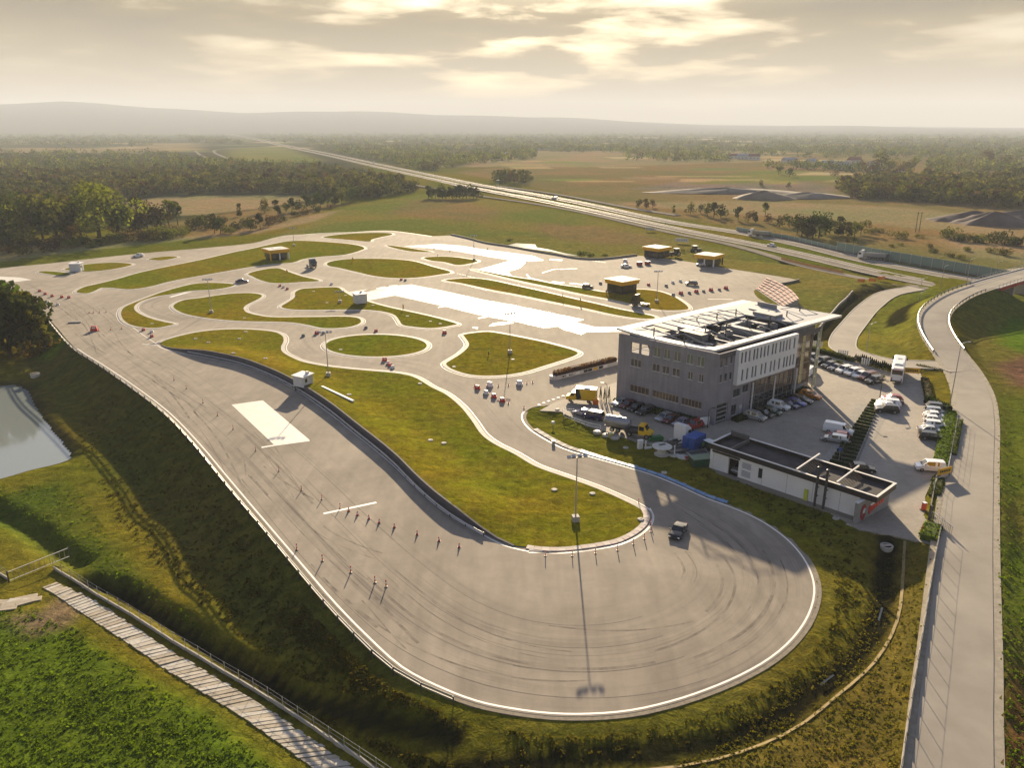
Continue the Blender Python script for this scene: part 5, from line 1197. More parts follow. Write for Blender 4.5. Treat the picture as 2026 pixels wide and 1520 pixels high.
def tipper(px, py, head, label):
    root = tractor_unit(px, py, head, 'white', label, .16, 'tipper_lorry'); root['group'] = 'tipper lorries on the motorway'
    t = MB(); V = [(.4,1.0,1.2),(.4,-1.0,1.2),(-8.2,-1.0,1.2),(-8.2,1.0,1.2),(.5,1.25,2.9),(.5,-1.25,2.9),(-8.5,-1.25,2.9),(-8.5,1.25,2.9)]
    t.add(V, [(0,3,2,1)[::-1],(0,1,5,4),(1,2,6,5),(2,3,7,6),(3,0,4,7)]); t.add([(.4,1.15,2.7),(.4,-1.15,2.7),(-8.4,-1.15,2.7),(-8.4,1.15,2.7)], [(0,1,2,3)[::-1]])
    t.build('tipper_body', PAINT['silver'], root)
    MB().box((-5.5, .45, .95), (6, .14, .3)).box((-5.5, -.45, .95), (6, .14, .3)).build('trailer_frame', BLACKM, root)
    for x in (-5.2, -6.5, -7.8):
        for s in (1, -1): add_wheel(root, x, s*.98, .5, .4)
    return root
tipper(1492, 467, 143, 'white tipper lorry on the far carriageway, the smaller and farther one'); tipper(1712, 512, 145, 'white tipper lorry before the green noise barrier')
def box_lorry(px, py, head):
    p = W(px, py, .3); root = empty('box_lorry', p, R(head), 'yellow box lorry with black stripe parked at the yard entrance', 'lorry')
    pm = PAINT['yellow']
    b = MB(); b.add([(2.9,.95,.45),(2.9,-.95,.45),(1.0,-1,.45),(1.0,1,.45),(2.9,.95,1.15),(2.9,-.95,1.15),(2.2,.92,1.35),(2.2,-.92,1.35),(1.65,.85,2.15),(1.65,-.85,2.15),(1.0,.9,2.2),(1.0,-.9,2.2)], [(0,4,5,1)[::-1],(4,6,7,5)[::-1],(6,8,9,7)[::-1],(8,10,11,9)[::-1],(10,3,2,11)[::-1],(0,3,10,8,6,4)[::-1],(1,5,7,9,11,2)[::-1],(0,1,2,3)])
    b.build('cab', pm, root)
    g = MB(); g.add([(2.18,.8,1.4),(2.18,-.8,1.4),(1.7,-.76,2.1),(1.7,.76,2.1)], [(0,1,2,3)]); g.build('windscreen', GLASSC, root)
    MB().box((-1.2, 0, 1.85), (4.4, 2.2, 2.3)).build('box_body', pm, root); MB().box((-1.2, 0, 3.04), (4.36, 2.16, .08)).build('box_roof', WHITEM, root)
    for s in (1, -1):
        MB().box((.35, s*1.115, 1.85), (1.0, .03, 2.2), ry=.25).build('stripe', BLACKM, root); MB().box((1.5, s*.99, 1.65), (.7, .03, .6)).build('side_window', GLASSC, root); MB().box((2.91, s*.7, .85), (.04, .3, .2)).build('headlight', LAMPW, root); MB().box((-2.7, s*.9, 1.8), (.35, .3, 2.0)).build('rear_shutter', BLACKM, root)
    MB().box((-1.4, .3, 3.18), (1.2, 1.0, .25)).build('roof_hatch', WHITEM, root)
    MB().box((-.6, 0, .55), (4.8, 1.3, .25)).build('chassis', BLACKM, root)
    for s in (1, -1): add_wheel(root, 2.0, s*.85, .36, .24); add_wheel(root, -1.9, s*.9, .36, .3)
box_lorry(1148, 794, 165)
def coach(px, py, head):
    p = W(px, py, 1.6); root = empty('coach', p, R(head), 'white coach with dark rear window driving out at the gate', 'bus'); Ln, w, H = 11.8, 2.5, 3.5
    pm = PAINT['white']; b = MB(); V = []; F = []
    for x, k in ((Ln/2, .9), (Ln/2-.25, 1), (-Ln/2+.15, 1), (-Ln/2, .96)):
        sec = [(w/2*k, .35), (w/2*k, 2.7), (w/2*k*.95, H-.15), (w/2*k*.8, H)]
        V += [(x, y, z) for y, z in sec]+[(x, -y, z) for y, z in sec[::-1]]
    for i in range(3):
        for j in range(8): F.append((i*8+j, i*8+(j+1) % 8, (i+1)*8+(j+1) % 8, (i+1)*8+j))
    F += [tuple(range(8))[::-1], tuple(range(24, 32))]
    b.add(V, F).build('body', pm, root)
    for s in (1, -1):
        for k in range(6): MB().box((-4.3+k*1.7, s*(w/2+.012), 2.2), (1.6, .03, 1.0)).build('side_window', GLASSC, root)
        MB().box((-Ln/2-.01, s*.95, 1.0), (.05, .2, .55)).build('tail_light', LAMPR, root); MB().box((Ln/2+.1, s*(w/2+.2), 2.6), (.15, .3, .6)).build('mirror', BLACKM, root)
        for x in (3.6, -3.4): add_wheel(root, x, s*(w/2-.18), .5, .32)
        MB().box((0, s*(w/2+.008), 1.35), (10.5, .02, .12)).build('side_stripe', mat('tan_stripe', (.5, .36, .16), .4), root)
    MB().box((-Ln/2-.012, 0, 2.55), (.04, 2.1, 1.0)).build('rear_window', GLASSC, root); MB().box((Ln/2+.0, 0, 2.1), (.06, 2.1, 1.4)).build('windscreen', GLASSC, root)
    MB().box((-Ln/2-.02, 0, .55), (.06, 2.2, .3)).build('bumper', BLACKM, root)
    MB().box((-1.5, 0, H+.1), (2.4, 1.6, .2)).build('roof_air_unit', WHITEM, root); MB().box((-3.6, 0, H+.03), (.3, 1.9, .06)).build('roof_hatch', STEELD, root); MB().box((2.5, 0, H+.04), (.9, .9, .08)).build('roof_hatch', STEEL, root)
coach(1775, 745, 62)
# grey tank trailer and yellow utility truck
def tank_trailer():
    p = W(1221, 853, .45); root = empty('tank_trailer', p, R(-30), 'grey cylindrical tank trailer coupled to the yellow truck', 'trailer')
    t = MB().lathe([(.1, -2.55), (.75, -2.5), (.98, -2.25), (1.0, -2.0), (1.0, 2.0), (.98, 2.25), (.75, 2.5), (.1, 2.55)], (0, 0, 1.9), 20, 'X'); t.build('tank', mat('tank_grey', (.30, .30, .33), .35, .5, var=.1), root, smooth=True)
    MB().box((.2, .4, .85), (5.2, .12, .2)).box((.2, -.4, .85), (5.2, .12, .2)).box((3.4, 0, .8), (1.6, .14, .14), 0, 1).build('chassis', STEELD, root)
    for s in (1, -1):
        add_wheel(root, -.7, s*.85, .48, .32); add_wheel(root, .5, s*.85, .48, .32)
        MB().box((2.2, s*.7, .45), (.12, .12, .9)).build('support_leg', STEELD, root)
    MB().lathe([(.3, 0), (.3, .2), (.05, .22)], (.5, 0, 2.88), 12).build('filler_cap', STEEL, root); MB().box((0, 0, 2.93), (3.6, .35, .05)).build('walkway', STEEL, root)
tank_trailer()
def utility_truck():
    p = W(1264, 864, .5); root = empty('utility_truck', p, R(-27), 'yellow utility truck with flat bed pulling the grey tank', 'lorry'); pm = PAINT['yellow']
    b = MB(); b.add([(2.6,.95,.75),(2.6,-.95,.75),(.1,-1,.75),(.1,1,.75),(2.6,.9,1.25),(2.6,-.9,1.25),(1.7,.95,1.65),(1.7,-.95,1.65),(1.2,.85,2.55),(1.2,-.85,2.55),(.1,.88,2.6),(.1,-.88,2.6)], [(0,4,5,1)[::-1],(4,6,7,5)[::-1],(6,8,9,7)[::-1],(8,10,11,9)[::-1],(10,3,2,11)[::-1],(0,3,10,8,6,4)[::-1],(1,5,7,9,11,2)[::-1],(0,1,2,3)])
    b.build('cab', pm, root); g = MB(); g.add([(1.68,.82,1.72),(1.68,-.82,1.72),(1.25,-.76,2.48),(1.25,.76,2.48)], [(0,1,2,3)]); g.build('windscreen', GLASSC, root)
    for s in (1, -1):
        MB().box((.7, s*.945, 1.95), (.9, .03, .8)).build('side_window', GLASSC, root); MB().box((2.62, s*.7, 1.0), (.05, .25, .2)).build('headlight', LAMPW, root); MB().tube((1.0, s*.4, 2.6), (1.0, s*.4, 2.85), .12).build('beacon', mat('amber_beacon', (.8, .35, .02), .3), root)
        for x in (1.7, -1.6): add_wheel(root, x, s*.85, .5, .34)
    MB().box((-1.4, 0, 1.1), (2.7, 1.95, .12)).box((-1.4, .95, 1.3), (2.7, .06, .35)).box((-1.4, -.95, 1.3), (2.7, .06, .35)).build('flat_bed', STEELD, root); MB().box((-.2, 0, .7), (5, .9, .25)).build('chassis', BLACKM, root)
utility_truck()
def blue_container():
    p = W(1372, 888, .5); root = empty('shipping_container', p, R(47), 'blue steel container beside the white tractor unit', 'container')
    MB().box((0, 0, 1.35), (3.8, 2.3, 2.6)).build('shell', BLUEM, root)
    rb = MB()
    for k in range(10):
        for s in (1, -1): rb.box((-1.67+k*.37, s*1.165, 1.35), (.16, .05, 2.3))
    rb.build('corrugation', BLUEM, root)
    for a in (1, -1):
        for c_ in (1, -1): MB().box((a*1.9, c_*1.15, 1.35), (.12, .12, 2.7)).build('corner_post', BLUEM, root)
    for s in (1, -1): MB().box((-1.92, s*.57, 1.35), (.05, 1.05, 2.4)).build('door', BLUEM, root)
blue_container()
def farm_tractor(px, py, head, col, label, z=0.0, sc=1.0):
    p = W(px, py, z); root = empty('farm_tractor', p, R(head), label, 'tractor', 'farm tractors'); root.scale = (sc,)*3
    pm = PAINT[col] if col in PAINT else GREENM
    MB().box((1.1, 0, 1.25), (2.0, .8, .8), 0, .9).build('bonnet', pm, root); MB().box((.2, 0, .9), (3.6, .6, .4)).build('chassis', BLACKM, root)
    c = MB(); 
    for a in (1, -1):
        for s in (1, -1): c.box((-.6+a*.65, s*.7, 2.05), (.09, .09, 1.3))
    c.build('cab_pillar', pm, root); MB().box((-.6, 0, 2.75), (1.7, 1.7, .14)).build('cab_roof', WHITEM, root); MB().box((-.6, 0, 2.05), (1.2, 1.3, 1.2)).build('cab_glass', GLASS, root)
    for s in (1, -1): add_wheel(root, -.9, s*.95, .88, .5); add_wheel(root, 1.6, s*.85, .55, .36)
    MB().tube((1.3, .25, 1.6), (1.3, .25, 2.5), .05).build('exhaust', STEELD, root); return root
farm_tractor(1335, 507, 200, 'dgrey', 'dark farm tractor on the grass between two pavilions', 0, 1.25); farm_tractor(1377, 501, 20, 'dgrey', 'dark farm tractor behind the pavilion with white posts', 0, 1.25)
farm_tractor(1397, 893, 120, 'grn', 'small green tractor behind the service building', .5, .8)
# ================================================================== STREET FURNITURE AND SMALL THINGS
ONES = 'first second third fourth fifth sixth seventh eighth ninth'.split()
def ordw(n):
    if n < 20: return ORD[n]
    t, u = divmod(n+1, 10); b = {2: 'twent', 3: 'thirt', 4: 'fort'}[t]
    return b+'ieth' if u == 0 else b+'y '+ONES[u-1]
ORD = 'first second third fourth fifth sixth seventh eighth ninth tenth eleventh twelfth thirteenth fourteenth fifteenth sixteenth seventeenth eighteenth nineteenth twentieth'.split()
def place(px, py):
    """foot of a thing on whatever surface lies there"""
    p = W(px, py, 0)
    for _ in range(6):
        P = np.array([[p.x, p.y]])
        if inside(Qp, P[:, 0], P[:, 1])[0]: z = float(isq_z(P[:, 0], P[:, 1])[0])
        else: z = zroad(p.x, p.y)
        p = W(px, py, z)
    return p
# ---- light masts
def light_mast(px, py, pyt, label, rot=0.2):
    p = place(px, py); d = math.hypot(p.x, p.y); a = PITCH+math.atan((pyt-CY)/FPX)
    h = (CAM_H-p.y*math.tan(a))-p.z
    root = empty('light_mast', p, rot, label, 'light mast', 'tall light masts round the track')
    MB().box((0, 0, .35), (1.0, 1.0, 1.0)).build('base', KERB, root)
    MB().tube((0, 0, .8), (0, 0, h), .13, .07, 10).build('pole', STEEL, root)
    MB().box((0, 0, h), (2.4, .1, .1)).build('crossarm', STEELD, root)
    for x in (-1.2, -.45, .45, 1.2):
        MB().box((0, 0, 0), (.55, .45, .22), rx=.5).build('floodlight', mat('floodlight_grey', (.5, .5, .52), .35, .3, var=.05), root, (x, .0 if abs(x) > 1 else .25, h+.18))
    return root
for a in [(1138.5,1031,906,'tall light mast on the near lobe of the central island, long shadow over the bend'),(650,744,659,'light mast beside the hut above the hairpin wall'),(418.5,619,554,'light mast on the lobed island at left'),(1009,699,622,'light mast on the island right of the roundabout'),(1299,598,538,'light mast on the grass point below the nearest pavilion'),(938,515,467,'light mast on the far leaf shaped island beside the upper wet strip'),(582,487,452,'faint light mast behind the pavilion with the tractor unit'),(673,599,578,'short dark light mast on the island left of the small hut')]: light_mast(*a)
def street_lamp(px, py, z, pyt, label, ang, arm=1.6, m_=None, group='street lamps along the approach road'):
    p = W(px, py, z); a = PITCH+math.atan((pyt-CY)/FPX); h = (CAM_H-p.y*math.tan(a))-z; m_ = m_ or STEEL
    root = empty('street_lamp', p, ang, label, 'street lamp', group)
    MB().tube((0, 0, -.2), (0, 0, h-.7), .10, .07, 8).build('pole', m_, root)
    pts = [(arm*(1-math.cos(t)), 0, h-.7+.7*math.sin(t)) for t in np.linspace(0, math.pi/2, 6)]
    MB().path([Vector(q) for q in pts], .055, 6).build('arm', m_, root)
    MB().box((arm+.3, 0, h-.02), (.75, .26, .12)).build('lamp_head', m_, root); return root
for a in [(1714,696,1.2,640,'street lamp on the grass loop left of the ramp',0.5),(1879,803,1.9,678,'tallest street lamp, standing by the east hedge corner',.3),(1817,606,.4,578,'curved street lamp at the ditch inside the loop',.4),(1860.5,575,0,526,'street lamp before the motorway at the service road end',.6),(1909,577,0,512,'street lamp half hidden behind the ramp rail',.5),(1965,567,0,517,'street lamp before the green barrier end',.4),(2020.5,520,0,494,'street lamp farthest right beyond the bridge',.4),(1823,564,0,550,'small curved street lamp at the motorway bank',.3)]: street_lamp(*a)
PG = 'yard lamps'
street_lamp(1740, 790, 1.55, 754, 'yard lamp at the far end of the strip hedges', R(195), .8, STEELD, PG); street_lamp(1664, 915, 1.3, 876, 'yard lamp with blue sign at the near end of the strip hedges', R(20), .8, STEELD, PG); street_lamp(1400, 846, .65, 808, 'yard lamp at the corner of the grey office block', .3, .7, STEELD, PG); street_lamp(1200, 794, .35, 758, 'yard lamp beside the three slim conifers', R(170), .7, STEELD, PG); street_lamp(1708.5, 827, 1.4, 806, 'short dark post lamp midway along the strip hedges', 0, .25, STEELD, PG)
p = W(1660, 908, 1.4); s_ = empty('parking_sign', p, R(20), 'small blue square sign before the yard lamp', 'sign'); MB().tube((0, 0, -.3), (0, 0, 1.6), .04).build('pole', STEEL, s_); MB().box((0, -.05, 1.75), (.7, .05, .7)).build('plate', BLUEM, s_)
# ---- yellow flags on the islands
for i, (px, py, lb) in enumerate([(567,545,'yellow feather flag on the diamond island'),(697,520,'yellow feather flag at the left of the great oval island'),(736,528,'pair mate yellow flag in the middle of the great oval island'),(797,616,'yellow feather flag on the island below the wet strip'),(1004,571,'yellow flag farthest left on the long grass strip'),(1025.5,575,'second yellow flag on the long grass strip'),(1057,583,'third yellow flag on the long grass strip, in the middle'),(1114,594,'fourth yellow flag on the long grass strip'),(1149,603,'fifth yellow flag on the long grass strip, nearest the office')]):
    p = place(px, py); r = empty('feather_flag', p, R(20+13*i), lb, 'flag', 'yellow flags on the islands')
    MB().tube((0, 0, 0), (0, 0, 2.3), .035).build('pole', STEEL, r); f = MB(); f.add([(0.03, -.02, .5), (.55, -.02, .6), (.6, -.02, 1.7), (.35, -.02, 2.2), (.03, -.02, 2.3), (0.03, .02, .5), (.55, .02, .6), (.6, .02, 1.7), (.35, .02, 2.2), (.03, .02, 2.3)], [(0, 1, 2, 3, 4), (9, 8, 7, 6, 5), (0, 5, 6, 1), (1, 6, 7, 2), (2, 7, 8, 3), (3, 8, 9, 4)]).build('cloth', YELLOW, r)
# ---- plastic barrier blocks, cones, delineators
def barrier_me(m_): 
    b = MB(); b.box((0, 0, .16), (1.15, .55, .32)); b.box((0, 0, .60), (1.1, .40, .56), 0, .72); return b.mesh('shell', m_)
BME = {'red': barrier_me(REDM), 'white': barrier_me(WHITEM), 'grey': barrier_me(mat('barrier_grey', (.25, .25, .26), .6))}
BFT = MB().box((.38, 0, .05), (.22, .6, .1)).box((-.38, 0, .05), (.22, .6, .1)).mesh('foot', BLACKM)
def barrier(px, py, col, label, group, rot=0.2, sc=1.0):
    r = empty('plastic_barrier', place(px, py), rot, label, 'barrier', group); inst('shell', BME[col], r); inst('foot', BFT, r); r.scale = (sc*.85,)*3
    if col == 'red': MB().box((0, -.235, .62), (.5, .03, .3)).build('reflector', WHITEM, r)
cone_b = MB().lathe([(.22, .04), (.13, .32), (.05, .72), (.03, .75)], n=10).mesh('body', mat('cone_red', (.62, .07, .03), .5)); cone_s = MB().lathe([(.155, .28), (.105, .46)], n=10).mesh('band', WHITEM); cone_f = MB().box((0, 0, .02), (.5, .5, .05)).mesh('base', BLACKM)
pole_b = MB().lathe([(.075, .06), (.075, 1.05), (.02, 1.08)], n=8).mesh('body', REDM); pole_s = MB().lathe([(.082, .55), (.082, .75)], n=8).mesh('band', WHITEM); pole_f = MB().lathe([(.24, 0), (.22, .07), (.08, .09)], n=10).mesh('base', BLACKM)
def cone(px, py, label, group, tall=False, sc=1.0):
    r = empty('delineator_post' if tall else 'traffic_cone', place(px, py), random.random()*3, label, 'delineator' if tall else 'traffic cone', group); sc *= .82
    for n_, m_ in (('body', pole_b if tall else cone_b), ('band', pole_s if tall else cone_s), ('base', pole_f if tall else cone_f)): inst(n_, m_, r)
    r.scale = (sc,)*3
for i, q in enumerate([(344.6,753),(369,770),(401.7,798),(430.6,823),(461.5,850),(506,893),(552,933),(596.7,971),(637,989),(673,1006)]): cone(*q, f'thin red delineator, {ORD[i]} from the far end of the row along the straight', 'red delineators along the hairpin straight', True)
for i, q in enumerate([(690,1012),(707.4,1020),(730,1027),(750.4,1035),(780.4,1044),(825.5,1058),(868.4,1071),(908.7,1083)]): cone(*q, f'low red cone, {ORD[i]} in the slanting row from the white bar', 'red cones in the slanting row', False, 1.15)
for i, q in enumerate([(587.5,1089),(638,1111),(694,1134),(742,1154),(764,1162)]): cone(*q, f'thin red delineator, {ORD[i]} from the guard rail in the near row', 'near row of red delineators', True, 1.2)
for i, q in enumerate([(1263.4,997),(1287,1039),(1287.4,1053),(1274.5,1067),(1252.8,1078),(1221.5,1090),(1178,1096),(1132,1101),(1079,1101)]): cone(*q, f'small red delineator, {ORD[i]} round the inner kerb from the lit window patch', 'red delineators round the inner kerb', True)
LG = 'red and white barriers at the far left junction'
for i, q in enumerate([(79,577),(90,583),(103.6,587),(122.8,589),(136.8,590)]): barrier(*q, 'red', f'red barrier, {ORD[i]} from the left in the row before the tree clump', LG, .1, 1.1)
barrier(186.6, 655, 'red', 'large red barrier standing alone on the wide asphalt at left', LG, .2, 1.9)
for q, c_, lb in [((284,654),'red','red barrier at the lower tip of the crescent island'),((300,658),'white','white barrier between two red ones below the crescent tip'),((300.5,667),'red','red barrier below the white one at the crescent tip'),((96,600),'white','white barrier on the left asphalt below the red row'),((114.5,604),'white','white barrier right of its twin below the red row'),
  ((627,661),'red','red barrier left of the mast head by the roundabout'),((600,666),'grey','grey barrier left of the red one by the roundabout'),((640,660),'white','white barrier beside the red one by the roundabout'),((724,650),'grey','grey barrier at the round tip of the lobed island'),((744,656),'red','red barrier above the roundabout'),((879.5,660),'red','red barrier right of the roundabout at the pointed island'),((794,554),'red','red barrier under the great oval island'),((802,555.5),'grey','grey barrier beside the red one under the great oval'),((554,566.5),'red','red barrier under the diamond island, left one'),((561,569),'white','white barrier under the diamond island'),((568.5,572.7),'red','red barrier under the diamond island, right one'),((656,563),'white','white barrier above the small hut island'),((761,714),'red','large red barrier below the roundabout'),((768.5,720),'white','white barrier below the large red one'),((772.5,724),'red','red barrier second below the roundabout'),((777,729),'white','white barrier lowest below the roundabout')]:
    barrier(*q, c_, lb, 'barriers round the inner track', .3, 1.25 if q[0] in (761, 627, 879.5) else 1.0)
JG = 'barriers and cones at the yard junction'
for q, c_, lb in [((944.8,770),'red','red and white barrier at the left of the yard junction'),((969,765),'white','large white block at the yard junction, left one'),((1027.7,762),'white','large white block at the yard junction, right one'),((961.5,780),'white','white barrier second in the diagonal at the yard junction'),((977,787),'red','red and white barrier third in the diagonal at the yard junction'),((993.7,795),'red','red and white barrier last in the diagonal at the yard junction')]: barrier(*q, c_, lb, JG, -.5, 1.45 if 'block' in lb else 1.2)
for q, lb in [((939,765),'small red cone left of the diagonal at the yard junction'),((986,765),'small cone between the two white blocks'),((1006,763),'orange cone left of the right white block'),((1042.5,759),'small dark cone just right of the right white block'),((1054,757),'small dark cone farther right of the right white block'),((1006,799),'white and red cone below the diagonal of barriers'),((1036.6,808),'white and red cone at the kerb tip of the yard entrance')]: cone(*q, lb, JG)
FG = 'row of red and white barriers on the skid pan'
for i, q in enumerate([(1347,582),(1363.7,581),(1377.5,578.7),(1392,578),(1406.5,575.7),(1423,574.7),(1436,571.8)]): barrier(*q, 'red' if i % 2 == 0 else 'grey', f'{"red" if i % 2 == 0 else "grey"} barrier, {ORD[i]} from the left in the rising row on the skid pan', FG, .25, 1.5 if i % 2 == 0 else 1.1)
for q, c_, lb in [((1283,564.6),'red','red barrier right of the nearest pavilion on the skid pan'),((1318,567),'grey','grey barrier left of the grey off-roader'),((1331,560.5),'white','pale barrier above left of the grey off-roader'),((1346,557.5),'white','pale barrier straight left of the grey off-roader'),((1332,585),'grey','grey barrier at the left end below the rising row'),((1188,562),'grey','grey barrier beside the brown car on the skid pan')]: barrier(*q, c_, lb, 'single barriers on the skid pan', .2, 1.2)
for px, py, lb in ((1265,525,'dark red box trailer beside the white hatchback'),(1281,523.5,'dark red box right of its twin before the pavilion')):
    r = empty('red_box', place(px, py), R(30), lb, 'box', 'red boxes on the skid pan'); MB().box((0, 0, .75), (1.9, 1.6, 1.3)).build('shell', mat('faded_red', (.28, .06, .06), .6), r); MB().box((0, 0, 1.43), (2.0, 1.7, .07)).build('lid', WHITEM, r)
    for s in (1, -1): MB().lathe([(.25, -.08), (.25, .08)], (s*.5, .8, .25), 10, 'Y').build('wheel', RUBBER, r)
for i, q in enumerate([(845,491),(859,493),(866,506),(890,498),(937,488),(965,492.5)]): cone(*q, f'dark cone, {ORD[i]} from the left along the upper wet strip', 'cones along the upper wet strip', False, 1.3)
for i, q in enumerate([(176.6,619.5),(185,619.3),(197,619),(210,618.6)]): cone(*q, f'small dark cone, {ORD[i]} from the left in the short row left of the crescent', 'short row of dark cones left of the crescent')
for i, q in enumerate([(195.5,654.5),(219,653),(241,651)]): cone(*q, f'orange cone, {ORD[i]} after the large red barrier', 'orange cones beside the large red barrier')
r = empty('board', place(148, 639), .15, 'long grey board lying on the wide asphalt at left', 'board'); MB().box((0, 0, .2), (3.6, .5, .3)).build('plank', STEEL, r); MB().box((-1.4, 0, .05), (.2, .7, .1)).box((1.4, 0, .05), (.2, .7, .1)).build('foot', BLACKM, r)
# ---- concrete lids on the grass
for i, q in enumerate([(386.6,671),(412,678),(473.5,670.8),(486,657),(461.6,699.4),(300.7,640.8),(484,629.7),(620.5,577),(647,599.5),(683.6,585),(806,626),(851.5,636.5),(871,641.4),(738,604.5),(673.8,692.7),(524.7,709.8),(830.7,759.8),(690.6,781.5),(851.5,871.8),(878,877.7),(1096.7,970),(1172,977.6),(1267.5,1028.5),(1102.7,810.7),(1238,886.8),(1314,936),(898,726.6),(1014.5,712),(1654,1026)]):
    r = empty('well_lid', place(*q), random.random(), 'pale concrete inspection lid lying in the grass', 'lid', 'concrete lids in the grass islands'); MB().lathe([(.5, -.1), (.5, .12), (.42, .17)], n=12).build('lid_disc', KERB, r); MB().box((.1, 0, .19), (.3, .06, .05)).build('handle', STEELD, r)
for q, lb in (((1182,857),'low round concrete well, left of three on the bank before the yard'),((1200,863),'low round concrete well, middle of three on the bank before the yard'),((1217,868),'low round concrete well, right of three on the bank before the yard')):
    r = empty('concrete_well', place(*q), 0, lb, 'well', 'concrete wells on the bank'); MB().lathe([(.85, -.4), (.85, .3), (.7, .42)], n=18).build('ring', KERB, r); MB().lathe([(.35, .42), (.33, .5)], n=12).build('hatch', STEEL, r)
# white beam and grating on the island bank
q0, q1 = place(637, 765), place(699, 796); d_ = q1-q0; r = empty('white_beam', (q0+q1)/2, math.atan2(d_.y, d_.x), 'long white beam lying on the bank of the central island', 'beam'); MB().box((0, 0, .12), (d_.length, .5, .3)).build('beam', WHITEM, r, None)
r = empty('steel_grating', place(645, 791), R(-38), 'steel grating steps on the bank beside the white hut', 'grating')
MB().box((0, 0, .3), (6.2, 1.8, .25)).build('slab', KERB, r)
for k in range(9): MB().box((-2+k*.42, -.45, .5), (.12, 1.1, .25), rx=.35).build('bar', mat('teal_steel', (.12, .2, .2), .5, .3), r)
# roadside boxes
def small(name, px, py, rot, label, cat, parts, z=None, group=None):
    p = place(px, py) if z is None else W(px, py, z); r = empty(name, p, rot, label, cat, group)
    for nm, mb, m_ in parts: mb.build(nm, m_, r)
    return r
small('cabinet', 1266, 888, .3, 'tall white cabinet on the bank below the yellow truck', 'cabinet', [('shell', MB().box((0, 0, .8), (.9, .5, 1.6)), WHITEM), ('door', MB().box((0, -.27, .85), (.75, .04, 1.3)), mat('cabinet_door', (.66, .68, .7), .5)), ('roof', MB().box((0, 0, 1.63), (1.0, .6, .07)), WHITEM)])
small('white_pillar', 1280, 888, .3, 'white L shaped pillar right of the tall white cabinet', 'pillar', [('post', MB().box((-.3, 0, .8), (.18, .2, 1.6)), WHITEM), ('foot', MB().box((.2, 0, .15), (1.3, .4, .3)), WHITEM)])
small('yellow_crate', 1208, 866, .4, 'small yellow crate between the round concrete wells', 'crate', [('box', MB().box((0, 0, .4), (.8, .7, .8)), mat('crate_yellow', (.5, .42, .12), .7)), ('lid', MB().box((0, 0, .83), (.86, .76, .06)), mat('crate_lid', (.6, .55, .3), .7))])
small('orange_bin', 1178, 800, .2, 'orange grit bin at the end of the parking bay island', 'bin', [('tub', MB().box((0, 0, .5), (1.0, .8, 1.0), 0, 1.1), mat('bin_orange', (.75, .16, .02), .5)), ('lid', MB().box((0, 0, 1.06), (1.15, .95, .14)), mat('bin_orange_lid', (.8, .22, .03), .5))])
small('white_post', 1281, 871, 0, 'small white post at the yard kerb', 'post', [('post', MB().box((0, 0, .6), (.3, .3, 1.2)), WHITEM), ('cap', MB().box((0, 0, 1.22), (.36, .36, .06)), ROOFW)])
small('grey_marker', 1095, 880, .4, 'grey marker box on the striped kerb', 'marker', [('box', MB().box((0, 0, .4), (.5, .4, .8)), STEEL), ('plate', MB().box((0, -.22, .5), (.4, .03, .3)), STEELD)])
small('white_beacon', 1094, 847, 0, 'white round beacon on the grass point by the yard', 'beacon', [('pole', MB().tube((0, 0, 0), (0, 0, .9), .06), STEEL), ('globe', MB().lathe([(.1, .8), (.33, .95), (.38, 1.15), (.28, 1.35), (.05, 1.42)], n=12), WHITEM)])
small('notice_board', 1393, 846, .3, 'white notice board at the corner of the office block', 'board', [('plate', MB().box((0, 0, 1.3), (2.0, .08, 1.6)), WHITEM), ('leg', MB().box((-.8, 0, .4), (.1, .1, .9)), STEELD), ('leg', MB().box((.8, 0, .4), (.1, .1, .9)), STEELD)])
# cable drums and junk behind the service building
def drum(px, py, label, r_, h, top=True):
    r = empty('cable_drum', place(px, py), .4, label, 'cable drum', 'white drums behind the service building'); m_ = mat('drum_white', (.52, .50, .45), .8, var=.15)
    MB().lathe([(r_*.72, 0), (r_*.75, .1), (r_*.75, .2)], n=20).build('flange', m_, r); MB().lathe([(r_*.42, .2), (r_*.42, h)], n=16).build('hub', m_, r)
    if top: MB().lathe([(r_, h), (r_, h+.14)], n=24).build('flange', m_, r); MB().box((.2*r_, .3*r_, h+.18), (.7*r_, .3*r_, .08)).build('board', STEELD, r)
drum(1309, 900, 'white cable drum standing with a wide round top on the bank', 1.75, 1.5); drum(1334, 902, 'flat round drum disc with a white post on the bank', 1.3, .3, False); drum(1352, 906, 'flat round drum disc lying right of the post', 1.5, .22, False)
MB().tube((0, 0, .2), (0, 0, 1.9), .1).build('post', WHITEM, [o for o in C.objects if o.name.startswith('cable_drum')][1])
def flatbed(px, py, rot, label):
    r = empty('flatbed_trailer', place(px, py), rot, label, 'trailer', 'low trailers behind the service building'); MB().box((0, 0, .6), (3.6, 1.7, .1)).build('bed', STEELD, r)
    for a in (1, -1): MB().box((0, a*.85, .78), (3.6, .06, .3)).build('side_board', PAINT['silver'], r); MB().box((a*1.8, 0, .78), (.06, 1.64, .3)).build('end_board', PAINT['silver'], r); add_wheel(r, 0, a*.9, .3, .2)
    MB().box((2.5, 0, .5), (1.3, .1, .1)).build('drawbar', STEEL, r)
flatbed(1340, 896, .3, 'low silver trailer below the tail of the white tractor unit'); flatbed(1380, 904, .35, 'low silver trailer before the blue container')
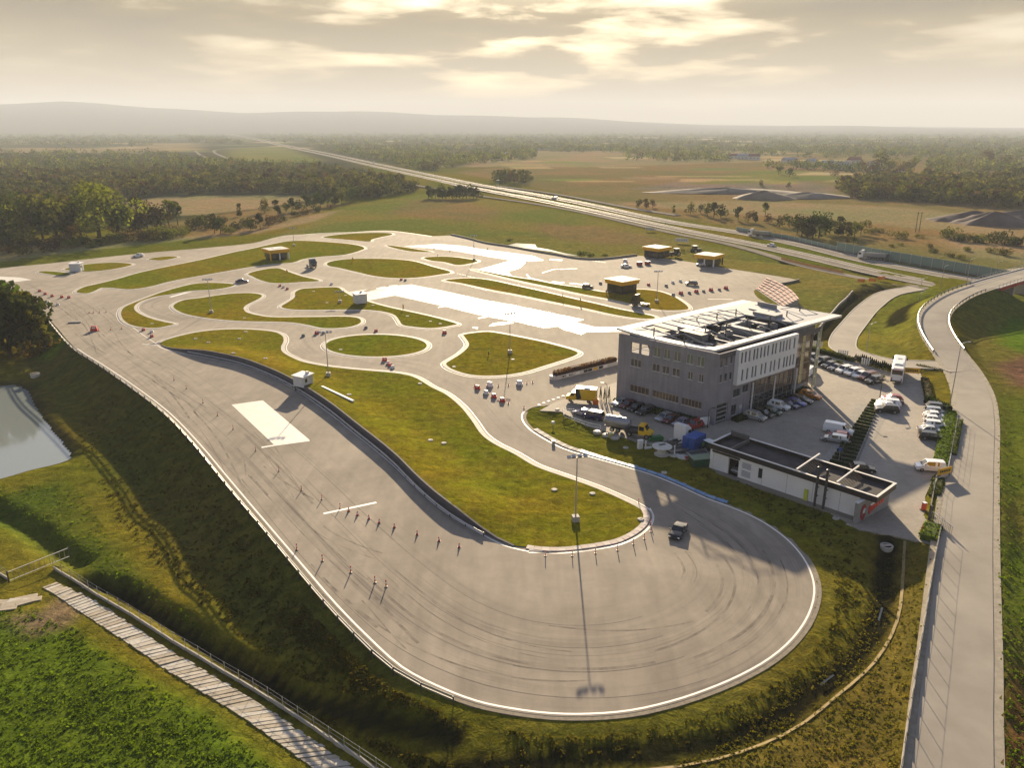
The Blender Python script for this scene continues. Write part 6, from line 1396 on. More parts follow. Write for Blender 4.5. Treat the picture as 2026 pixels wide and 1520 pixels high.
small('green_machine', 1295, 873, .3, 'small green roller machine at the yard kerb', 'machine', [('body', MB().box((0, 0, .6), (2.2, .9, .7)), GREENM), ('drum', MB().lathe([(.5, -.5), (.5, .5)], (1.1, 0, .5), 14, 'Y'), GREENM), ('mast', MB().box((-.6, 0, 1.2), (.12, .12, .8)), GREENM), ('seat', MB().box((-.9, 0, 1.05), (.5, .5, .3)), BLACKM)])
small('green_skip', 1388, 921, R(12), 'dark green waste skip at the end of the service building', 'skip', [('tub', MB().box((0, 0, .8), (3.6, 1.9, 1.4), 0, 1.12), mat('skip_green', (.012, .06, .03), .6)), ('lid', MB().box((0, 0, 1.55), (4.0, 2.1, .1)), mat('skip_lid', (.14, .2, .13), .6)), ('rib', MB().box((0, -1.05, .8), (3.7, .1, .1)), mat('skip_green', (.012, .06, .03), .6))])
small('red_harrow', 1372, 912, .3, 'red farm implement lying beside the trailers', 'implement', [('frame', MB().box((0, 0, .5), (2.6, .15, .15)).box((0, .8, .5), (2.6, .15, .15)), REDM), ('tine', MB().box((-1, .4, .35), (.1, 1.0, .6)).box((0, .4, .35), (.1, 1.0, .6)).box((1, .4, .35), (.1, 1.0, .6)), mat('rust', (.12, .05, .04), .8))])
# ---- white railing at the two parked cars
def railing(pts, label, h=1.0, name='railing', m_=WHITEM, n=None):
    P = [place(*q) for q in pts]; r = empty(name, P[0], 0, label, 'railing')
    for a, b in zip(P[:-1], P[1:]):
        k = max(1, int((b-a).length/2.4))
        for z in (h, h*.5): MB().tube(a-P[0]+Vector((0, 0, z)), b-P[0]+Vector((0, 0, z)), .05, n=6).build('rail', m_, r)
        for i in range(k+1): q = a+(b-a)*i/k-P[0]; MB().box((q.x, q.y, q.z+h/2), (.08, .08, h)).build('post', m_, r)
    return r
railing([(1135,819),(1114,818),(1116,829),(1158,845),(1188,852)], 'white pipe railing round two parked cars at the yard edge')
# ---- planter wall with brown hedge and advert boards, left of the office
a, b = place(1100, 752), place(1221, 722); d_ = b-a; LW = d_.length; r = empty('planter_wall', a, math.atan2(d_.y, d_.x), 'low white planter wall with rust brown hedge running to the office', 'planter')
MB().box((LW/2, .8, .45), (LW, 2.0, .9)).build('wall', mat('planter_white', (.55, .53, .50), .7, var=.12), r); MB().lathe([(1.0, 0), (1.0, .9)], (0, .8, 0), 14).build('rounded_end', mat('planter_white', (.55, .53, .50), .7), r)
AD = [(.18, WHITEM), (.33, WHITEM), (.46, BLACKM), (.53, BLACKM), (.62, YELLOW), (.71, BLACKM), (.79, WHITEM)]
for f_, m_ in AD: MB().box((f_*LW, -.23, .5), (LW*.062, .05, .62)).build('advert_board', m_, r)
for f_, m_ in ((.1, BLACKM), (.2, BLACKM)): MB().box((f_*LW, -.27, .5), (.35, .04, .4)).box((f_*LW+.6, -.27, .48), (.6, .04, .12)).build('advert_print', m_, r)
PLANTER = (a, d_, LW, r)
# ---- guard rails
def guard_rail(P3, label, step=4.0, zf=None, h=.75, name='guard_rail', seg=8, m_=None, post_m=None, beams=((.62, .3),), off=0.0):
    P = resample(P3, step); z = zf(P[:, 0], P[:, 1]) if zf else (P[:, 2] if P.shape[1] > 2 else np.zeros(len(P)))
    r = empty(name, (P[0, 0], P[0, 1], float(z[0])), 0, label, 'guard rail'); o0 = Vector((P[0, 0], P[0, 1], float(z[0])))
    pm = MB().box((0, 0, h/2-.25), (.14, .14, h+.5)).mesh('post', post_m or STEELD)
    for i in range(len(P)): inst('post', pm, r, Vector((P[i, 0], P[i, 1], float(z[i])))-o0)
    for i in range(0, len(P)-1, 1):
        a = Vector((P[i, 0], P[i, 1], float(z[i])))-o0; b = Vector((P[i+1, 0], P[i+1, 1], float(z[i+1])))-o0; d = b-a; nn = Vector((-d.y, d.x, 0)).normalized()*(.1+off)
        mb = MB()
        for zc_, hh in beams:
            for k, (dz, dn) in enumerate(((0, .05), (.3, 0), (.5, .05), (.7, 0), (1, .05))): pass
            prof = [(-hh/2, .0), (-hh*.25, .07), (0, .02), (hh*.25, .07), (hh/2, 0)]
            V = [a+nn*(1+q/.1*1.0)+Vector((0, 0, zc_+w)) for w, q in prof]+[b+nn*(1+q/.1*1.0)+Vector((0, 0, zc_+w)) for w, q in prof]+[a+nn*.8+Vector((0, 0, zc_+w)) for w in (hh/2, -hh/2)]+[b+nn*.8+Vector((0, 0, zc_+w)) for w in (hh/2, -hh/2)]
            mb.add(V, [(k, k+1, k+6, k+5) for k in range(4)]+[(4, 10, 12, 9), (10, 11, 13, 12), (11, 0, 5, 13)])
        mb.build('rail', m_ or STEEL, r)
    return r
GRL = spline(WP([(103,640),(148,690),(198,722),(253,760),(328,817),(388,879),(438,940),(488,1000),(543,1065),(598,1131),(657,1200),(717,1263),(787,1326),(858,1365),(905,1384)]), False, 4)
guard_rail(offline(GRL, .75), 'long double steel guard rail along the left edge of the track', 4.0, lambda X, Y: ground(X, Y)*0-.05, .95, beams=((.78, .26), (.38, .22)))
# wall of the central island in panels, guard rail at its foot
def panel_wall(P2, label, hfun, th=.25, step=3.2, name='retaining_wall', m_=None, zf=None, cat='wall', capm=None):
    P = resample(P2, step); s = np.r_[0, np.cumsum(np.linalg.norm(np.diff(P, axis=0), axis=1))]; r = empty(name, (P[0, 0], P[0, 1], 0), 0, label, cat)
    for i in range(len(P)-1):
        d = P[i+1]-P[i]; ln = float(np.linalg.norm(d)); c_ = (P[i]+P[i+1])/2; h0 = hfun(s[i]); h1 = hfun(s[i+1])
        if max(h0, h1) < .12: continue
        z0 = zf(c_[0], c_[1]) if zf else 0.0
        mb = MB(); g = .02
        V = []
        for x, h in ((-ln/2+g, h0), (ln/2-g, h1)):
            for y in (-th/2, th/2): V += [(x, y, -.4), (x, y, h)]
        mb.add(V, [(0, 4, 5, 1), (2, 3, 7, 6), (1, 5, 7, 3), (0, 1, 3, 2), (4, 6, 7, 5)])
        o = mb.build('wall_panel', m_, r); o.location = (c_[0]-P[0, 0], c_[1]-P[0, 1], z0+random.uniform(-.012, .012)); o.rotation_euler = (0, 0, math.atan2(d[1], d[0]))
        if capm:
            o2 = MB().box((0, 0, (h0+h1)/2+.05), (ln-.03, th+.12, .1), ry=-math.atan2(h1-h0, ln)).build('coping', capm, r); o2.location = o.location; o2.rotation_euler = o.rotation_euler
    return r
NEARL = NEAR[::-1] if NEAR[0, 0] > NEAR[-1, 0] else NEAR
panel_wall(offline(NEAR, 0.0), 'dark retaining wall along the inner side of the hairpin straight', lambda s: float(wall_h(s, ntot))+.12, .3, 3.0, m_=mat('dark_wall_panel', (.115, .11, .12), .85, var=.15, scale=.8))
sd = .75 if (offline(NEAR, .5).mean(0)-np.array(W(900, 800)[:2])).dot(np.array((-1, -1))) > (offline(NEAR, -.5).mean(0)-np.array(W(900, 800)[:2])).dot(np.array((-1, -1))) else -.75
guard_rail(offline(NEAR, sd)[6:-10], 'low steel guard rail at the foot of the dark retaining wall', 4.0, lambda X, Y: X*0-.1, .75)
# ramp and bridge rails
RL = offline(RAMP[:, :2], -3.75); RRt = offline(RAMP[:, :2], 3.75); ib = [i for i in range(len(RAMP)) if RAMP[i, 2] > 2.7]
def r3(Q, idx): return np.array([(*Q[i], RAMP[i, 2]) for i in idx])
guard_rail(r3(RL, ib), 'steel guard rail on the outer side of the climbing ramp', 3.0, None, .8); guard_rail(r3(RRt, [i for i in range(len(RAMP)) if 2.9 < RAMP[i, 2] < 7]), 'steel guard rail on the inner side of the climbing ramp', 3.0, None, .8)
# ---- bridge
BR = spline(BRIDGE, False, 4); br = empty('road_bridge', tuple(BR[0]), 0, 'concrete road bridge with red edge beam over the motorway', 'bridge')
def bpart(nm, P, w_, dz0, dz1, m_, side=0.0):
    P = np.asarray(P); Q = offline(P[:, :2], side); n = len(P); A_ = offline(Q, -w_/2); B_ = offline(Q, w_/2); V = []
    for k in (A_, B_):
        for dz in (dz1, dz0): V += [(x-BR[0, 0], y-BR[0, 1], z+dz-BR[0, 2]) for (x, y), z in zip(k, P[:, 2])]
    F = []
    for i in range(n-1): F += [(i, 2*n+i, 2*n+i+1, i+1), (n+i, n+i+1, 3*n+i+1, 3*n+i), (i, i+1, n+i+1, n+i), (2*n+i, 3*n+i, 3*n+i+1, 2*n+i+1)]
    F += [(0, n, 3*n, 2*n), (n-1, 3*n-1, 4*n-1, 2*n-1)]
    o = bpy.data.objects.new(nm, meshdata(nm, V, F, m_)); return link(o, br)
bpart('deck', BR, 9.6, -1.0, -.03, mat('bridge_concrete', (.36, .34, .32), .8, var=.12)); bpart('carriageway', BR, 6.4, -.02, .03, ROADM)
for s in (-4.7, 4.7): bpart('parapet_kerb', BR, .5, .0, .22, KERB, s)
bpart('edge_beam', BR, .35, -.75, -.02, mat('bridge_red', (.42, .03, .03), .5), 5.0); bpart('edge_beam', BR, .35, -.75, -.02, mat('bridge_red', (.42, .03, .03), .5), -5.0)
for s in (-4.75, 4.75):
    Q = resample(np.c_[offline(BR[:, :2], s), BR[:, 2]], 2.5)
    for q in Q: MB().box((q[0]-BR[0, 0], q[1]-BR[0, 1], q[2]-BR[0, 2]+.75), (.08, .08, 1.1)).build('railing_post', STEEL, br)
    for zz in (.7, 1.28):
        for q, w_ in zip(Q[:-1], Q[1:]): MB().tube((q[0]-BR[0, 0], q[1]-BR[0, 1], q[2]-BR[0, 2]+zz), (w_[0]-BR[0, 0], w_[1]-BR[0, 1], w_[2]-BR[0, 2]+zz), .045, n=5, caps=False).build('railing_bar', STEEL, br)
CB = mat('bridge_concrete', (.36, .34, .32), .8)
for f_ in (.02, .30, .62):
    i = int(f_*(len(BR)-1)); c_ = BR[i]-BR[0]; t_ = BR[min(i+1, len(BR)-1)]-BR[max(i-1, 0)]; MB().box((c_[0], c_[1], c_[2]-1.0-3.6), (1.0 if f_ > .1 else 2.5, 7.5, 7.4), math.atan2(t_[1], t_[0])).build('pier' if f_ > .1 else 'abutment', CB, br)
# ---- green noise barrier
MATS['noise'] = mat('green_noise_panel', (.17, .25, .22), .5, var=.12, scale=.3)
NB = resample(np.array([tuple(W(a, b, 0)) for a, b in ((1655,497),(1740,513),(1800,523.5),(1881,538),(1960,552),(2040,566),(2120,581))])[:, :2], 5.0)
NB2 = resample(np.array([tuple(W(a, b, 0)) for a, b in ((1457,457),(1500,465),(1560,474.5),(1655,497))])[:, :2], 5.0)
def noise_barrier(P, h, label):
    r = empty('noise_barrier', (P[0, 0], P[0, 1], 0), 0, label, 'noise barrier', 'green noise barriers along the motorway')
    for i in range(len(P)-1):
        d = P[i+1]-P[i]; c_ = (P[i]+P[i+1])/2-P[0]; ln = float(np.linalg.norm(d)); a_ = math.atan2(d[1], d[0])
        o = MB().box((0, 0, .45+(h-.5)/2), (ln-.25, .14, h-.5)).build('panel', MATS['noise'], r); o.location = (c_[0], c_[1], .1); o.rotation_euler = (0, 0, a_)
        o = MB().box((0, 0, .3), (ln-.2, .2, .7)).build('plinth', KDARK, r); o.location = (c_[0], c_[1], 0); o.rotation_euler = (0, 0, a_)
        o = MB().box((0, 0, h/2+.1), (.2, .22, h+.2)).build('post', STEEL, r); o.location = (P[i, 0]-P[0, 0], P[i, 1]-P[0, 1], 0); o.rotation_euler = (0, 0, a_)
noise_barrier(NB, 4.2, 'tall green noise barrier along the motorway behind the tipper lorry'); noise_barrier(NB2, 2.2, 'lower green noise barrier section farther along the motorway')
# ---- fences: concrete base panels with steel posts and wire
def fence(pts, label, ph=.45, fh=1.7, step=2.5, zf=None, name='wire_fence', wires=4, pm=None):
    P = resample(GP(pts), step); r = empty(name, tuple(P[0]), 0, label, 'fence'); o0 = P[0]
    for i in range(len(P)-1):
        d = P[i+1]-P[i]; c_ = (P[i]+P[i+1])/2-o0; ln = float(np.hypot(d[0], d[1]))
        o = MB().box((0, 0, ph/2-.15), (ln-.06, .14, ph+.3)).build('base_panel', pm or KERB, r); o.location = (c_[0], c_[1], c_[2]+random.uniform(-.03, .03)); o.rotation_euler = (0, 0, math.atan2(d[1], d[0])+random.uniform(-.01, .01))
    pmz = MB().box((0, 0, fh/2), (.055, .055, fh)).mesh('post', STEEL)
    for q in P: inst('post', pmz, r, tuple(q-o0))
    for k in range(wires):
        z = ph+.12+(fh-ph-.15)*k/(wires-1)
        w_ = MB(); 
        for a, b in zip(P[:-1], P[1:]): w_.tube(a-o0+np.array((0, 0, z)), b-o0+np.array((0, 0, z)), .012, n=3, caps=False)
        w_.build('wire', STEEL, r)
    return r
fence([(107,1127),(124,1138),(151,1153),(188,1178),(255,1216.5),(352,1279),(396,1304),(436,1329),(486.6,1358),(533.6,1387),(584,1420),(637.7,1456),(680,1484),(735,1521),(780,1552)], 'wire fence on pale concrete base panels beside the slab path', wires=3)
fence([(-80,1098),(-30,1120),(0,1138),(17,1149)], 'short wire fence left of the field gate')
fence([(1861,1046),(1852,1090),(1840,1160),(1829,1230),(1815,1310),(1803,1390),(1793,1450),(1783,1520),(1775,1580)], 'wire fence on pale base panels along the approach road', .5, 1.7, 3.2, wires=2)
fence([(1893,832),(1887,870),(1880,905),(1873,938)], 'wire fence between the east hedges', .4, 1.9, pm=WHITEM)
fence([(1876,942),(1850,952),(1845,985),(1838,1020)], 'wire fence from the yellow banner to the gate', .4, 1.9)
# field gate
g0, g1 = GP([(18,1152), (142,1117)]); d_ = g1-g0; ln = float(np.hypot(d_[0], d_[1])); r = empty('field_gate', tuple(g0), math.atan2(d_[1], d_[0]), 'wide steel field gate across the dirt track', 'gate')
for z in (.15, 1.5): MB().box((ln/2, 0, z), (ln, .08, .08)).build('rail', ROOFW, r)
for k in range(13): MB().box((ln*k/12, 0, .82), (.05, .05, 1.35)).build('bar', STEEL, r)
for x in (0, ln): MB().box((x, 0, .8), (.15, .15, 1.8)).build('post', STEELD, r)
# yard gate, red box, banners
g0 = W(1838, 1030, .9); r = empty('sliding_gate', g0, math.atan2(W(1862,1047,1).y-g0.y, W(1862,1047,1).x-g0.x), 'grey sliding gate with dark post at the yard entrance', 'gate'); gl_ = 5.0
MB().box((0, 0, 1.1), (.3, .3, 2.6)).build('post', STEELD, r)
for z in (.2, 1.6): MB().box((gl_/2, 0, z), (gl_, .07, .07)).build('rail', STEEL, r)
for k in range(14): MB().box((.2+k*gl_/14, 0, .9), (.04, .04, 1.4)).build('bar', STEEL, r)
small('ticket_box', 1827, 1010, .2, 'red and white barrier box at the yard gate', 'barrier box', [('box', MB().box((0, 0, .6), (.5, .5, 1.2)), mat('box_red', (.65, .06, .02), .5)), ('top', MB().box((0, 0, 1.25), (.55, .55, .1)), WHITEM), ('base', MB().box((0, 0, .05), (.8, .7, .1)), STEELD)], .95)
r = empty('barrier_boom', W(1822, 1060, 1.0), R(60), 'thin red post at the end of the paved yard', 'post'); MB().tube((0, 0, 0), (0, 0, 1.5), .06).build('post', REDM, r); MB().lathe([(.2, 0), (.18, .08)], n=10).build('base', BLACKM, r)
def banner(px, py, z, w_, h, rot, m_, label, txt=None, legs=True, lift=.6):
    r = empty('banner_board', W(px, py, z), rot, label, 'banner'); MB().box((0, 0, lift+h/2), (w_, .08, h)).build('board', m_, r)
    if legs:
        for s in (1, -1): MB().box((s*w_*.42, .06, (lift+h)/2), (.1, .06, lift+h)).build('leg', STEELD, r)
    if txt:
        for k in range(txt): MB().box((-w_*.32+k*w_*.64/max(1, txt-1), -.055, lift+h*.5), (w_*.085, .03, h*.34)).build('lettering', BLACKM if m_ is YELLOW else mat('banner_grey', (.3, .3, .33), .6), r)
banner(1867, 945, 1.6, 3.0, 1.1, R(22), YELLOW, 'yellow banner with dark lettering on the fence by the minivan', 6)
banner(1803, 741, 1.9, 3.4, 1.2, R(-12), YELLOW, 'yellow banner with lettering across the north gate', 6, True, .3)
banner(1349, 481, 0, 6.5, 1.8, R(-20), mat('banner_white', (.6, .6, .6), .6), 'white hoarding beside the service road behind the tractors', 5); banner(1286, 458, 0, 5.0, 1.5, R(-22), mat('banner_pale', (.45, .44, .43), .6), 'grey hoarding farther along the service road', 4)
for q, lb in (((1618,687),'white slatted panel in the north hedge, left one'),((1668,705),'white slatted panel in the north hedge, middle one'),((1715,722),'white slatted panel in the north hedge, right one')):
    r = empty('slatted_panel', W(*q, 1.5), R(-25), lb, 'panel', 'white slatted panels in the north hedge')
    for k in range(5): MB().box((-1.1+k*.5, 0, .8), (.32, .08, 1.5)).build('slat', WHITEM, r)
    MB().box((-.1, .07, .5), (2.4, .06, .12)).build('rail', WHITEM, r)
# orange road signs and plastic mesh by the works on the service road
for q, lb in (((1703,562),'orange site sign at the ditch bend, left one'),((1725,561),'orange site sign at the ditch bend, middle one'),((1743,557),'orange site sign at the ditch bend, right one')):
    r = empty('site_sign', W(*q, 0), R(-15), lb, 'sign', 'orange site signs'); MB().box((0, 0, 1.3), (2.6, .06, 1.2)).build('board', mat('sign_orange', (.65, .22, .04), .5), r); MB().box((-1, .05, .4), (.08, .06, .9)).build('leg', STEELD, r); MB().box((1, .05, .4), (.08, .06, .9)).build('leg', STEELD, r)
q = resample(WP([(1545,514),(1600,528),(1668,542)]), 4.0); r = empty('safety_fence', (q[0, 0], q[0, 1], 0), 0, 'orange plastic safety fence along the service road', 'fence')
for a, b in zip(q[:-1], q[1:]):
    o = MB().box((0, 0, .6), (4.0, .05, .9)).build('mesh_panel', mat('safety_orange', (.55, .26, .07), .7, var=.2), r); o.location = ((a[0]+b[0])/2-q[0, 0], (a[1]+b[1])/2-q[0, 1], .1); o.rotation_euler = (0, 0, math.atan2(b[1]-a[1], b[0]-a[0]))
panel_wall(GP([(1687,578),(1660,605),(1635,634),(1603,670)])[:, :2], 'long low concrete wall on the slope right of the office', lambda s: .8, .3, 4.0, 'low_wall', KERB, zf=lambda x, y: zat(x, y))
panel_wall(WP([(1534,566),(1560,562),(1581,557)]), 'low dark wall closing the point of the skid pan', lambda s: .9, .3, 4.0, 'low_wall', KDARK)
panel_wall(spline(WP([(892,465),(928,473),(962,482),(1007,488.5),(1057,497.5),(1096,504),(1145,512.5),(1185,514),(1230,509.5),(1260,505.5)]), False, 3), 'low grey barrier wall along the far edge of the skid pan', lambda s: .75, .3, 5.0, 'barrier_wall', mat('barrier_concrete', (.24, .23, .21), .8, var=.12))
# ---- grandstand
gsp = [W(1495, 573, .1), W(1514, 562, .1), W(1579, 607, .1), W(1548, 609, .1)]; r = empty('grandstand', gsp[0], 0, 'small open grandstand with rows of red benches behind the office', 'grandstand')
sm = mat('stand_concrete', (.36, .33, .30), .8, var=.12); bm_ = mat('bench_red', (.30, .075, .055), .6, var=.15); bw = mat('bench_edge', (.62, .58, .52), .6)
NRW, NSG = 6, 7
for i in range(NRW):
    f0, f1 = i/NRW, (i+1)/NRW; zz = .25+i*.38; st_ = MB()
    for j in range(NSG):
        s0, s1 = j/NSG, (j+1)/NSG
        def bp(f, s):
            bow = math.sin(math.pi*s)*3.0*f
            p = (gsp[0]*(1-f)+gsp[1]*f)*(1-s)+(gsp[3]*(1-f)+gsp[2]*f)*s; return p-gsp[0]+Vector((.74*bow, .45*bow, 0))
        a, b, c_, d = bp(f0, s0), bp(f0, s1), bp(f1, s1), bp(f1, s0)
        V = [(q.x, q.y, z) for z in (-.3, zz) for q in (a, b, c_, d)]; st_.add(V, [(4, 5, 6, 7), (0, 1, 5, 4), (1, 2, 6, 5), (2, 3, 7, 6), (3, 0, 4, 7)])
        m0, m1 = bp(f0*.35+f1*.65, s0+.012), bp(f0*.35+f1*.65, s1-.012); dd = m1-m0; w_ = (bp(f1, s0)-bp(f0, s0)).length
        o = MB().box((0, 0, .28), (dd.length, w_*.42, .1)).box((0, 0, .12), (dd.length*.9, .1, .24)).build('bench', bm_, r); o.location = (m0+m1)/2+Vector((0, 0, zz)); o.rotation_euler = (0, 0, math.atan2(dd.y, dd.x))
        o2 = MB().box((0, w_*.25, .30), (dd.length, .12, .14)).build('bench_edge', bw, o)
    st_.build('step', sm, r)
# ---- the concrete slab path
LE = spline(GP([(84,1164),(111,1178.5),(142,1201),(170,1219),(207,1243.5),(244,1268),(296,1303),(335.6,1331),(436,1393),(503.4,1437),(604,1511),(700,1585)]), False, 4); RE = spline(GP([(112,1153),(140,1167.5),(168,1180),(196,1196),(232,1218),(256,1236),(300,1264),(345,1293),(403,1329),(486.6,1377),(570.5,1433),(680,1508),(770,1570)]), False, 4)
nsl = 78; LE2 = resample(LE, .2); RE2 = resample(RE, .2); r = empty('slab_path', tuple(LE2[0]), 0, 'path of loose concrete slabs with dark gaps across the near meadow', 'path')
SLM = [mat('path_slab_a', (.44, .40, .34), .85, var=.14, scale=1.2, bump=.2, bscale=8), mat('path_slab_b', (.38, .33, .26), .85, var=.18, scale=1.0), mat('path_slab_c', (.48, .45, .40), .85, var=.12, scale=1.3)]
for i in range(nsl):
    f0, f1 = i/nsl, (i+.80+random.uniform(-.06, .05))/nsl
    A_, B_ = LE2[int(f0*(len(LE2)-1))], LE2[int(f1*(len(LE2)-1))]; D_, E_ = RE2[int(f0*(len(RE2)-1))], RE2[int(f1*(len(RE2)-1))]
    j0 = random.uniform(-.06, .08); D_ = D_+(D_-A_)*j0; E_ = E_+(E_-B_)*j0; j1 = random.uniform(-.02, .03); A_ = A_-(D_-A_)*j1; B_ = B_-(E_-B_)*j1
    V = []
    dz = .10+random.uniform(-.03, .05); tl = random.uniform(-.03, .03)
    for z in (-.15, 0): V += [(q[0]-LE2[0, 0], q[1]-LE2[0, 1], q[2]-LE2[0, 2]+z+dz+t) for q, t in ((A_, tl), (B_, tl), (E_, -tl), (D_, -tl))]
    o = MB().add(V, [(4, 5, 6, 7), (0, 1, 5, 4), (1, 2, 6, 5), (2, 3, 7, 6), (3, 0, 4, 7)]).build('slab', random.choice(SLM), r)
    if area(np.array([A_[:2], B_[:2], E_[:2], D_[:2]])) < 0: o.data.flip_normals()
r2_ = empty('loose_slabs', tuple(GP([(25,1198)])[0]), 0, 'broken concrete slabs at the field gate', 'slabs')
for px, py, rz in ((12,1205,.3),(24,1196,.5),(36,1190,.2),(44,1194,.6),(52,1184,.4),(8,1193,.1),(60,1189,.3)):
    q = GP([(px, py)])[0]-np.array(r2_.location); o = MB().box((0, 0, .06), (2.6, 1.0, .16), rz+random.uniform(-.2, .2)).build('slab', random.choice(SLM), r2_); o.location = tuple(q)
# ---- kerb blocks: pale inner kerb of the bend, striped and blue outer kerb
def blocks(P, w_, ms, step, label_parent, side, h=.10, zf=0.0):
    P = resample(P, step)
    for i in range(len(P)-1):
        d = P[i+1]-P[i]; c_ = (P[i]+P[i+1])/2; ln = float(np.linalg.norm(d)); nn = np.array((d[1], -d[0]))/ln
        o = MB().box((0, 0, h/2), (ln-.07, w_, h), 0, .96).build('kerb_block', ms[i % len(ms)], label_parent); c2 = c_+nn*side; o.location = (c2[0]-label_parent.location[0], c2[1]-label_parent.location[1], zf+random.uniform(0, .02)); o.rotation_euler = (0, 0, math.atan2(d[1], d[0]))
kb = empty('rumble_kerb', (0, 0, 0)); kb['kind'] = 'structure'
ib_ = int(np.argmin(np.hypot(*(BASEL-np.array(W(1037,1090)[:2])).T))); inner = BASEL[ib_:]
sdn = 1 if np.hypot(*(offline(inner, .5)[len(inner)//2]-np.array(W(1150,1000)[:2]))) < np.hypot(*(offline(inner, -.5)[len(inner)//2]-np.array(W(1150,1000)[:2]))) else -1
blocks(offline(inner, sdn*1.0), 1.0, [mat('kerb_pale', (.50, .44, .40), .75, var=.1), mat('kerb_pink', (.44, .36, .33), .75, var=.1)], 1.1, kb, 0)
OK1 = spline(WP([(1052,851),(1082,869),(1120,888),(1145,896)]), False, 5); OK2 = spline(WP([(1140,894),(1170,904),(1230,921),(1290,939),(1345,961),(1400,986),(1436,998)]), False, 5)
cen = np.array(W(1180,960)[:2])
sg1 = 1 if np.hypot(*(offline(OK1, .5)[10]-cen)) > np.hypot(*(offline(OK1, -.5)[10]-cen)) else -1
blocks(offline(OK1, sg1*.75), 1.1, [mat('kerb_pale', (.50, .44, .40), .75), mat('kerb_grey', (.26, .25, .25), .75)], .9, kb, 0, .08, .02)
blocks(offline(OK2, sg1*.80), 1.15, [mat('kerb_blue', (.10, .22, .42), .6, var=.15), mat('kerb_blue_worn', (.15, .26, .42), .6, var=.15)], 2.0, kb, 0, .08, .02)
# ---- strip hedges' kerb, people, far things
struct(ribbon('kerb', np.array([tuple(W(1737,812,1.45)[:2]), tuple(W(1688,930,1.3)[:2])]), .35, KDARK, lambda X, Y: lotz(X)+.09, skirt=.05)); struct(ribbon('planting_strip', np.array([tuple(W(1731,798,1.45)[:2]), tuple(W(1661,921,1.3)[:2])]), 6.0, mat('gravel_bed', (.30, .28, .25), .9, var=.25, scale=2, bump=.4), lambda X, Y: lotz(X)+.066))
def person(px, py, rot, label, top, legs, pose=0.0):
    p = place(px, py); r = empty('person', p, rot, label, 'person')
    me_ = bpy.data.meshes.new('body'); J = [(0,0,.95),(0,0,1.2),(0,0,1.42),(0,.0,1.52),(0,.02,1.68),(.11,0,.9),(.13,.05+pose,.5),(.13,-.02+pose,.08),(.13,.12+pose,.05),(-.11,0,.9),(-.13,.02-pose,.5),(-.13,-.05-pose,.08),(-.13,.09-pose,.05),(.21,0,1.4),(.27,.03,1.12),(.26,.16,.9),(-.21,0,1.4),(-.27,.03,1.12),(-.26,.16,.9)]
    E = [(0,1),(1,2),(2,3),(3,4),(0,5),(5,6),(6,7),(7,8),(0,9),(9,10),(10,11),(11,12),(2,13),(13,14),(14,15),(2,16),(16,17),(17,18)]; RD = [.15,.15,.16,.065,.11,.10,.075,.05,.045,.10,.075,.05,.045,.075,.05,.04,.075,.05,.04]
    me_.from_pydata(J, E, []); o = bpy.data.objects.new('body', me_); link(o, r); sk = o.modifiers.new('skin', 'SKIN')
    for v, q in zip(me_.skin_vertices[0].data, RD): v.radius = (q, q)
    me_.skin_vertices[0].data[0].use_root = True; o.modifiers.new('smooth', 'SUBSURF').levels = 1; o.modifiers['smooth'].render_levels = 1
    me_.materials.append(legs)
    bpy.context.view_layer.update(); dg = bpy.context.evaluated_depsgraph_get(); nm = bpy.data.meshes.new_from_object(o.evaluated_get(dg)); o.modifiers.clear(); o.data = nm; nm.materials.clear()
    skin = mat('skin', (.45, .26, .18), .6, var=.05)
    for m_ in (legs, top, skin): nm.materials.append(m_)
    for f in nm.polygons: z = f.center.z; f.material_index = 2 if (z > 1.5 or (z < .97 and abs(f.center.x) > .2)) else (1 if z > .93 else 0)
    MB().lathe([(.02, 1.80), (.10, 1.76), (.12, 1.68), (.10, 1.63)][::-1], (0, -.01, 0), 12).build('hair', mat('dark_hair', (.03, .02, .015), .8), r); return r
person(967, 703, 1.2, 'person in a yellow green vest standing on the island right of the roundabout', mat('hi_vis', (.45, .65, .05), .6), mat('dark_trousers', (.03, .03, .04), .8), .1)
person(1349, 500, .5, 'person in dark clothes between the two tractors, left one', mat('dark_jacket', (.03, .03, .035), .8), mat('dark_trousers', (.03, .03, .04), .8)); person(1353, 500.5, 2.2, 'person in dark clothes between the two tractors, right one', mat('dark_jacket', (.03, .03, .035), .8), mat('dark_trousers', (.03, .03, .04), .8), .08)
person(1199.5, 583, .5, 'person in black standing at the left side of the nearest pavilion', mat('dark_jacket', (.03, .03, .035), .8), mat('dark_trousers', (.03, .03, .04), .8))
def mound(px, py, sx, sy, h, label, m_):
    p = W(px, py, 0); n = 22; mb = MB(); V = []; F = []
    rr = random.Random(px); rings = 7
    ph = [rr.random()*6.28 for _ in range(4)]
    for k in range(rings):
        f = 1-k/(rings-1)
        for i in range(n):
            t = 2*math.pi*i/n; w_ = 1+.18*math.sin(2*t+ph[0])+.1*math.sin(5*t+ph[1])
            V.append((sx*f*w_*math.cos(t), sy*f*w_*math.sin(t), h*(1-f**1.4)*(1+.12*math.sin(3*t+ph[2]))-.3+rr.uniform(-.05, .05)*h))
    for k in range(rings-1):
        for i in range(n): F.append((k*n+i, k*n+(i+1) % n, (k+1)*n+(i+1) % n, (k+1)*n+i))
    F.append(tuple(range((rings-1)*n, rings*n)))
    o = mb.add(V, F).build('earth_mound', m_, None, p, True); tag(o, label, 'earth mound', 'earth mounds beyond the motorway')
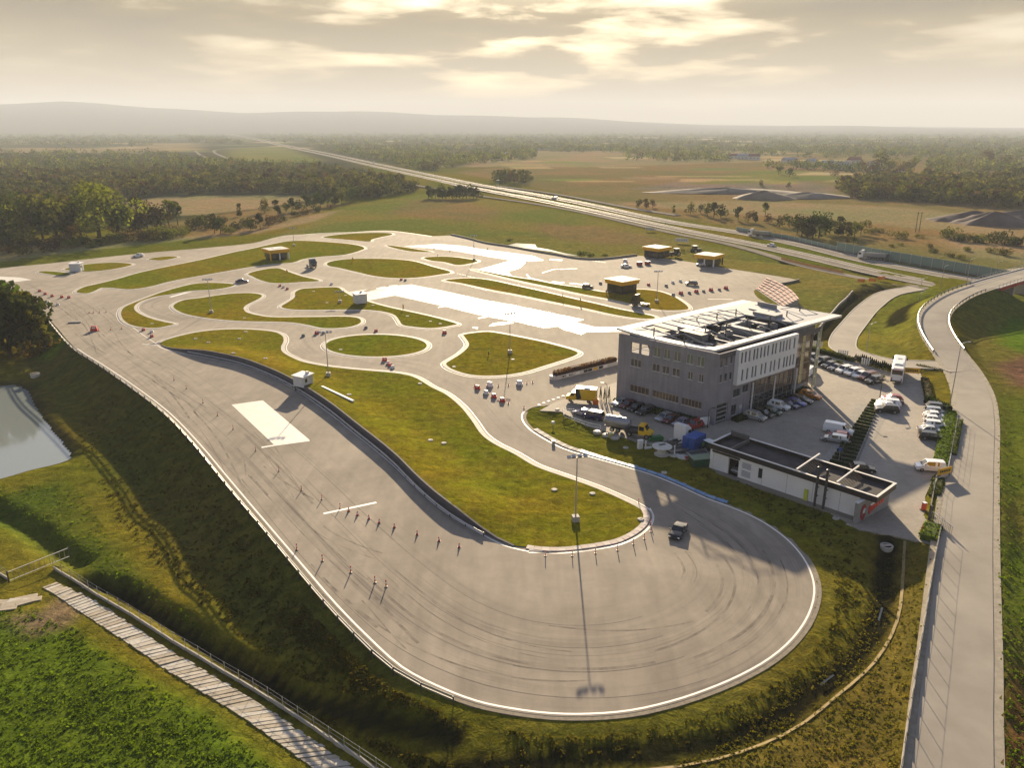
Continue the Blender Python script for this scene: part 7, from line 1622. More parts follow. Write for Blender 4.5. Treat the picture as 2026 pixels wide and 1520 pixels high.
DM = mat('dark_spoil', (.115, .088, .078), .9, var=.25, scale=.12, bump=.5, bscale=1.5); SMD = mat('sandy_spoil', (.20, .16, .12), .9, var=.2, scale=.1)
mound(1928, 434, 26, 14, 5, 'dark earth mound at the right beyond the motorway, left of two', DM); mound(1965, 443, 24, 14, 7, 'dark earth mound nearest at the right beyond the motorway', DM); mound(2020, 436, 34, 20, 6, 'dark earth mound at the right picture edge', DM); mound(1870, 437, 7, 4, 2, 'small dark earth mound left of the large ones', DM)
mound(1510, 392, 22, 14, 6, 'sandy cone of earth in the gravel pit', SMD); mound(1440, 380, 60, 16, 4, 'long grey spoil heap in the gravel pit, left one', DM if False else mat('grey_spoil', (.19, .16, .13), .9, var=.2, scale=.1)); mound(1600, 390, 40, 14, 4, 'long dark spoil heap right of the sandy cone', mat('grey_spoil', (.19, .16, .13), .9))
def house(px, py, rot, w_, d, h, roofc, label):
    r = empty('house', W(px, py, 0), rot, label, 'house', 'village houses far to the right'); MB().box((0, 0, h/2), (w_, d, h)).build('wall', mat('house_wall', (.55, .52, .48), .8), r)
    m = MB(); m.add([(-w_/2-.4, -d/2-.4, h), (w_/2+.4, -d/2-.4, h), (w_/2+.4, d/2+.4, h), (-w_/2-.4, d/2+.4, h), (-w_/2-.4, 0, h+d*.4), (w_/2+.4, 0, h+d*.4)], [(0, 1, 5, 4), (2, 3, 4, 5), (3, 0, 4), (1, 2, 5), (3, 2, 1, 0)]); m.build('roof', roofc, r)
    MB().box((w_*.25, 0, h+d*.35), (.8, .8, 2)).build('chimney', REDM, r)
    for k in (-.3, 0, .3): MB().box((k*w_, -d/2-.03, h*.55), (1.4, .06, 1.4)).build('window', GLASS, r)
RT = mat('tile_roof', (.22, .09, .06), .8, var=.15); RG = mat('grey_roof', (.3, .3, .31), .6, var=.1)
for i, (px, py, rt) in enumerate([(1452,313,RT),(1470,315,RG),(1492,316,RT),(1562,322,RG),(1605,326,RG),(1636,329,RG),(1655,332,RG),(1668,335,RG),(1690,322,RT),(1735,336,RG),(1780,352,RG)]): house(px, py, random.uniform(-.6, .6), random.uniform(14, 26), random.uniform(9, 12), random.uniform(4, 7), rt, f'pale village house far right beyond the fields, {ORD[i]} from the left')
r = empty('greenhouse', W(1006, 305, 0), .1, 'bright reflecting shed roof far behind the motorway', 'shed'); MB().box((0, 0, 2), (26, 12, 4)).build('wall', WHITEP, r); MB().box((0, 0, 4.4), (28, 14, .3), rx=-.1).build('roof', MATS['wet'], r)
for px, lb in ((1811,'wooden power pole, left of a pair on the far meadow'),(1818,'wooden power pole, right of a pair on the far meadow')):
    r = empty('power_pole', W(px, 459, 0), .2, lb, 'power pole', 'pair of power poles'); tm = mat('pole_timber', (.10, .08, .06), .9); MB().tube((0, 0, 0), (0, 0, 11), .22, .14).build('pole', tm, r); MB().box((0, 0, 10.3), (2.6, .14, .16)).build('crossarm', tm, r)
r = empty('road_sign', W(985, 372.5, 0), R(-60), 'dark overhead sign board at the motorway', 'road sign'); MB().box((0, 0, 6), (5, .2, 3)).build('plate', mat('sign_green', (.03, .10, .06), .5), r); MB().tube((-1.5, 0, 0), (-1.5, 0, 7), .15).build('leg', STEEL, r); MB().tube((1.5, 0, 0), (1.5, 0, 7), .15).build('leg', STEEL, r)
# pond outlet ring, drain mouth
q = GP([(70,743)])[0]; r = empty('concrete_ring', tuple(q), 0, 'round concrete shaft ring beside the pond', 'shaft'); m_ = MB(); m_.lathe([(1.1, -.5), (1.1, .5), (.85, .5), (.85, .1)], n=20); m_.build('ring', KERB, r); MB().lathe([(.86, .12), (.8, .14)], n=16).build('cover', STEELD, r)
q = GP([(1754, 1084)])[0]; r = empty('drain_mouth', (q[0], q[1], q[2]+.25), R(5), 'concrete drain mouth at the head of the right ditch', 'drain'); MB().lathe([(.8, -1.3), (.85, .1), (.65, .1), (.6, -1)], n=16).build('ring', KERB, r); MB().box((0, 0, .12), (1.4, .4, .08)).build('cover', mat('cover_pink', (.45, .36, .33), .8), r)
# ================================================================== PLANTS
def leafmat(name, translucency=.35):
    m = bpy.data.materials.new(name); m.use_nodes = True; nt = m.node_tree; nt.nodes.clear(); MATS[name] = m
    vc = N(nt, 'ShaderNodeVertexColor', layer_name='leaf'); oi = N(nt, 'ShaderNodeObjectInfo')
    hs = N(nt, 'ShaderNodeHueSaturation'); L(nt, vc.outputs[0], hs.inputs['Color']); L(nt, math_n(nt, 'MULTIPLY_ADD', oi.outputs['Random'], .05, .475), hs.inputs['Hue']); L(nt, math_n(nt, 'MULTIPLY_ADD', oi.outputs['Random'], .6, .7), hs.inputs['Value'])
    d = N(nt, 'ShaderNodeBsdfDiffuse'); t = N(nt, 'ShaderNodeBsdfTranslucent'); L(nt, hs.outputs[0], d.inputs[0])
    L(nt, mixc(nt, 1.0, hs.outputs[0], (1.35, 1.25, .7), 'MULTIPLY'), t.inputs[0])
    mx = N(nt, 'ShaderNodeMixShader'); mx.inputs[0].default_value = translucency; L(nt, d.outputs[0], mx.inputs[1]); L(nt, t.outputs[0], mx.inputs[2])
    o = N(nt, 'ShaderNodeOutputMaterial'); L(nt, mx.outputs[0], o.inputs[0]); return m
LEAF = leafmat('leaves', .38); NEEDLE = leafmat('dense_leaves', .22)
BARK = mat('bark', (.07, .05, .035), .9, var=.25, scale=3)
def cards(C_, S, rg, up=0.0):
    """one tilted quad per centre: C_ n x 3, S sizes -> verts (n*4 x 3)"""
    n = len(C_); a = rg.normal(size=(n, 3)); a[:, 2] *= (1-up); a /= np.linalg.norm(a, axis=1)[:, None]
    b = rg.normal(size=(n, 3)); b -= (b*a).sum(1)[:, None]*a; b /= np.linalg.norm(b, axis=1)[:, None]
    a = a*S[:, None]; b = b*S[:, None]*.8
    return np.stack([C_-a*.9-b*.35, C_+a*.15-b, C_+a-b*.1+0*b, C_-a*.1+b], 1).reshape(-1, 3)
def meshcards(name, V, cols, m):
    n = len(V)//4; me = bpy.data.meshes.new(name); me.vertices.add(len(V)); me.vertices.foreach_set('co', V.reshape(-1).astype(np.float32))
    me.loops.add(len(V)); me.loops.foreach_set('vertex_index', np.arange(len(V), dtype=np.int32)); me.polygons.add(n); me.polygons.foreach_set('loop_start', np.arange(0, 4*n, 4, dtype=np.int32)); me.update(calc_edges=True)
    at = me.color_attributes.new('leaf', 'FLOAT_COLOR', 'POINT'); at.data.foreach_set('color', np.concatenate([np.repeat(cols, 4, 0), np.ones((4*n, 1))], 1).reshape(-1).astype(np.float32)); me.materials.append(m); return me
def crown_pts(kind, n, rg):
    """points of a crown of unit height standing on z = 0"""
    if kind == 'round':
        k = 9; cs = np.c_[rg.normal(0, .17, (k, 2)), rg.uniform(.20, .80, k)]; rs = rg.uniform(.16, .26, k); cs[0] = (0, 0, .62); rs[0] = .28
    elif kind == 'tall':
        k = 9; cs = np.c_[rg.normal(0, .10, (k, 2)), rg.uniform(.14, .86, k)]; rs = rg.uniform(.11, .18, k); cs[0] = (0, 0, .86); rs[0] = .13
    elif kind == 'wide':
        k = 16; cs = np.c_[rg.normal(0, .24, (k, 2)), rg.uniform(.18, .78, k)]; rs = rg.uniform(.17, .27, k); cs[0] = (0, 0, .70); rs[0] = .30
    elif kind == 'pine':
        k = 10; zz = np.linspace(.35, .92, k); cs = np.c_[rg.normal(0, .09, (k, 2))*(1.25-zz)[:, None]*2, zz]; rs = .24-.16*zz+rg.uniform(0, .05, k)
    elif kind == 'bush':
        k = 8; cs = np.c_[rg.normal(0, .42, (k, 2)), rg.uniform(.25, .55, k)]; rs = rg.uniform(.35, .48, k)
    w_ = rs**2; i = rg.choice(k, n, p=w_/w_.sum()); d = rg.normal(size=(n, 3)); d /= np.linalg.norm(d, axis=1)[:, None]; r = rs[i]*(.62+.42*rg.random(n)**.5)
    P = cs[i]+d*r[:, None]*np.array((1, 1, .85)); P[:, 2] = np.maximum(P[:, 2], .02 if kind == 'bush' else .1); return P, i
TONES = dict(dark=((.036, .052, .014), (.062, .076, .018)), olive=((.065, .076, .018), (.10, .105, .024)), yellow=((.095, .105, .016), (.14, .14, .024)), autumn=((.10, .065, .02), (.15, .095, .02)), brown=((.06, .045, .025), (.09, .065, .03)), fresh=((.05, .085, .015), (.08, .12, .02)))
def cols_for(tone, n, rg, P=None):
    a, b = map(np.array, TONES[tone]); t = rg.random(n)[:, None]; return (a+(b-a)*t)*(.8+.4*rg.random(n))[:, None]
CR = {}
def crown_me(kind, tone, var, n=520):
    k = (kind, tone, var)
    if k not in CR:
        rg = np.random.default_rng(abs(hash((kind, var))) % 9999 if False else (sum(map(ord, kind))*7+var)); n = 1500 if kind == 'wide' else n; P, i = crown_pts(kind, n, rg); S = rg.uniform(.030, .058, n)*(.62 if kind == 'wide' else 1)*(1.6 if kind == 'bush' else 1.0)
        CR[k] = meshcards('crown', cards(P, S, rg), cols_for(tone, n, rg)*(.8+.4*((i*37) % 10)/10)[:, None], LEAF if tone != 'dark' else NEEDLE)
    return CR[k]
TRK = {}
def trunk_me(kind):
    if kind not in TRK:
        t = MB(); hh = dict(round=.5, tall=.75, wide=.5, pine=.85, bush=.3)[kind]; r0 = dict(round=.028, tall=.022, wide=.035, pine=.022, bush=.03)[kind]
        t.tube((0, 0, -.06), (0, 0, hh*.5), r0, r0*.8, 7); t.tube((0, 0, hh*.5), (.01, 0, hh), r0*.8, r0*.35, 6)
        for k in range(5):
            a = k*1.3; z = hh*(.45+.1*k); t.tube((0, 0, z), (.15*math.cos(a), .15*math.sin(a), z+.14), r0*.4, r0*.12, 5)
        TRK[kind] = t.mesh('trunk', BARK)
    return TRK[kind]
ntree = [0]
def tree(px, py, hpx, kind, tone, label, group, name='tree', cat='tree', p=None, h=None, wid=1.0):
    if p is None: p = Vector(GP([(px, py)])[0]) if py > 560 else W(px, py, 0)
    if h is None: h = hpx*math.hypot(p.x, p.y)*1.06/FPX*1.04
    ntree[0] += 1; v = ntree[0] % 5
    r = empty(name, p, random.random()*6.28, label, cat, group); r.scale = (h*wid, h*wid, h)
    inst('trunk' if cat == 'tree' else 'stem', trunk_me(kind), r); inst('crown' if cat == 'tree' else 'foliage', crown_me(kind, tone, v), r)
    return r
# --- the clump at the left beside the track
LCG = 'trees in the clump at the left edge'
for px, py, h, kd, tn, lb in [(-45,712,120,'round','dark','dark tree half cut by the left picture edge'),(-8,702,118,'round','olive','olive tree in the front of the left clump'),(22,706,112,'tall','dark','dark tall tree in the front of the left clump'),(48,700,104,'round','olive','olive tree at the front right of the left clump'),(68,694,92,'tall','dark','dark slender tree at the right of the left clump'),(88,694,58,'tall','olive','slim small tree with bare trunk at the right tip of the left clump'),(30,682,104,'tall','dark','dark pointed tree rising highest in the left clump'),(5,680,108,'round','fresh','bright green topped tree behind in the left clump'),(-30,684,110,'round','dark','dark tree behind at the left picture edge'),(60,672,72,'tall','dark','dark narrow tree behind the slender one'),(82,668,66,'tall','dark','dark crowned tree nearest the track edge in the left clump'),(15,655,66,'round','fresh','fresh green tree at the back of the left clump'),(70,706,30,'bush','autumn','yellow bush at the foot of the left clump')]: tree(px, py, h, kd, tn, lb, LCG)
# --- big trees and bushes at the meadow behind
WG = 'trees at the wood edge on the left'
BIG = [(197,470,92,'wide','yellow','largest yellow green tree at the wood edge'),(18,474,60,'round','dark'),(48,478,56,'round','olive'),(85,474,62,'round','dark'),(112,468,70,'round','olive'),(140,470,52,'round','dark'),(160,466,62,'round','dark'),(66,462,40,'tall','yellow'),(236,468,64,'round','dark'),(258,462,46,'round','brown'),(278,456,54,'tall','dark'),(292,455,46,'round','dark'),(312,452,40,'round','brown'),(334,446,42,'tall','olive'),(352,444,38,'tall','dark'),(30,455,42,'round','autumn'),(10,452,50,'round','dark'),(60,445,50,'round','dark'),(120,448,52,'round','dark'),(150,448,50,'round','olive'),(225,445,40,'round','olive'),(58,468,30,'tall','autumn'),(143,474,26,'round','autumn'),(425,462,34,'tall','dark'),(437,462,30,'round','dark'),(475,428,22,'tall','olive'),(524,420,24,'round','olive'),(550,426,26,'tall','dark'),(566,420,18,'round','olive'),(578,419,24,'tall','dark'),(592,417,22,'round','dark'),(606,414,26,'tall','dark'),(620,412,26,'round','dark'),(634,409,27,'tall','dark'),(648,407,26,'round','dark'),(662,404,28,'tall','dark'),(676,402,26,'round','olive'),(692,398,26,'round','dark'),(710,394,24,'round','dark'),(515,452,26,'tall','dark'),(496,455,24,'round','dark'),(532,448,20,'round','brown')]
for i, q in enumerate(BIG): tree(*q[:5], q[5] if len(q) > 5 else f'{dict(dark="dark green", olive="olive green", yellow="yellow green", autumn="yellowing", brown="brownish")[q[4]]} {dict(round="rounded", tall="slender", wide="spreading")[q[3]]} tree at the wood edge left behind the track', WG)
BG = 'bushes on the dry meadow left behind the track'
for px, py, h in [(12,492,20),(42,488,16),(73,484,14),(100,496,19),(45,503,15),(140,488,15),(158,484,18),(180,490,10),(200,486,12),(215,480,16),(238,478,16),(262,476,22),(285,476,20),(305,474,24),(328,472,22),(350,468,18),(372,461,16),(388,452,22),(400,442,16),(412,452,14),(455,462,14),(470,452,14),(485,446,14),(545,440,14),(560,436,10),(585,428,10),(605,424,10),(630,418,10),(655,412,9),(8,478,24),(120,484,20),(340,458,14),(440,440,12),(20,500,12),(268,462,18)]: tree(px, py, h, 'bush', random.choice(['dark', 'olive', 'dark', 'brown']), 'low round dark bush on the dry meadow left behind the track', BG, 'bush', 'bush', None, None, .95)
RG_ = 'dark trees in the row at the field edge before the motorway'
for i in range(15): tree(848+i*6.8, 392-abs(i-7)*.15, random.uniform(17, 25), 'round' if i % 3 else 'tall', 'dark', 'dark dense tree in the short row at the field edge before the motorway', RG_)
MG = 'trees beyond the motorway'
for px, py, h in [(1262,411,15),(1278,413,18),(1291,410,14),(1333,421,13),(1366,423,20),(1386,421,16),(1400,427,22),(1412,430,26),(1426,430,26),(1460,436,24),(1480,439,20),(1494,442,20),(1514,426,22),(1520,441,18),(1542,449,19),(1561,449,22),(1577,463,28),(1586,468,38),(1598,470,36),(1608,472,40),(1620,471,44),(1632,464,30),(1641,463,28),(1658,466,32),(1668,466,26),(1680,468,24),(1690,467,26),(1703,463,24),(1676,481,15),(1689,482,13)]: tree(px, py, h, random.choice(['round', 'tall', 'round']), random.choice(['dark', 'olive', 'dark', 'brown']), 'dark rounded tree in the line beyond the motorway', MG)
SG = 'scattered bushes on the dry land beyond the motorway'
for px, py, h in [(1725,461,9),(1740,459,9),(1782,471,14),(1873,470,18),(1896,477,14),(1918,478,12),(1933,480,16),(1973,480,20),(1997,486,14),(2014,485,16),(1820,470,7),(1846,500,8),(1882,508,7),(1900,512,8),(1840,490,7),(1780,485,5),(1800,515,6),(1960,500,10),(1985,505,12),(1700,505,6),(1765,488,5),(1910,496,8)]: tree(px, py, h, 'bush', random.choice(['dark', 'olive', 'olive']), 'low bush on the dry land beyond the motorway', SG, 'bush', 'bush')
for px, py, h, lb in [(1150,507,11,'dark bush at the right end of the bright pool'),(1168,509,8,'smaller bush right of the dark one at the pool'),(1007,478,6,'small round bush left above the bright pool'),(1197,508,6,'small bush at the barrier wall corner')]: tree(px, py, h, 'bush', 'dark', lb, 'bushes at the bright pool', 'bush', 'bush')
for px, py, h in [(1540,345,18),(1562,350,16),(1730,342,24),(1742,338,34),(1758,345,26),(1705,338,18),(1650,352,12),(1505,368,12),(1560,372,10),(1780,350,22),(1800,345,26),(1955,325,22),(1990,330,20)]: tree(px, py, h, 'round', random.choice(['dark', 'olive', 'brown']), 'hazy tree standing among the far fields at the right', 'hazy trees among the far fields')
# --- woods: points spread over the wooded land, nearest ones as trees, the rest one mass
def spread(poly, n, hmin=8, hmax=14):
    P = np.array(poly, float); out = []
    while len(out) < n:
        a = rng.uniform(P[:, 0].min(), P[:, 0].max(), n); b = rng.uniform(P[:, 1].min(), P[:, 1].max(), n); q = inside(P, a, b); out += list(zip(a[q], b[q]))
    return out[:n]
WOOD = [([(-260,345),(0,338),(200,333),(420,322),(640,336),(720,345),(790,362),(770,380),(700,392),(640,383),(420,381),(300,386),(240,398),(228,440),(120,448),(0,452),(-260,460)], 2600),
 ([(0,303),(300,305),(400,316),(450,322),(640,330),(500,335),(0,338),(-200,338),(-200,303)], 700), ([(-200,262),(0,262),(250,266),(330,272),(340,282),(270,290),(0,288),(-200,288)], 900), ([(340,268),(440,272),(490,286),(380,283)], 200),
 ([(-200,238),(0,236),(500,246),(420,262),(0,262),(-200,262)], 900), ([(500,250),(640,262),(560,285),(500,268)], 160),
 ([(560,264),(760,262),(1000,266),(1240,268),(1290,290),(1240,302),(1060,300),(880,326),(780,322),(700,312),(620,290)], 2100), ([(870,318),(1060,300),(1060,316),(960,322),(880,334)], 260), ([(1235,296),(1445,302),(1450,322),(1240,318)], 320),
 ([(450,246),(2040,258),(2040,272),(1200,268),(760,262),(520,256)], 1500), ([(1240,270),(2040,272),(2040,310),(1800,312),(1650,318),(1500,308),(1300,292)], 1500),
 ([(1650,372),(1700,362),(1790,352),(1900,356),(2040,350),(2040,412),(1900,405),(1800,398),(1690,392)], 900), ([(1480,330),(1640,330),(1760,345),(1640,340)], 90), ([(1800,318),(2040,312),(2040,345),(1850,345)], 260), ([(980,352),(1040,350),(1050,362),(985,364)], 40), ([(700,350),(830,372),(800,382),(740,392),(700,390)], 120), ([(770,318),(840,330),(870,338),(800,335)], 50)]
pts = []
for poly, n in WOOD: pts += spread(poly, n)
pts = np.array(pts); Wp = np.array([tuple(W(a, b, 0)) for a, b in pts]); Dw = np.hypot(Wp[:, 0], Wp[:, 1])
# keep off roads and houses
for Pr in (MWN, MWF, SERV, LOOP2, LOOP3):
    d, _, _, _ = dist_line(Pr[:, :2], Wp[:, 0], Wp[:, 1], False, None, 60); keep = d > 16; Wp, Dw, pts = Wp[keep], Dw[keep], pts[keep]
for fp, _, _ in FIELDS[:110]:
    q_ = np.array(fp); q_ = q_.mean(0)+(q_-q_.mean(0))*1.15; keep = ~(inside(q_, pts[:, 0], pts[:, 1]) & (pts[:, 1] < 330)); Wp, Dw, pts = Wp[keep], Dw[keep], pts[keep]
order = np.argsort(Dw); nnear = 120
tn = ['dark', 'olive', 'dark', 'brown', 'olive', 'dark', 'yellow']
for i in order[:nnear]: tree(0, 0, 0, random.choice(['round', 'tall', 'round', 'pine']), random.choice(tn), 'tree in the front of the dense wood left behind the track', 'trees in the front of the dense wood', p=Vector(Wp[i]), h=random.uniform(8.5, 13.5), wid=1.1)
def merged(idx, name, ncard, label):
    rg = np.random.default_rng(5); Vs = []; Cs = []
    lib = [crown_pts(k, ncard, rg) for k in ('round', 'tall', 'round', 'pine', 'wide', 'round')]
    S0_ = [rg.uniform(.075, .15, ncard) for _ in lib]
    for i in idx:
        D = Dw[i]; k = rg.integers(len(lib)); P = lib[k][0]; f = 1.0 if D < 900 else min(2.0, 1+(D-900)/2500)
        h = rg.uniform(7.5, 13.5)*(1+.35*(f-1)); a = rg.uniform(0, 6.28); ca, sa = math.cos(a), math.sin(a); wd = 1.15*(1+.9*(f-1))
        Q = np.stack([(P[:, 0]*ca-P[:, 1]*sa)*h*wd, (P[:, 0]*sa+P[:, 1]*ca)*h*wd, P[:, 2]*h-.5], 1)+Wp[i]
        Vs.append(cards(Q, S0_[k]*h*(1+.25*(f-1)), rg)); tone = tn[rg.integers(len(tn))]; c = cols_for(tone, ncard, rg)*np.array((1.25, 1.25, 1.1))*rg.uniform(.6, 1.45); Cs.append(c)
    o = bpy.data.objects.new(name, meshcards(name, np.concatenate(Vs), np.concatenate(Cs), NEEDLE)); link(o); return tag(o, label, None, None, 'stuff')
rest = order[nnear:]
merged([i for i in rest if Dw[i] < 1100], 'wood', 44, 'dense mixed wood left behind the training track'); merged([i for i in rest if Dw[i] >= 1100], 'far_forest', 22, 'hazy forest stretching to the hills')
# --- hedges
HCOL = {'dark': (.022, .040, .010), 'bright': (.075, .115, .012), 'mid': (.05, .07, .016), 'rust': (.085, .040, .022), 'dull': (.06, .058, .03)}
def hedge(p0, p1, w_, h, tone, label, group=None, dens=34, name='hedge', sz=.16, wob=.12):
    p0, p1 = Vector(p0), Vector(p1); d = p1-p0; Ln = math.hypot(d.x, d.y); r = empty(name, p0, math.atan2(d.y, d.x), label, 'hedge', group)
    core = MB(); n = max(2, int(Ln/1.2)); V = []; F = []
    for i in range(n+1):
        x = Ln*i/n; k = 1+random.uniform(-wob, wob)
        z = d.z*i/n
        V += [(x, -w_/2*.86, z-.25), (x, -w_/2*.9*k, z+h*.75), (x, -w_/2*.55, z+h*.92*k), (x, w_/2*.55, z+h*.92*k), (x, w_/2*.9*k, z+h*.75), (x, w_/2*.86, z-.25)]
    for i in range(n):
        for j in range(5): F.append((i*6+j, (i+1)*6+j, (i+1)*6+j+1, i*6+j+1))
    F += [(0, 1, 2, 3, 4, 5), tuple(range(n*6+5, n*6-1, -1))]
    c0 = HCOL[tone]; m_ = mat('hedge_'+tone, tuple(q*.75 for q in c0), .9, var=.35, scale=2.5, bump=.5, bscale=6); core.add(V, F).build('core', m_, r)
    nc = int(dens*Ln*(w_+2*h)*.55)+8; rg = np.random.default_rng(int(Ln*100)+int(w_*10)); t = rg.random(nc); s = rg.uniform(-1, 1, nc); side = rg.random(nc) < w_/(w_+2*h)
    y = np.where(side, s*w_/2*.9, np.sign(s)*w_/2*rg.uniform(.85, 1.05, nc)); z = np.where(side, h*rg.uniform(.86, 1.04, nc), h*rg.random(nc)*.95)+d.z*t
    P = np.c_[t*Ln, y, z]; cc = np.array(c0)*rg.uniform(.6, 1.6, nc)[:, None]*np.array((1, 1, 1))
    o = bpy.data.objects.new('foliage', meshcards('foliage', cards(P, rg.uniform(.6, 1.3, nc)*sz, rg), cc, LEAF)); link(o, r); return r
lz = lambda p: Vector((p.x, p.y, float(lotz(p.x))+.05))
def LW_(px, py):
    p = W(px, py, .8)
    for _ in range(4): p = W(px, py, float(lotz(p.x))+.05)
    return p
hedge(LW_(1880,820), LW_(1858,932), 2.2, .9, 'bright', 'broad bright green east hedge along the yard', 'hedges along the approach road'); hedge(LW_(1896,838), LW_(1882,905), 1.3, 1.0, 'mid', 'narrow hedge on the road side of the east fence', 'hedges along the approach road')
hedge(LW_(1834,796), LW_(1876,818), 1.6, 1.5, 'dark', 'short dark corner hedge at the north end of the east row'); hedge(LW_(1829,752), LW_(1838,792), 1.5, .7, 'dull', 'low yellowish shrub bed by the north gate')
hedge(LW_(1858,950), LW_(1848,985), 1.8, .6, 'mid', 'low green strip inside the fence bend near the gate'); hedge(LW_(1846,1046), LW_(1836,1072), 2.4, .9, 'bright', 'bushy green hedge at the road end of the yard'); hedge(LW_(1813,726), LW_(1868,738), 1.6, .6, 'dull', 'low hedge along the access road at the north gate')
a = np.array(A0)+e1*1.0; nrm = np.array((-e2[0], -e2[1])) ; 
def off_(p, k, z): return (p[0]+nrm[0]*k, p[1]+nrm[1]*k, z)
hedge(off_(A0+e1*.8, 1.2, .35), off_(A0+e1*12.2, 1.2, .5), 1.8, .9, 'mid', 'green hedge bed at the foot of the grey wall, left half'); hedge(off_(A0+e1*12.6, 1.2, .5), off_(A0+e1*(LAB-2), 1.2, .6), 1.8, .9, 'dark', 'green hedge bed at the foot of the grey wall, right half')
fo_ = lambda u, v, z: (B0[0]+e2[0]*u+e1[0]*v, B0[1]+e2[1]*u+e1[1]*v, z)
hedge(fo_(4.4, 1.3, .6), fo_(9.5, 1.3, .7), 1.7, .8, 'dark', 'dark hedge bed beside the garage door'); hedge(fo_(10.5, 1.4, .7), fo_(25, 1.4, .95), 1.6, .7, 'dark', 'dark hedge bed at the foot of the glass front'); hedge(fo_(27.0, .3, 1.0), fo_(31.5, .3, 1.1), 2.2, .7, 'dark', 'dark shrub bed at the recess beside the stair tower')
HG = 'strip hedges in the middle of the yard'
la, lb_ = W(1724, 791, 1.45), W(1637, 919, 1.25); ra, rb = W(1741, 795, 1.5), W(1684, 929, 1.35); NH = 22
for i in range(NH):
    f = i/(NH-1); hedge(la+(lb_-la)*f, ra+(rb-ra)*f, .5, .25, 'dark' if i > 6 else 'mid', f'low dark strip hedge, {ordw(i)} from the far yard lamp', HG, 46, sz=.09)
pa, pd, pl, pr = PLANTER; pu = pd.normalized(); pn = Vector((-pu.y, pu.x, 0))
hedge(pa+pn*.8+pu*.3+Vector((0, 0, .8)), pa+pn*.8+pu*(pl-.2)+Vector((0, 0, .8)), 1.7, 1.0, 'rust', 'rust brown clipped hedge on the white planter wall', None, 40, wob=.2)
hedge(LW_(1600,692), LW_(1688,716), 1.4, 1.1, 'mid', 'low clipped hedge behind the north row of cars')
CG = 'small conifers in the north hedge row'
def conifer(p, h, w_, label, group=None, tone=(.016, .032, .012), name='conifer'):
    r = empty(name, p, random.random()*6, label, 'conifer', group); k = ('con', tone)
    if k not in CR:
        rg = np.random.default_rng(3); n = 260; z = rg.random(n)**.8; a = rg.uniform(0, 6.28, n); rr = .5*(1-z)**.8*rg.uniform(.75, 1.05, n); CR[k] = meshcards('foliage', cards(np.c_[rr*np.cos(a), rr*np.sin(a), z*.97+.03], rg.uniform(.05, .1, n), rg), np.array(tone)*rg.uniform(.6, 1.7, n)[:, None], NEEDLE); CR['cont'] = MB().tube((0, 0, -.1), (0, 0, .9), .06, .02).mesh('trunk', BARK)
    inst('trunk', CR['cont'], r); inst('foliage', CR[k], r); r.scale = (w_, w_, h); return r
for i in range(19): f = i/18; conifer(LW_(1692+f*72, 715+f*22), random.uniform(1.7, 2.3), 1.1, f'small dark conifer, {ORD[i]} from the left in the north hedge row', CG)
for i, (px, py) in enumerate(((1188,791),(1196,793),(1204.5,791))): conifer(LW_(px, py), 2.9, .75, f'slim dark conifer, {("left", "middle", "right")[i]} one of three at the parking bay island')
bed = [LW_(1606+f*140, 702+f*48) for f in np.linspace(0, 1, 26)]
for i, p in enumerate(bed): tree(0, 0, 0, 'bush', random.choice(['brown', 'dark', 'olive']), 'tiny grey green shrub in the gravel bed behind the north row of cars', 'shrubs in the gravel bed', 'shrub', 'shrub', p+Vector((random.uniform(-.6, .6), random.uniform(.6, 1.6), 0)), random.uniform(.5, .9))
# --- weeds and tussocks: banks, ditches and the near meadow
def tufts(name, polys, label, m_, size, tone, seedz=3, blades=7):
    rg = np.random.default_rng(seedz); Vs = []; Cs = []
    for poly, n in polys:
        q = np.array(spread(poly, n)); P = GP(q); nz = np.sin(P[:, 0]*.9+1.3*np.sin(P[:, 1]*.5))*np.sin(P[:, 1]*.8+np.sin(P[:, 0]*.37)*2); P = P[rg.random(len(P)) < .62+.5*nz]; it = inside(TRACK, P[:, 0], P[:, 1]) | inside(LOT, P[:, 0], P[:, 1]) | inside(POND, P[:, 0], P[:, 1])
        dd, _, _, _ = dist_line(np.concatenate([LE[:, :2]]), P[:, 0], P[:, 1], False, None, 20); de, _, _, _ = dist_line(RE[:, :2], P[:, 0], P[:, 1], False, None, 20)
        ds, _, _, _ = dist_line(TRACK, P[:, 0], P[:, 1], True, None, 30); P = P[ds > 2.2]; it = inside(TRACK, P[:, 0], P[:, 1]) | inside(LOT, P[:, 0], P[:, 1]) | inside(POND, P[:, 0], P[:, 1]); dd, _, _, _ = dist_line(LE[:, :2], P[:, 0], P[:, 1], False, None, 20); de, _, _, _ = dist_line(RE[:, :2], P[:, 0], P[:, 1], False, None, 20)
        dr, _ = corr(RAMP, 4.2, P[:, 0], P[:, 1]); P = P[~it & ~((dd < 4.5) & (de < 4.5)) & (dr > 0)]
        sz_ = size*rg.lognormal(-.05, .22, len(P))
        for k in range(blades):
            c = P+np.c_[rg.normal(0, .45, len(P))*sz_, rg.normal(0, .45, len(P))*sz_, rg.uniform(.05, .5, len(P))*sz_]
            Vs.append(cards(c, rg.uniform(.25, .6, len(P))*sz_, rg, .3)); a, b = map(np.array, tone); Cs.append((a+(b-a)*rg.random(len(P))[:, None])*rg.uniform(.6, 1.3, len(P))[:, None])
    o = bpy.data.objects.new(name, meshcards(name, np.concatenate(Vs), np.concatenate(Cs), m_)); link(o); return tag(o, label, None, None, 'stuff')
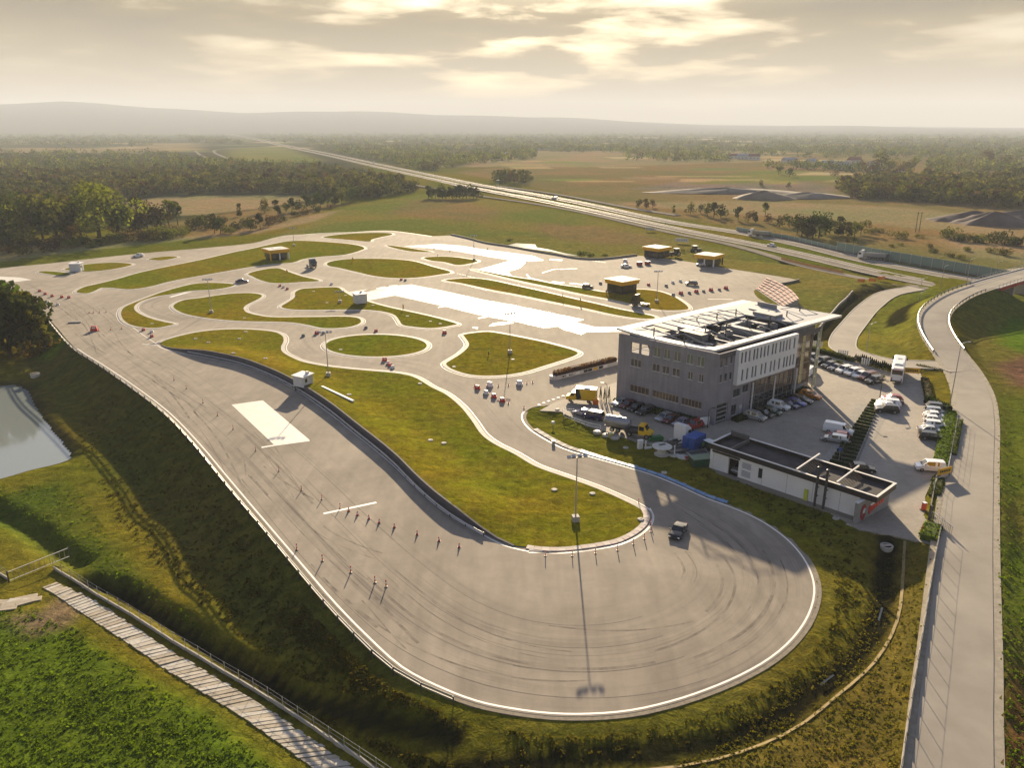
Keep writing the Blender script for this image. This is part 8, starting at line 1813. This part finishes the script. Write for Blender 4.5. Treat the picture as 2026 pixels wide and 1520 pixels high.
tufts('weeds', [([(180,760),(330,830),(480,1010),(600,1150),(760,1310),(900,1400),(960,1412),(900,1440),(760,1400),(560,1330),(400,1200),(250,1050),(150,880)], 4200), ([(620,1180),(770,1320),(900,1400),(860,1420),(700,1360),(560,1240)], 2200), ([(200,1180),(420,1310),(700,1450),(900,1520),(860,1540),(560,1420),(330,1260)], 1500), ([(1100,880),(1300,925),(1420,940),(1620,1010),(1690,1060),(1720,1150),(1640,1300),(1625,1150),(1590,1080),(1450,990),(1300,935),(1100,885)], 800), ([(1620,1200),(1740,1180),(1690,1310),(1500,1450),(1200,1510),(950,1530),(950,1430),(1250,1430),(1480,1360)], 250)], 'rough dark weeds on the banks and ditches', LEAF, .30, ((.055, .058, .011), (.12, .105, .018)))
tufts('meadow_grass', [([(-60,1190),(60,1200),(250,1290),(480,1440),(640,1560),(-60,1560)], 5200), ([(0,960),(150,960),(260,1120),(430,1270),(160,1110),(0,1010)], 700), ([(1960,800),(2060,800),(2060,1530),(1955,1530)], 1500)], 'tufts of long grass on the near meadows', LEAF, .24, ((.070, .13, .007), (.13, .20, .012)), 9, 6)

tufts('bank_grass', [([(1640,1380),(1760,1100),(1840,1100),(1780,1530),(1300,1530)], 2400), ([(1630,1170),(1740,1100),(1735,1220),(1640,1350),(1500,1430),(1250,1470),(1000,1470),(1000,1430),(1300,1425),(1500,1345),(1600,1260)], 1600)], 'tufts of yellowing grass on the bank right of the bend', LEAF, .20, ((.085, .080, .011), (.15, .125, .018)), 11, 6)
# --- every member of a countable row gets its own place in words
def ordinals(group, base, tail):
    mem = [o for o in C.objects if o.get('group') == group and o.get('label') and o.get('category')]
    mem.sort(key=lambda o: proj(o.matrix_world.translation if False else o.location)[0])
    for i, o in enumerate(mem): o['label'] = f'{base}, {ordw(i)} {tail}'
ordinals('bushes on the dry meadow left behind the track', 'low round bush on the dry meadow', 'from the left picture edge')
ordinals('trees beyond the motorway', 'dark tree in the line beyond the motorway', 'from the left end')
ordinals('scattered bushes on the dry land beyond the motorway', 'low bush beyond the green noise barrier', 'from the left')
ordinals('dark trees in the row at the field edge before the motorway', 'dark tree in the short row before the motorway', 'from its left end')
ordinals('hazy trees among the far fields', 'hazy tree among the far right fields', 'from the left')
ordinals('shrubs in the gravel bed', 'tiny shrub in the gravel bed behind the north row', 'from the office')
ordinals('concrete lids in the grass islands', 'pale concrete inspection lid in the grass', 'from the left of all lids')
wl = [o for o in C.objects if o.get('group') == 'trees at the wood edge on the left' and 'largest' not in o['label']]
byl = {}
for o in sorted(wl, key=lambda o: proj(o.location)[0]): byl.setdefault(o['label'].replace(' left behind the track', ''), []).append(o)
for k, v in byl.items():
    for i, o in enumerate(v): o['label'] = f'{k}, {ordw(i)} of its colour from the left' if len(v) > 1 else k+' left behind the track'
# ------------------------------------------------------------------ the air
hb = MB(); hb.box((0, 6400, 213), (30000, 14400, 450))
m = bpy.data.materials.new('air'); m.use_nodes = True; nt = m.node_tree; nt.nodes.clear()
pv = N(nt, 'ShaderNodeVolumePrincipled'); pv.inputs['Color'].default_value = (.76, .83, .96, 1); pv.inputs['Density'].default_value = 1.25e-4; pv.inputs['Anisotropy'].default_value = .0
om = N(nt, 'ShaderNodeOutputMaterial'); L(nt, pv.outputs[0], om.inputs['Volume'])
hz_o = hb.build('haze', m); hz_o['kind'] = 'stuff'
